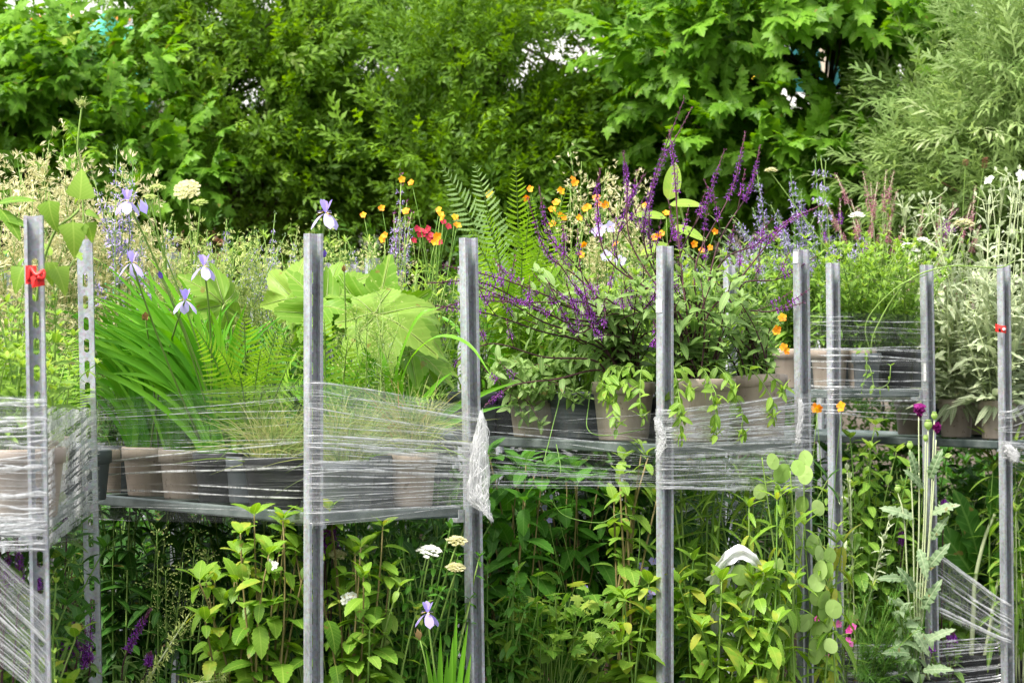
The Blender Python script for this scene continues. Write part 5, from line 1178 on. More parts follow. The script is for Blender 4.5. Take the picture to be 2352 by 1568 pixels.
p = Plant('potted_tobacco', 'plant with broad yellow green leaves behind the tallest salvia spike', 'foliage plant', 1560, 8.9, Z3, next(sd), 'pot_slate', .075, .14)
tp = p.stem(P(1548, 420, 8.9), r0=.005, r1=.003)
for (u, v, d, up, s) in [(1535, 460, (.25, .1, 1), (.2, -.9, .2), .125), (1538, 470, (1., -.3, .15), (0, -.6, .8), .10), (1530, 500, (-.8, -.3, .2), (0, -.6, .8), .10), (1545, 520, (.8, -.4, -.2), (0, -.5, .8), .11), (1535, 560, (-.6, -.5, -.1), (0, -.5, .8), .11)]: p.mb('leaves').inst(leaf_tpl(.62, 9, .15, .25), [P(u, v, 8.85)], [d], [up], s, 0, .9)
p.done({'stems': 'green stem', 'leaves': 'lime leaf'})
# purple salvia: three pots, dark stems splaying out
def salvia(label, u, Y, pot, pr, ph, spikes, seed, n_leafy=16, h=.3, tilt=None, lean=(0, 0), spread=.16):
    q = Plant('potted_salvia', label, 'salvia', u, Y, Z3, seed, pot, pr, ph, group='purple salvias in large pots', tilt=tilt)
    lb = q.mb('leaves')
    for path, tsp, yk in spikes:
        n = len(path); pts = poly([q.foot(.5)] + [P(a, b, Y + yk * (i + 1) / n) for i, (a, b) in enumerate(path)], 34)
        tube(q.mb('stems'), pts, .0036, .0013, 6, 0, q.r.random())
        leaf_pairs(q, lb, pts, OVAL, .058, max(6, int(len(pts) * .32)), .10, tsp - .08, taper=.5, spread=.8, rise=.6)
        L = np.linalg.norm(np.diff(pts, axis=0), axis=1).sum() * (1 - tsp)
        spike(q, pts, tsp, max(7, int(L / .0125)), 6, .0088, budtip=.3, loose=1.6)
        for k in range(2):           # side spikes
            t = np.array([tsp - .05 - .12 * k]); c, tg = along(pts, t); e = c[0] + tg[0] * .05 + np.array([q.r.normal() * .04, q.r.normal() * .03, .05 + .03 * q.r.random()])
            sp = arc(c[0], e, (0, 0, -.01), 8); tube(q.mb('stems'), sp, .0014, .0009, 4, 0, .5); spike(q, sp, .45, 6, 5, .0092, budtip=.45)
    for tip in q.tips(n_leafy, h, spread, lean, .4):
        pts = q.stem(tip, r0=.0032); leaf_pairs(q, lb, pts, OVAL, .072, 9, .12, 1., taper=.3); tuft(q, lb, pts[-1], OVAL, .035)
    q.done({'stems': 'dark stem', 'leaves': 'salvia leaf'})
salvia('purple salvia with the tallest spikes, in the taupe pot right of the white labelled post', 1602, 8.13, 'pot_taupe', .108, .176, [
    ([(1540, 700), (1480, 560), (1500, 420), (1572, 226)], .55, .1), ([(1560, 720), (1500, 600), (1500, 430), (1588, 250)], .55, .15), ([(1575, 700), (1560, 560), (1548, 380), (1538, 300)], .66, .1),
    ([(1550, 720), (1450, 560), (1440, 420), (1432, 350)], .66, 0), ([(1590, 740), (1560, 600), (1620, 470), (1664, 345)], .70, .1), ([(1600, 740), (1600, 600), (1680, 440), (1712, 305)], .72, .1), ([(1610, 740), (1650, 560), (1720, 440), (1746, 335)], .70, .1),
    ([(1560, 720), (1400, 600), (1372, 470), (1378, 390)], .64, -.1), ([(1620, 740), (1700, 640), (1800, 520), (1888, 470)], .66, .0), ([(1540, 720), (1420, 600), (1440, 480), (1480, 400)], .68, .05), ([(1600, 730), (1660, 600), (1740, 560), (1830, 490)], .70, .1)], next(sd), 15, .32, lean=(-.02, -.05), spread=.19)
salvia('purple salvia in the tilted taupe pot with bare compost, beside the ragged film post', 1738, 8.25, 'pot_taupe', .100, .178, [
    ([(1728, 800), (1700, 660), (1790, 640), (1872, 590)], .78, -.05), ([(1730, 800), (1710, 720), (1770, 715), (1845, 695)], .80, -.1), ([(1735, 790), (1640, 640), (1560, 560), (1535, 460)], .72, .05), ([(1720, 800), (1600, 700), (1560, 680), (1528, 618)], .80, -.1)], next(sd), 10, .26, tilt=(-.10, -.06), lean=(-.05, -.03), spread=.12)
salvia('purple salvia sprawling left from the middle taupe pot, its bent spikes over the film wad', 1432, 8.22, 'pot_taupe', .090, .165, [
    ([(1380, 790), (1250, 740), (1130, 680), (1000, 712)], .74, -.35), ([(1400, 760), (1280, 690), (1150, 640), (1020, 610)], .74, -.3), ([(1380, 800), (1240, 760), (1120, 720), (985, 700)], .76, -.35), ([(1420, 740), (1330, 640), (1255, 580), (1212, 455)], .66, -.1), ([(1400, 740), (1330, 620), (1262, 540), (1238, 430)], .66, 0),
    ([(1450, 760), (1400, 690), (1340, 680), (1280, 600)], .70, -.25), ([(1430, 760), (1380, 740), (1320, 760), (1255, 640)], .72, -.25), ([(1440, 740), (1420, 720), (1360, 720), (1330, 600)], .72, -.25), ([(1460, 760), (1480, 720), (1450, 705), (1432, 640)], .72, -.2), ([(1470, 780), (1520, 760), (1500, 790), (1560, 690)], .66, -.3), ([(1440, 790), (1420, 740), (1490, 700), (1520, 610)], .74, -.25),
    ([(1380, 850), (1280, 870), (1180, 885), (1115, 930)], .85, -.3), ([(1370, 830), (1250, 820), (1120, 790), (1010, 860)], .80, -.35), ([(1400, 760), (1250, 720), (1110, 650), (985, 650)], .70, -.33), ([(1400, 760), (1290, 700), (1180, 690), (1060, 640)], .66, -.3), ([(1400, 770), (1300, 740), (1220, 700), (1120, 690)], .62, -.3), ([(1430, 760), (1360, 700), (1310, 690), (1262, 660)], .64, -.28), ([(1430, 760), (1380, 720), (1330, 720), (1300, 650)], .62, -.28), ([(1440, 790), (1400, 770), (1370, 765), (1345, 690)], .66, -.3)], next(sd), 18, .36, lean=(-.08, -.05), spread=.24)
for (u, Y, pot, lab, h) in [(1232, 8.5, 'pot_taupe', 'leafy plant in the low taupe pot left of the slate one', .34), (1326, 8.42, 'pot_slate', 'leafy plant in the slate pot with a looping yellow stem', .34)]:
    p = Plant('potted_herb', lab, 'herb', u, Y, Z3, next(sd), pot, .085, .135)
    if 'looping' in lab:
        for pth in [[p.foot(), P(1300, 860, 8.2), P(1282, 930, 8.1), P(1262, 1010, 8.05), P(1252, 1060, 8.0), P(1272, 1100, 8.0), P(1288, 1080, 8.0), P(1278, 1020, 8.05)], [p.foot(), P(1360, 880, 8.2), P(1352, 930, 8.15), P(1350, 985, 8.1), P(1390, 1000, 8.1), P(1480, 985, 8.1)]]: tube(p.mb('runners'), poly(pth, 40), .0019, .0014, 6, 0, .2)
        p.done({'runners': 'green stem'})
    herb(p, 16, h, .17, (0, -.06), OVAL, .055, 8, 'lime leaf')
for (u, Y, lab, lean) in [(1150, 8.78, 'strap leaved clump low behind the film wad post', (.1, 0)), (1270, 8.85, 'strap leaved clump behind the slate pot', (-.1, 0))]:
    p = Plant('potted_iris', lab, 'iris plant', u, Y, Z3, next(sd), 'pot_slate', .07, .12); grass_fan(p, 40, .42, .014, 0, lean, arch=.3, spread=.3, mat_t=(.3, 1.)); p.done({'leaves': 'iris leaf'})
for (u, Y, h, lab) in [(1090, 8.6, .40, 'small leaved plant behind the drooping purple spikes, left of the tall fern'), (1500, 8.6, .42, 'leafy plant behind the tallest salvia'), (1640, 8.75, .44, 'leafy plant behind the pot of the tallest salvia, far post beside it'), (1440, 8.9, .46, 'leafy plant deep behind the sprawling salvia'), (1340, 9.0, .44, 'leafy plant deep behind the tall fern')]:
    p = Plant('potted_herb', lab, 'herb', u, Y, Z3, next(sd), 'pot_slate', .08, .13); herb(p, 16, h, .16, (0, 0), OVAL, .05, 10, 'lime leaf')
p = Plant('potted_herb', 'trailing leafy plant spilling over the shelf edge right of the film wad', 'herb', 1165, 8.62, Z3, next(sd), 'pot_black', .07, .12)
for k in range(26):
    e = P(1118 + 230 * p.r.random(), 820 + 190 * p.r.random() ** 1.3, 8.25 + .12 * p.r.random()); pt = arc(p.foot(), e, (0, -.05, .10), 12); tube(p.mb('stems'), pt, .002, .0012, 4, 0, .5); leaf_pairs(p, p.mb('leaves'), pt, OVAL, .05, 8, .35, 1., taper=.4); tuft(p, p.mb('leaves'), pt[-1], OVAL, .03)
p.done({'stems': 'dark stem', 'leaves': 'salvia leaf'})
p = Plant('potted_herb', 'thin leafy stems trailing over the rims of the large taupe pots', 'herb', 1500, 8.42, Z3, next(sd), 'pot_black', .06, .12)
for (u, v, Yt) in [(1392, 930, 7.98), (1410, 985, 7.97), (1440, 900, 7.98), (1470, 960, 7.95), (1385, 890, 8.0), (1560, 960, 7.86), (1580, 900, 7.88), (1640, 930, 7.93), (1680, 900, 7.98), (1700, 1000, 7.99), (1560, 1010, 7.86), (1640, 1000, 7.92), (1770, 960, 8.06), (1790, 900, 8.1)]:
    pt = poly([p.foot(), P(1500 + (u - 1500) * .7, 840, 8.1), P(u, (v + 860) / 2, Yt + .01), P(u + 6, v, Yt)], 24); tube(p.mb('stems'), pt, .0018, .001, 4, 0, .5); leaf_pairs(p, p.mb('leaves'), pt, OVAL, .045, 9, .35, 1., taper=.3, droop=.5); tuft(p, p.mb('leaves'), pt[-1], NARROW, .035)
p.done({'stems': 'green stem', 'leaves': 'lime leaf'})
geumplant('yellow flowered avens leaning past the tilted taupe pot', 1700, 8.5, Z3, [(1797, 730), (1784, 762), (1800, 798), (1806, 806), (1783, 756)], next(sd), n=4, h=.2, s=.014, lean=(.05, 0))
# ================= trolley 4, upper shelf
for (u, Y, pot, lab) in [(1905, 9.85, 'pot_taupe', 'light green round leaved herb in the large taupe pot behind the fourth front post'), (1978, 9.86, 'pot_taupe', 'light green herb trailing from the smaller taupe pot'), (2060, 10.0, 'pot_black', 'light green herb in the black pot behind clear film'), (1818, 9.95, 'pot_taupe', 'light green herb in the taupe pot beside the tilted one'), (1940, 10.25, 'pot_slate', 'light green herb in the second row behind the large taupe pot'), (2040, 10.4, 'pot_slate', 'light green herb in the second row behind the black pot'), (1840, 10.4, 'pot_slate', 'light green herb in the second row left of the large taupe pot')]:
    p = Plant('potted_oregano', lab, 'herb', u, Y, Z4, next(sd), pot, .066 if u != 1978 else .052, .135, group='light green herbs on the fourth trolley')
    herb(p, 24, .42, .19, (0, -.03), OVAL, .052, 11, 'lime leaf', hv=.45, tint=(.0, .75))
    if u == 1978:
        for pth in [[p.foot(), P(1985, 800, 9.75), P(1990, 850, 9.72), P(1978, 900, 9.72)], [p.foot(), P(2000, 850, 9.72), P(2010, 890, 9.7), P(2040, 880, 9.7), P(2046, 840, 9.7)]]:
            pt = poly(pth, 18); tube(p.mb('stems'), pt, .002, .0015, 5, 0, .6); leaf_pairs(p, p.mb('leaves'), pt, OVAL, .035, 7)
        p.done({'stems': 'green stem', 'leaves': 'lime leaf'})
nepeta('pale lavender spikes right of the tall salvia spikes', 1830, 10.3, Z4, [(1740, 400), (1815, 395), (1840, 440), (1770, 470), (1700, 520), (1660, 540), (1790, 500), (1730, 480), (1870, 500), (1680, 500)], next(sd), n_extra=8, h=.5, size=.015, lsize=.04)
nepeta('lavender phlox like heads on the tallest stem right of the salvia spikes', 1900, 10.2, Z4, [(1885, 362), (1872, 366), (1897, 368), (1890, 440)], next(sd), n_extra=6, h=.5, size=.016, whorls=5)
def veron(label, u, Y, z, tips, seed, flo='pink flower', cal='pink flower', n_extra=8, h=.45, leafm='lime leaf', name='potted_speedwell', size=.0095, grp='pink spiked plants'):
    q = Plant(name, label, 'flowering plant', u, Y, z, seed, 'pot_slate', .07, .13, group=grp)
    for i, tip in enumerate([P(a, b, Y - .05 + .1 * q.r.random()) for a, b in tips] + q.tips(n_extra, h, .16)):
        pts = q.stem(tip, r0=.0024, r1=.0008); leaf_pairs(q, q.mb('leaves'), pts, SERRL, .055, 14, .08, .84, taper=.4)
        spike(q, pts, .82, 16, 6, size, flo, cal, budtip=.55, loose=2.)
    q.done({'stems': 'pale stem', 'leaves': leafm})
veron('pink budded spikes behind the light green herbs', 2000, 10.3, Z4, [(1983, 398), (2000, 425), (2035, 392), (2052, 396), (1920, 400), (1900, 470), (2015, 420), (2060, 440), (1955, 460)], next(sd), n_extra=10, h=.56)
veron('pink and purple spikes left of the silver plants', 2150, 10.6, Z5, [(2160, 455), (2190, 470), (2240, 430), (2230, 470), (2120, 480), (2250, 520)], next(sd), n_extra=10, h=.6)
veron('dark purple spikes among the pink budded ones', 1960, 10.5, Z4, [(1930, 460), (1975, 480), (1880, 500), (2200, 480), (2212, 500), (2240, 490)], next(sd), 'violet flower', 'plum calyx', 4, .5)
p = Plant('potted_umbel', 'white umbels in the light green mass between the fourth trolley posts', 'flowering plant', 2085, 10.1, Z4, next(sd), 'pot_slate', .07, .13)
for (u, v, r_, m) in [(2085, 560, .024, 'white flower'), (2100, 572, .020, 'white flower'), (2120, 548, .02, 'white flower'), (1970, 490, .026, 'white flower'), (1772, 388, .020, 'cream flower'), (2215, 505, .034, 'cream flower')]: umbel(p, u, v, 10.05, r_, m, rays=22, dome=.5, per=9)
herb(p, 12, .36, .14, (0, 0), SERRL, .05, 8, 'lime leaf')
p = Plant('potted_peony', 'plant with one long bare stem arching right towards the edge post', 'foliage plant', 1990, 9.8, Z4, next(sd), 'pot_slate', .05, .12)
tube(p.mb('stems'), poly([p.foot(), P(2010, 760, 9.75), P(2080, 650, 9.7), P(2180, 612, 9.7), P(2290, 615, 9.7), P(2330, 600, 9.7)], 30), .0035, .0016, 6, 0, .7)
tube(p.mb('stems'), poly([p.foot(), P(1990, 740, 9.75), P(2060, 660, 9.7), P(2130, 630, 9.7)], 20), .003, .0016, 6, 0, .7)
p.done({'stems': 'green stem'})
# ================= trolley 5, upper shelf: silver felted plants
def silver(label, u, Y, seed, heads, n=9, h=.5, pot='pot_taupe', lean=(0, 0), pr=.066):
    q = Plant('potted_campion', label, 'silver plant', u, Y, Z5, seed, pot, pr, .135, group='silver felted plants at the right edge'); lb = q.mb('leaves')
    k = 26; a = np.arange(k) * 2.4; d = np.stack([np.cos(a), np.sin(a) * .9 - .15, .25 + .9 * q.r.random(k)], -1)
    lb.inst(FELT, q.top + np.stack([np.cos(a), np.sin(a), 0 * a], -1) * .02, d, np.broadcast_to([0, -.3, 1.], (k, 3)), .10 + .06 * q.r.random(k), 0, q.r.random(k))
    k = 6; a = np.arange(k) * 1.05 + q.r.random(); d = np.stack([np.cos(a) * .6, -.55 + np.sin(a) * .2, np.full(k, -.45)], -1)
    lb.inst(FELT, q.top + np.stack([np.cos(a) * .5, np.full(k, -.8), 0 * a], -1) * q.pr, d, np.broadcast_to([0, -.8, .7], (k, 3)), .058 + .03 * q.r.random(k), 0, q.r.random(k) * .5)
    for tip in [P(x, y, Y - .03 + .08 * q.r.random()) for x, y in heads] + q.tips(n, h, .15, lean, .35):
        pts = q.stem(tip, r0=.0042, r1=.0022); leaf_pairs(q, lb, pts, FELT, .125, 10, .10, .95, taper=.55, spread=.6, rise=.85)
        for j in range(4):
            e = pts[-1] + np.array([q.r.normal() * .03, q.r.normal() * .025, .02 + .03 * q.r.random()]); tube(q.mb('stems'), [pts[-2], (pts[-1] + e) / 2, e], .0016, .0012, 4, 0, .6)
            lb.inst(BLOB, [e], [e - pts[-2]], [(0, -1, 0)], .020, 0, .9); lb.inst(FELT, [pts[-1]], [e - pts[-1] + [0, 0, -.01]], [(0, -.3, 1)], .04, 0, .7)
    return q
q = silver('silver felted plant with the white flowers, in the pot beside the right edge post', 2290, 10.12, next(sd), [(2272, 470), (2342, 420), (2300, 440), (2325, 470)], 12, .48)
for (u, v, f) in [(2274, 414, (-.6, -.5, .6)), (2345, 403, (.2, -1, .1))]: geum(q, u, v, 10.05, .022, 'white flower', tint=.8, face=f, cup=.25, bulge=(.02, 0, .03), r0=.002)
q.done({'stems': 'pale stem', 'leaves': 'silver leaf'})
for (u, Y, lab, hd) in [(2196, 10.3, 'silver felted plant in the pot right of the purple poppy', [(2180, 540), (2130, 470), (2160, 500)]), (2095, 10.6, 'silver felted plant in the shaded pot behind the purple poppy', [(2110, 520), (2075, 480)]), (2350, 10.35, 'silver felted plant cut off by the right picture edge', [(2350, 470), (2360, 520)]), (2240, 10.6, 'silver felted plant in the second row between the two edge pots', [(2250, 560), (2215, 590), (2290, 560)])]:
    q = silver(lab, u, Y, next(sd), hd, 11, .54); q.done({'stems': 'pale stem', 'leaves': 'silver leaf'})
p = Plant('potted_burnet', 'plant with two crimson bottlebrush heads on thin stalks at the upper right', 'flowering plant', 2200, 10.9, Z5, next(sd), 'pot_slate', .07, .13)
for (u, v, l) in [(2262, 374, .042), (2218, 374, .024)]:
    e = P(u, v, 10.8); pts = arc(p.foot(), e, (-.03, 0, .05), 16); tube(p.mb('stems'), pts, .002, .0014, 5, 0, .6); d = nrm(pts[-1] - pts[-3]); mb = MB(); n = 220; t = p.r.random(n); a = p.r.random(n) * 6.28
    s1 = nrm(np.cross(d, [0, 1., .1])); s2 = np.cross(d, s1); w = .010 * np.sqrt(np.sin(np.pi * (.12 + .8 * t)))
    o = s1 * np.cos(a)[:, None] + s2 * np.sin(a)[:, None]; mb.inst(TINY, e - d * l * .5 + d * (t * l)[:, None] + o * w[:, None] * .6, o + d * .3, np.broadcast_to(d, (n, 3)), .008, 0, p.r.random(n)); mb.build('flower_head', 'crimson flower', p.root, p.b)
herb(p, 8, .4, .12, (0, 0), OVAL, .04, 8, 'lime leaf')
for (u, Y, z, lab) in [(600, 7.75, Z2, 'dark green herb between the front fern and the cupped big leaves'), (690, 7.6, Z2, 'dark green herb just behind the plain near post'), (500, 7.95, Z2, 'dark green herb behind the sword leaves')]:
    p = Plant('potted_herb', lab, 'herb', u, Y, z, next(sd), 'pot_slate', .07, .13); herb(p, 18, .36, .15, (0, 0), OVAL, .05, 9, 'deep leaf', tint=(.2, .9))
for (u, Y, lab) in [(380, 9.75, 'green herb on the second row trolley behind the left iris flowers'), (500, 9.65, 'green herb on the second row trolley behind the white umbel'), (300, 10.3, 'green herb at the back of the second row trolley on the left'), (700, 10.1, 'green herb on the second row trolley behind the near post'), (860, 10.2, 'green herb on the second row trolley behind the red flowers'), (620, 10.7, 'green herb at the back of the second row trolley near the big leaves')]:
    p = Plant('potted_herb', lab, 'herb', u, Y, 1.24, next(sd), 'pot_slate', .075, .13, group='herbs on the second row trolleys'); herb(p, 22, .74, .24, (0, 0), NARROW, .07, 14, 'lime leaf', tint=(0, .8), hv=.4, spike_n=9, spike_args=dict(t0=.8, whorls=9, per=6, size=.012, floret='lavender flower', calyx='seed green', budtip=.3, loose=2.))
# ================= trolley 7 behind
for (u, Y, lab) in [(1560, 10.2, 'grassy green herb on the hidden trolley behind the salvia'), (1690, 10.1, 'lavender tinged herb by the far post behind the salvia'), (1420, 10.4, 'green herb on the hidden trolley behind the apricot avens')]:
    p = Plant('potted_herb', lab, 'herb', u, Y, Z7, next(sd), 'pot_slate', .075, .13); herb(p, 20, .58, .19, (0, 0), NARROW, .06, 11, 'lime leaf', spike_n=8, spike_args=dict(t0=.8, whorls=8, per=6, size=.012, floret='lavender flower', calyx='grey leaf', budtip=.2))
# ================= lower shelves: tall plants seen between the posts
def tallherb(label, u, Y, z, n, h, spread, tpl, size, nodes, lmat, seed, smat='tan stem', lean=(0, 0), per=2, name='potted_perennial', grp=None, t0=.25, taper=.45, tint=(.1, .9), droop=.3, rise=.25, hv=.25, young=.15, r0=.0038, pr=.085, pot='pot_black', spread_l=.9):
    q = Plant(name, label, 'tall plant', u, Y, z, seed, pot, pr, .17, group=grp)
    herb(q, n, h, spread, lean, tpl, size, nodes, lmat, smat, taper, hv=hv, r0=r0, t0=t0, per=per, rise=rise, spread_l=spread_l, tint=tint, droop=droop, young=young, top=4)
    return q
# --- shade filling behind, on the lower shelves
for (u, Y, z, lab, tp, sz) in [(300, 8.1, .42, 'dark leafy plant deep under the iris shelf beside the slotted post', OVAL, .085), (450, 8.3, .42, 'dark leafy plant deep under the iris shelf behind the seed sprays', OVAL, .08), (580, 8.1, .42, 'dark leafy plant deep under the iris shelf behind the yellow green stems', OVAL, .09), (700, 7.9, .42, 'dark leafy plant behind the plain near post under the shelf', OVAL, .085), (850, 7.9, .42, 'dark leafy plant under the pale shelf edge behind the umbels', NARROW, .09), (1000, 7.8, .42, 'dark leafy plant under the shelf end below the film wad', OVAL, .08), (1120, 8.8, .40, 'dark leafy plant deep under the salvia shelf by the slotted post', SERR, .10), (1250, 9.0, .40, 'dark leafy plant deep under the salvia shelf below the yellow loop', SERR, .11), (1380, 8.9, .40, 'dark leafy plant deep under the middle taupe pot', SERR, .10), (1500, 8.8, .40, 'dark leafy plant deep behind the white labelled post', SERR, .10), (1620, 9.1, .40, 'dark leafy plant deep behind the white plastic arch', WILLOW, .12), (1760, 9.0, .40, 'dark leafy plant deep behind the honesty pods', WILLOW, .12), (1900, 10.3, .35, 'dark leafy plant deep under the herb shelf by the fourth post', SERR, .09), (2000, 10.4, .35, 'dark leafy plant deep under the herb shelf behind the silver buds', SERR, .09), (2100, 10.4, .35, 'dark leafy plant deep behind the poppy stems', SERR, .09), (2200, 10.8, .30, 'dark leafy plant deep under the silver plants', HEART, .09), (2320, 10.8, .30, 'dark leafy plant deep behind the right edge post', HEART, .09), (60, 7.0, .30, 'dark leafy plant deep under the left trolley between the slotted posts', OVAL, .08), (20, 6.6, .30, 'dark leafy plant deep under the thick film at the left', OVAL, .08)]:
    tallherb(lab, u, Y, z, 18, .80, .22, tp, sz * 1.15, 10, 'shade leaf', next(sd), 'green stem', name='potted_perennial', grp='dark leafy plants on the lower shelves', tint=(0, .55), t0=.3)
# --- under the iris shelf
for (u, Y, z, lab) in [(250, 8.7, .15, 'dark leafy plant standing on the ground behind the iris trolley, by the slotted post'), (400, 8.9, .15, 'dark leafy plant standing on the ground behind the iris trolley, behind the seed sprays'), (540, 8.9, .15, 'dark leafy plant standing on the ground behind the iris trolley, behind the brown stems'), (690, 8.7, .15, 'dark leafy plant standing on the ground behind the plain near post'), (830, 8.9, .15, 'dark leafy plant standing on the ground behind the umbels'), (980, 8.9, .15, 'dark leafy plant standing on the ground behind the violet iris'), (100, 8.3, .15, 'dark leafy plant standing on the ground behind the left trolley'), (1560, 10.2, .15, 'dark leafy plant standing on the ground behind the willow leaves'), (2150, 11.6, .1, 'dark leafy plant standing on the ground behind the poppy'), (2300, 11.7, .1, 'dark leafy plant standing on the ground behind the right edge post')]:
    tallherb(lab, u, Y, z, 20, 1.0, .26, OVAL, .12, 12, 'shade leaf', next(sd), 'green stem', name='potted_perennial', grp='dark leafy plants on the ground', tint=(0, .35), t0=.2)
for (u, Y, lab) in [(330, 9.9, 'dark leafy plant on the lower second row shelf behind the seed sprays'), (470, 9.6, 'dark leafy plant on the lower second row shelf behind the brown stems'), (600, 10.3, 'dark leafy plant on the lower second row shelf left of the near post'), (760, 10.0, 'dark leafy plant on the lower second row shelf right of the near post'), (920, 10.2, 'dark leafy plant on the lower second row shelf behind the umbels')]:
    tallherb(lab, u, Y, .42, 16, .74, .24, OVAL, .12, 10, 'shade leaf', next(sd), 'green stem', name='potted_perennial', grp='dark leafy plants on the ground', tint=(0, .3), t0=.2)  # these plants fill the added second-row trolleys and block light behind the bays
YG = 'yellow green leaved plants under the iris shelf'
tallherb('yellow green toothed leaves on brown stems just left of the near post, under shelf', 610, 7.12, .42, 9, .67, .12, SERR, .100, 9, 'bay leaf', next(sd), grp=YG, lean=(.02, -.04), tint=(.0, .9), name='potted_snakeroot', hv=.12)
tallherb('yellow green plant with drooping broad leaves at the bottom edge left of the near post', 520, 7.18, .42, 8, .62, .11, SERR, .11, 7, 'bay leaf', next(sd), grp=YG, lean=(.0, -.05), tint=(.1, .95), name='potted_snakeroot', hv=.3)
tallherb('yellow green toothed leaves on brown stems just right of the plain near post', 795, 7.12, .42, 10, .68, .13, SERR, .095, 9, 'bay leaf', next(sd), grp=YG, lean=(.0, -.02), tint=(.0, .8), name='potted_snakeroot', hv=.2)
tallherb('small bright trefoil leaves below the white umbels', 960, 7.25, .42, 20, .64, .16, OVAL, .05, 10, 'deep leaf', next(sd), 'green stem', per=3, tint=(.5, 1.), hv=.3)
tallherb('pale leaved plant at the bottom edge under the green umbel', 870, 7.12, .42, 8, .52, .12, SERR, .08, 6, 'lime leaf', next(sd), 'green stem', hv=.25)
p = Plant('potted_umbel', 'white umbels under the pale shelf edge, one still green', 'flowering plant', 940, 7.3, .42, next(sd), 'pot_black', .08, .17)
for (u, v, r_, m) in [(825, 1252, .030, 'seed green'), (988, 1258, .028, 'white flower'), (1050, 1236, .024, 'cream flower'), (1048, 1298, .022, 'cream flower'), (775, 1268, .022, 'cream flower'), (873, 1470, .022, 'seed green'), (655, 1252, .018, 'seed green')]: umbel(p, u, v, 7.15, r_, m, rays=24, dome=.5, per=10, tilt=(.1, -.35, 1))
leaf_pairs(p, p.mb('leaves'), p.stem(p.top + [0, 0, .5]), SERRL, .08, 9)
p.done({'stems': 'green stem', 'leaves': 'lime leaf'})
p = Plant('potted_herb', 'plant with a small cluster of white flowers right of the plain near post', 'flowering plant', 800, 7.35, .42, next(sd), 'pot_black', .07, .17)
for (u, v) in [(800, 1368), (808, 1376), (792, 1380), (812, 1366), (806, 1386), (790, 1372), (620, 1292), (625, 1302), (632, 1298)]: geum(p, u, v, 7.08, .011, 'white flower', tint=.8)
herb(p, 6, .5, .1, (0, 0), SERR, .07, 6, 'bay leaf')
p = Plant('potted_iris', 'bright sword leaves rising from the bottom edge beside the right post, violet iris flower above', 'iris plant', 1035, 7.12, .42, next(sd), 'pot_black', .08, .17)
for (u, v, b, w) in [(978, 1490, 1000, .014), (1012, 1450, 1010, .014), (1040, 1462, 1030, .012), (1050, 1400, 1035, .014), (1075, 1430, 1045, .014), (1082, 1500, 1060, .014), (995, 1530, 1010, .013), (1065, 1480, 1050, .015), (1028, 1500, 1020, .014)]: ribbon(p.mb('leaves'), arc(P(b, 1680, 7.1), P(u, v, 7.05), ((u - b) * -.0002, 0, .0), 10), w, (p.r.normal() * .3, -1, .2), .3, 0, .5 + .5 * p.r.random())
iris_flower(p, 982, 1408, 7.05, .036, .2, tint=.35); bud(p, 965, 1470, 7.1, 'brown seed', .03)
p.done({'leaves': 'iris leaf', 'stems': 'green stem'})
def seedspray(label, u, Y, seed, tips, mat, size=.005, z=.42):
    q = Plant('potted_herb', label, 'tall plant', u, Y, z, seed, 'pot_black', .07, .17, group='branched seed sprays under the iris shelf'); fm = MB()
    for (a, b) in tips:
        pts = arc(q.foot(), P(a, b, Y - .05), (q.r.normal() * .02, 0, .05), 12); tube(q.mb('stems'), pts, .0026, .0010, 5, 0, .5); t = .55 + .45 * q.r.random(26); c, tg = along(pts, t)
        for i in range(26):
            d = nrm(np.array([q.r.normal(), q.r.normal() * .7, .5])); l = .075 * (1.25 - t[i]) * (.6 + q.r.random()); e = c[i] + d * l
            tube(q.mb('stems'), arc(c[i], e, (0, 0, .01), 4), .0007, .0005, 3, 0, .5); fm.inst(BLOB, c[i] + (e - c[i]) * np.array([[.5], [.8], [1.]]), [d], [(0, -1, .2)], size * (.7 + .6 * q.r.random(3)), 0, q.r.random(3))
        leaf_pairs(q, q.mb('leaves'), pts, OVAL, .07, 5, .2, .6, tint=(0, .8))
    fm.build('seed_heads', mat, q.root, q.b); q.done({'stems': 'green stem', 'leaves': 'deep leaf'})
seedspray('branched spray of tiny yellow seed heads in the dark bay beside the slotted post', 380, 7.5, next(sd), [(360, 1215), (420, 1290), (380, 1310)], 'seed green')
seedspray('branched spray of tiny yellow seed heads in the middle of the dark bay', 440, 7.6, next(sd), [(450, 1225), (480, 1260), (400, 1390)], 'seed green')
p = Plant('potted_foxtail', 'slanting pale green flower raceme at the bottom of the dark bay', 'tall plant', 330, 7.3, .42, next(sd), 'pot_black', .07, .17)
for pth in [[P(300, 1640, 7.2), P(350, 1545, 7.1), P(400, 1465, 7.08), P(438, 1405, 7.05)], [P(330, 1660, 7.2), P(410, 1580, 7.1), P(500, 1560, 7.08), P(520, 1540, 7.05)]]:
    pt = poly(pth, 26); tube(p.mb('stems'), pt, .003, .0012, 5, 0, .9); spike(p, pt, .2, 26, 5, .014, 'seed green', 'seed green', .15, loose=2.5, name='raceme')
p.done({'stems': 'pale stem'})
def lowsalvia(label, u, Y, z, spikes, seed):
    q = Plant('potted_salvia', label, 'salvia', u, Y, z, seed, 'pot_black', .08, .17, group='purple salvias on the lower shelves')
    for pth, t0 in spikes:
        pt = poly([q.foot()] + [P(a, b, Y - .1) for a, b in pth], 30); tube(q.mb('stems'), pt, .003, .0014, 5, 0, .5); leaf_pairs(q, q.mb('leaves'), pt, OVAL, .06, 8, .2, t0 - .05); spike(q, pt, t0, 20, 6, .011, budtip=.25)
    q.done({'stems': 'dark stem', 'leaves': 'salvia leaf'})
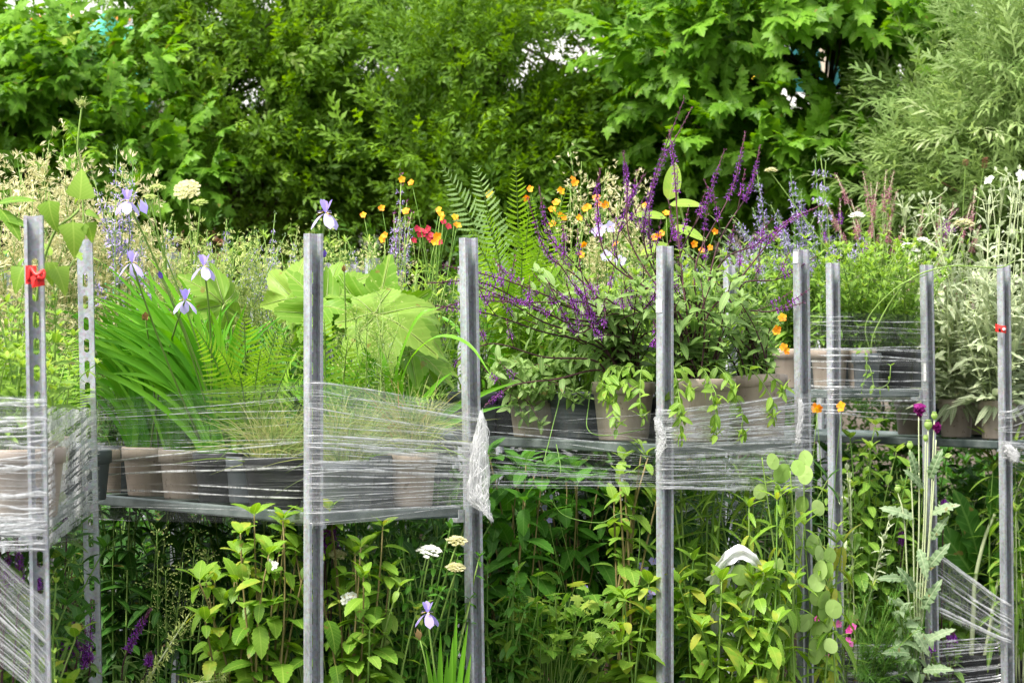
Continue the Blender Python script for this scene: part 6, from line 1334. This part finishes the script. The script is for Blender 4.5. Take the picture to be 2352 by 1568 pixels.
lowsalvia('purple salvia spikes rising beside the slotted post in the left bay', 100, 7.15, .30, [([(168, 1560), (175, 1490), (168, 1385)], .55), ([(135, 1600), (140, 1530), (132, 1420)], .6), ([(200, 1570), (205, 1500), (210, 1380)], .55), ([(188, 1590), (192, 1540), (196, 1450)], .7), ([(150, 1300), (150, 1220), (140, 1150)], .75), ([(150, 1560), (152, 1500), (150, 1440)], .7)], next(sd))
lowsalvia('single purple salvia spike slanting in the dark bay', 300, 7.4, .42, [([(280, 1560), (305, 1470), (345, 1400)], .55), ([(320, 1590), (335, 1545), (345, 1500)], .8)], next(sd))
lowsalvia('purple salvia spikes behind the thick film at the left edge', 20, 6.3, .30, [([(10, 1400), (15, 1330), (20, 1260)], .55), ([(40, 1400), (45, 1330), (40, 1230)], .6), ([(0, 1250), (5, 1200), (8, 1160)], .6), ([(85, 1420), (84, 1360), (82, 1290)], .7)], next(sd))
tallherb('green leafy stems standing between the slotted left posts below the film', 112, 7.22, .30, 6, .78, .07, SERR, .075, 9, 'lime leaf', next(sd), hv=.15, tint=(.1, .8))
tallherb('pale seedy plant climbing the red tagged post below the film', 108, 6.15, .30, 5, .70, .06, OVAL, .04, 10, 'lime leaf', next(sd), 'green stem', hv=.2)
tallherb('leafy plant behind the diagonal film strands at the lower left', 40, 6.35, .30, 9, .62, .14, SERR, .10, 7, 'bay leaf', next(sd), 'green stem', hv=.3, tint=(.2, .8))
p = Plant('potted_loosestrife', 'dark purple flower tuft under the shelf corner right of the near post', 'flowering plant', 760, 7.4, .42, next(sd), 'pot_black', .07, .17)
for (u, v) in [(748, 1205), (765, 1200), (742, 1190)]:
    pt = arc(p.foot(), P(u, v, 7.2), (0, 0, .05), 12); tube(p.mb('stems'), pt, .0026, .0014, 5, 0, .5); spike(p, pt, .88, 8, 7, .016, 'violet flower', 'plum calyx', .1, loose=2.)
p.done({'stems': 'dark stem'})
# --- under the salvia shelf
DG = 'dark broad leaved plants under the salvia shelf'
tallherb('dark green broad toothed leaves hanging just right of the film wad', 1165, 8.0, .40, 10, .80, .13, SERR, .135, 9, 'deep leaf', next(sd), grp=DG, lean=(0, -.05), tint=(.3, 1.), name='potted_hyssop', hv=.12)
tallherb('dark green broad toothed leaves below the looping yellow stem', 1290, 8.2, .40, 13, .84, .16, SERR, .13, 10, 'deep leaf', next(sd), grp=DG, lean=(0, -.05), tint=(.2, .95), name='potted_hyssop', hv=.15)
tallherb('bright toothed leaves on tan stems just left of the white labelled post', 1432, 8.02, .40, 7, .84, .07, SERR, .095, 9, 'lime leaf', next(sd), grp=DG, lean=(.03, -.03), tint=(.05, .6), name='potted_hyssop', hv=.12, r0=.005)
tallherb('lime green toothed leaves at the bottom edge left of the white labelled post', 1470, 7.92, .40, 5, .52, .08, SERR, .10, 6, 'bay leaf', next(sd), 'green stem', tint=(.4, .95), hv=.35)
tallherb('dark trefoil leaves at the bottom edge right of the film wad post', 1160, 7.75, .40, 12, .52, .13, OVAL, .055, 9, 'deep leaf', next(sd), 'green stem', per=3, tint=(.4, 1.), hv=.25)
def geranium(label, u, Y, z, n, h, spread, seed, size=.06, mat='lime leaf', fl=()):
    q = Plant('potted_geranium', label, 'tall plant', u, Y, z, seed, 'pot_black', .08, .17)
    for tip in q.tips(n, h, spread, (0, -.05), .45):
        pt = q.stem(tip, r0=.0022, r1=.0012, n=8); d = np.array([q.r.normal() * .5, -.8, .25 + q.r.normal() * .2]); [q.mb('leaves').inst(MAPLE, [pt[kk]], [d + q.r.normal(size=3) * .5], [np.array([q.r.normal() * .3, -.5, .9])], size * (.5 + .7 * q.r.random()), 0, q.r.random()) for kk in (-1, -2, -3)]
    for (a, b) in fl: geum(q, a, b, Y - .12, .015, 'lilac petal', tint=.4)
    q.done({'stems': 'green stem', 'leaves': mat})
geranium('lime green lobed geranium leaves at the bottom between the film wad and labelled post', 1270, 7.85, .40, 54, .48, .20, next(sd), size=.052)
geranium('lobed leaves with pale violet flowers beside the white labelled post', 1500, 8.15, .40, 30, .55, .15, next(sd), fl=[(1480, 1308), (1500, 1290), (1478, 1362), (1495, 1360), (1530, 1290), (1540, 1310), (1470, 1300), (1515, 1285), (1488, 1372)])
p = Plant('potted_herb', 'thin stemmed plant with tiny pink flowers in the middle of the salvia bay', 'tall plant', 1380, 8.1, .40, next(sd), 'pot_black', .07, .17)
for (u, v) in [(1253, 1350), (1268, 1140), (1250, 1165), (1345, 1348), (1262, 1195)]: geum(p, u, v, 7.95, .009, 'lilac petal', tint=.2)
tube(p.mb('runners'), poly([p.foot(), P(1470, 1250, 7.95), P(1430, 1180, 7.9), P(1380, 1200, 7.9), P(1300, 1185, 7.9), P(1262, 1145, 7.9)], 30), .0017, .0012, 5, 0, .2); p.done({'runners': 'green stem', 'stems': 'green stem'})
def honesty(label, u, Y, z, pods, stems, seed):
    q = Plant('potted_honesty', label, 'seed pod plant', u, Y, z, seed, 'pot_black', .08, .17, group='honesty plants with round green pods')
    pts = []
    for pth in stems:
        pt = poly([P(a, b, Y - .08) for a, b in pth], 30); tube(q.mb('stems'), pt, .0036, .0018, 6, 0, .7); pts.append(pt)
        leaf_pairs(q, q.mb('leaves'), pt, SERRL, .085, 6, .1, .9, taper=.3)
    allp = np.concatenate(pts); proto = []
    for k in range(3):
        mb = MB(); n = 22; V = []; F = []
        for sgn in (1, -1):
            for j, rr in enumerate((0, .35, .7, 1.)):
                for i in range(n):
                    a = i / n * 2 * math.pi; e = 1 + (.05 if abs(math.sin(a)) > .98 else 0); V.append((math.sin(a) * rr * .80 * e, sgn * (.035 * (1 - rr * rr) + .05 * (math.sin(a * 2 + k) > .55) * (j == 1)), math.cos(a) * rr - 1.))
        for s_ in range(2):
            for j in range(3):
                for i in range(n):
                    o = s_ * 4 * n; f = (o + j * n + i, o + j * n + (i + 1) % n, o + (j + 1) * n + (i + 1) % n, o + (j + 1) * n + i); F.append(f if s_ else f[::-1])
        mb.faces(V, F, 0, .2 + .3 * k); proto.append(mb)
    for i, (a, b) in enumerate(pods):
        c = P(a, b, Y - .12 + .05 * q.r.random()); s_ = .027 * (.85 + .3 * q.r.random()); m = MB(); g = proto[i % 3]
        m.add(g.V[0] * s_, g.L[0], g.T[0], 0, float(q.r.random())); rot = np.array((Matrix.Rotation(q.r.normal() * .5, 3, 'Z') @ Matrix.Rotation(q.r.normal() * .25, 3, 'Y') @ Matrix.Rotation(q.r.normal() * .2, 3, 'X'))); top = c + [0, 0, s_]
        m.V = [v @ rot.T + top for v in m.V]
        near = allp[np.argmin(((allp - top) ** 2).sum(1))]; tube(m, arc(near, top, (0, -.004, .012), 5), .0008, .0007, 4, 1, .6); m.build('seed_pod', ['honesty pod', 'green stem'], q.root, q.b)
    q.done({'stems': 'green stem', 'leaves': 'bay leaf'})
honesty('honesty with round green pods hanging before the fourth front post', 1885, 8.2, .40, [(1880, 1272), (1905, 1275), (1888, 1310), (1908, 1310), (1876, 1340), (1882, 1372), (1900, 1378), (1872, 1402), (1890, 1405), (1905, 1400), (1870, 1168), (1848, 1160), (1868, 1250), (1895, 1432), (1880, 1445), (1868, 1490), (1898, 1485), (1860, 1432), (1845, 1430), (1835, 1438), (1875, 1505), (1850, 1090), (1846, 1055)], [[(1890, 1660), (1895, 1560), (1905, 1420), (1885, 1300), (1880, 1230)], [(1860, 1660), (1855, 1540), (1862, 1420), (1850, 1250), (1845, 1040)], [(1920, 1660), (1915, 1500), (1900, 1440), (1880, 1420)]], next(sd))
honesty('honesty with round green pods left of the third trolley right post', 1800, 8.1, .40, [(1760, 1340), (1735, 1345), (1745, 1380), (1770, 1372), (1715, 1378), (1800, 1408), (1790, 1300), (1780, 1420), (1695, 1440), (1805, 1455), (1720, 1330), (1760, 1480), (1745, 1505), (1700, 1320), (1820, 1330), (1795, 1515), (1830, 1075), (1808, 1090), (1770, 1060), (1755, 1130)], [[(1790, 1660), (1800, 1500), (1790, 1360), (1770, 1200), (1750, 1050)], [(1740, 1660), (1745, 1500), (1755, 1400), (1760, 1330)], [(1830, 1660), (1820, 1450), (1825, 1250), (1815, 1080)]], next(sd))
LG = 'long leaved plants under the large taupe pots'
tallherb('long willow like leaves rising through the film fan right of the white labelled post', 1600, 8.15, .40, 6, .92, .10, WILLOW, .15, 10, 'lime leaf', next(sd), 'green stem', per=3, grp=LG, tint=(0, .55), name='potted_willowherb', hv=.15, r0=.005)
tallherb('long willow like leaves crossing before the white plastic arch', 1690, 8.3, .40, 4, .86, .12, WILLOW, .15, 10, 'lime leaf', next(sd), 'green stem', per=3, grp=LG, tint=(.1, .7), name='potted_willowherb', hv=.2, r0=.005)
tallherb('drooping yellow green saw toothed leaves left of the third trolley right post', 1770, 8.05, .40, 6, .72, .11, SERRL, .115, 9, 'bay leaf', next(sd), 'green stem', grp=LG, tint=(.2, 1.), name='potted_nettle', droop=.7, hv=.2)
tallherb('drooping yellow saw toothed leaves at the bottom by the fourth front post', 1905, 8.4, .40, 4, .56, .06, SERRL, .115, 7, 'bay leaf', next(sd), 'green stem', grp=LG, tint=(.6, 1.), name='potted_nettle', droop=.8, hv=.3)
tallherb('broad yellow green leaves at the bottom edge under the white plastic arch', 1640, 7.98, .40, 9, .50, .14, SERR, .10, 6, 'bay leaf', next(sd), 'green stem', grp=LG, tint=(.3, 1.), name='potted_nettle', hv=.35)
tallherb('broad yellow green leaves at the bottom edge right of the plastic arch', 1745, 7.98, .40, 8, .48, .12, SERR, .095, 6, 'bay leaf', next(sd), 'green stem', grp=LG, tint=(.4, 1.), name='potted_nettle', hv=.35)
p = Plant('potted_campion', 'plant with small hot pink flowers by the fourth front post', 'flowering plant', 1935, 9.2, .35, next(sd), 'pot_black', .07, .17)
for (u, v) in [(1955, 1442), (1950, 1448), (1960, 1440), (1947, 1470), (1952, 1478), (1903, 1508), (1910, 1530), (1890, 1540), (1925, 1432), (1878, 1420), (1640, 1385)][:10]: geum(p, u, v, 8.9, .013, 'hot pink flower', tint=p.r.random())
herb(p, 6, .5, .1, (0, 0), NARROW, .07, 7, 'lime leaf')
geumplant('orange and yellow avens nodding beside the fourth front post below the herb shelf', 1895, 9.35, .40, [(1874, 936), (1880, 938), (1933, 934)], next(sd), n=0 + 2, h=.55, s=.018, grp='orange flowered avens on lower shelves')
# --- under the herb shelf
tallherb('bright ovate toothed leaves between the fourth and fifth front posts', 1990, 9.72, .35, 12, .86, .15, SERR, .088, 10, 'lime leaf', next(sd), 'green stem', tint=(0, .5), hv=.22, name='potted_mint')
tallherb('lower ovate toothed leaves behind the fine needle plant', 2050, 9.85, .35, 10, .72, .14, SERR, .085, 9, 'lime leaf', next(sd), 'green stem', tint=(0, .5), hv=.2, name='potted_mint')
p = Plant('potted_campion', 'silver budded stems standing in the dark under the herb shelf', 'silver plant', 1960, 9.75, .35, next(sd), 'pot_black', .07, .17)
for (u, v) in [(1946, 1080), (1935, 1130), (1952, 1100), (2042, 1195), (2030, 1240), (1925, 1145)]:
    pt = arc(p.foot(), P(u, v, 9.6), (0, 0, .05), 14); tube(p.mb('stems'), pt, .003, .0018, 5, 0, .7); leaf_pairs(p, p.mb('leaves'), pt, FELT, .05, 7, .5, .98, spread=.3, rise=1.); p.mb('leaves').inst(BLOB, [pt[-1]], [pt[-1] - pt[-2]], [(0, -1, 0)], .026, 0, .9)
p.done({'stems': 'pale stem', 'leaves': 'silver leaf'})
p = Plant('potted_rosemary', 'fine dark needle leaved plant drooping at the bottom between the fourth and fifth posts', 'herb', 2000, 9.6, .35, next(sd), 'pot_black', .08, .17)
for i in range(34):
    tip = P(1960 + 150 * p.r.random(), 1330 + 240 * p.r.random(), 9.45 + .1 * p.r.random()); pt = p.stem(tip, r0=.002, r1=.001); leaf_pairs(p, p.mb('leaves'), pt, NEEDLE, .042, 24, .2, 1., per=3, rise=.9, spread=.6, taper=.2)
p.done({'stems': 'green stem', 'leaves': 'deep leaf'})
lowsalvia('small violet spikes low under the herb shelf, behind the low film band', 2060, 9.9, .35, [([(2065, 1330), (2072, 1270), (2068, 1215)], .78), ([(2138, 1540), (2140, 1500), (2138, 1450)], .7), ([(2060, 1560), (2062, 1510), (2064, 1470)], .75), ([(1998, 1500), (1998, 1450), (1996, 1415)], .7), ([(1962, 1200), (1960, 1160), (1958, 1120)], .8), ([(1970, 1400), (1972, 1350), (1968, 1330)], .8)], next(sd))
lowsalvia('violet spikes low behind the diagonal film strands', 2180, 10.0, .30, [([(2180, 1560), (2182, 1500), (2178, 1450)], .75), ([(2190, 1540), (2192, 1490), (2190, 1455)], .8), ([(2165, 1250), (2170, 1180), (2168, 1150)], .9)], next(sd))
p = Plant('potted_poppy', 'opium poppy with purple bloom and round seed heads, climbing before the fifth front post', 'poppy', 2115, 9.62, .35, next(sd), 'pot_black', .09, .17)
pst = []
for (u, v, r_) in [(2146, 962, .011), (2132, 985, .014), (2126, 1012, .009), (2090, 1030, .011), (2062, 1130, .011), (2110, 955, 0), (2150, 1010, 0)]:
    e = P(u, v, 9.5); pt = poly([p.foot(), P(2110 + (u - 2120) * .3, 1420, 9.55), P(2118 + (u - 2120) * .7, 1200, 9.5), e], 40); tube(p.mb('stems'), pt, .0034, .0022, 6, 0, .7); pst.append(pt)
    if r_:
        mb = MB(); lathe(mb, [(.001, -r_ * .3), (r_ * .35, -r_ * .1), (r_ * .85, r_ * .45), (r_, r_ * 1.0), (r_ * .85, r_ * 1.6), (r_ * .5, r_ * 1.95), (r_ * .75, r_ * 2.05), (r_ * .7, r_ * 2.2), (.001, r_ * 2.25)], e, 16, 0, .55); mb.build('seed_head', 'honesty pod', p.root, p.b)
for (u, v, s) in [(2112, 935, .036), (2152, 972, .030)]:
    mb = MB(); c = P(u, v + 24, 9.5)
    for k in range(9):
        a = k * 2.4; mb.inst(leaf_tpl(1.15, 8, .35, -.35, teeth=.12, wave=.8, shape='obov'), [c], [(math.cos(a) * .55, math.sin(a) * .55, 1.)], [(-math.cos(a), -math.sin(a), .3)], s * (.9 + .4 * p.r.random()), 0, p.r.random())
    mb.build('flower', 'magenta petal', p.root, p.b)
mb = MB(); mb.inst(BLOB, [P(2168, 1048, 9.5)], [(1., 0, .25)], [(0, -1, 0)], .028, 0, .8); mb.build('bud', 'honesty pod', p.root, p.b); tube(p.mb('stems'), arc(P(2148, 1060, 9.5), P(2168, 1048, 9.5), (0, 0, .005), 5), .0016, .0012, 4, 0, .6)
for (u, v, d, s) in [(2135, 1100, (.2, -.4, .8), .10), (2118, 1120, (-.3, -.5, .5), .09), (2100, 1190, (-.9, -.3, .5), .11), (2140, 1180, (.3, -.5, .3), .10), (2110, 1260, (.2, -.6, -.6), .10), (2128, 1310, (.4, -.4, .7), .11), (2100, 1360, (-.3, -.5, .7), .10), (2120, 1400, (.3, -.4, .8), .11), (2096, 1440, (.4, -.5, -.6), .10), (2132, 1470, (.5, -.4, .4), .09), (2090, 1500, (-.5, -.5, .2), .10), (2120, 1540, (.4, -.5, .2), .10), (2075, 1330, (-.6, -.5, .2), .09), (2140, 1240, (.3, -.5, .8), .09), (2105, 1090, (-.2, -.4, .9), .08)]:
    p.mb('leaves').inst(POPPY, [P(u, v, 9.5)], [d], [(.1 * p.r.normal(), -.8, .5)], s, 0, p.r.random())
p.done({'stems': 'pale stem', 'leaves': 'poppy leaf'})
tallherb('pale heart leaves hanging at the bottom edge under the poppy', 2090, 9.55, .35, 5, .34, .09, HEART, .08, 5, 'poppy leaf', next(sd), 'green stem', droop=.8)
# --- under the silver plants
p = Plant('potted_angelica', 'big leaved plant on thick pale stems in a black pot at the lower right', 'tall plant', 2240, 10.1, .455 - .0, next(sd), 'pot_black', .085, .10)
for pth, r0 in [([P(2230, 1525, 10.05), P(2236, 1400, 10.05), P(2240, 1330, 10.05), P(2262, 1235, 10.05), P(2285, 1180, 10.05)], .009), ([P(2258, 1528, 10.05), P(2272, 1450, 10.05), P(2285, 1370, 10.05), P(2300, 1300, 10.1)], .0075)]:
    tube(p.mb('stems'), poly(pth, 26), r0, r0 * .6, 10, 0, .7)
for (u, v, d, up, s) in [(2240, 1330, (-.5, -.3, .8), (.2, -.9, .3), .26), (2285, 1190, (.1, -.3, .9), (-.2, -.9, .3), .22), (2250, 1300, (-.2, -.3, 1.), (.4, -.8, .4), .28), (2270, 1320, (.4, -.4, .5), (-.3, -.8, .4), .2)]: p.mb('leaves').inst(leaf_tpl(.55, 12, .14, .25, wave=.25), [P(u, v, 10.1)], [d], [up], s, 0, .3 + .4 * p.r.random())
p.done({'stems': 'pale stem', 'leaves': 'deep leaf'})
sh = MB()
tallherb('heart leaved stems behind the diagonal film strands at the right', 2200, 10.2, .30, 9, .64, .12, HEART, .07, 9, 'lime leaf', next(sd), 'green stem', tint=(0, .4), hv=.2)
tallherb('long arching green leaves beside the right edge post under the silver plants', 2300, 10.1, .30, 6, .92, .10, WILLOW, .16, 9, 'lime leaf', next(sd), 'green stem', per=3, tint=(0, .4), hv=.15)
tallherb('green stems beyond the right edge post at the picture edge', 2345, 10.0, .30, 7, .80, .08, SERRL, .11, 9, 'lime leaf', next(sd), 'pale stem', tint=(0, .6), hv=.2)
# ------------------------------------------------------------------ light
w = bpy.data.worlds.new('World'); bpy.context.scene.world = w; w.use_nodes = True
nt = w.node_tree; nt.nodes.clear()
sky = nt.nodes.new('ShaderNodeTexSky'); sky.sky_type = 'NISHITA'; sky.sun_disc = False
SUN_EL, SUN_AZ = 57., 226.      # azimuth clockwise from +Y: behind the camera, to the left
sky.sun_elevation = R(SUN_EL); sky.sun_rotation = R(SUN_AZ); sky.air_density = 1.6; sky.dust_density = 4.0; sky.ozone_density = .6
bg = nt.nodes.new('ShaderNodeBackground'); bg.inputs['Strength'].default_value = .14
wo = nt.nodes.new('ShaderNodeOutputWorld'); hs = nt.nodes.new('ShaderNodeHueSaturation'); hs.inputs['Saturation'].default_value = .35; nt.links.new(sky.outputs[0], hs.inputs['Color']); nt.links.new(hs.outputs[0], bg.inputs['Color']); nt.links.new(bg.outputs[0], wo.inputs['Surface'])
sl = bpy.data.lights.new('sun', 'SUN'); so = bpy.data.objects.new('sun', sl); C.objects.link(so)
sl.energy = 3.0; sl.angle = R(16); sl.color = (1., .96, .90)
el, az = R(SUN_EL), R(SUN_AZ)
to_sun = Vector((math.sin(az) * math.cos(el), math.cos(az) * math.cos(el), math.sin(el)))
so.rotation_euler = to_sun.to_track_quat('Z', 'Y').to_euler(); so.location = to_sun * 50
sc = bpy.context.scene
sc.view_settings.view_transform = 'Standard'; sc.view_settings.look = 'None'; sc.view_settings.exposure = 1.2; sc.view_settings.gamma = 1
sc.render.engine = 'CYCLES'; cy = sc.cycles
cy.max_bounces = 7; cy.diffuse_bounces = 4; cy.glossy_bounces = 3; cy.transmission_bounces = 5; cy.transparent_max_bounces = 24
cy.use_denoising = True; cy.denoiser = 'OPENIMAGEDENOISE'; cy.denoising_input_passes = 'RGB_ALBEDO_NORMAL'
cy.sample_clamp_indirect = 6.; cy.caustics_reflective = False; cy.caustics_refractive = False
cy.pixel_filter_type = 'BLACKMAN_HARRIS'; cy.filter_width = 1.4
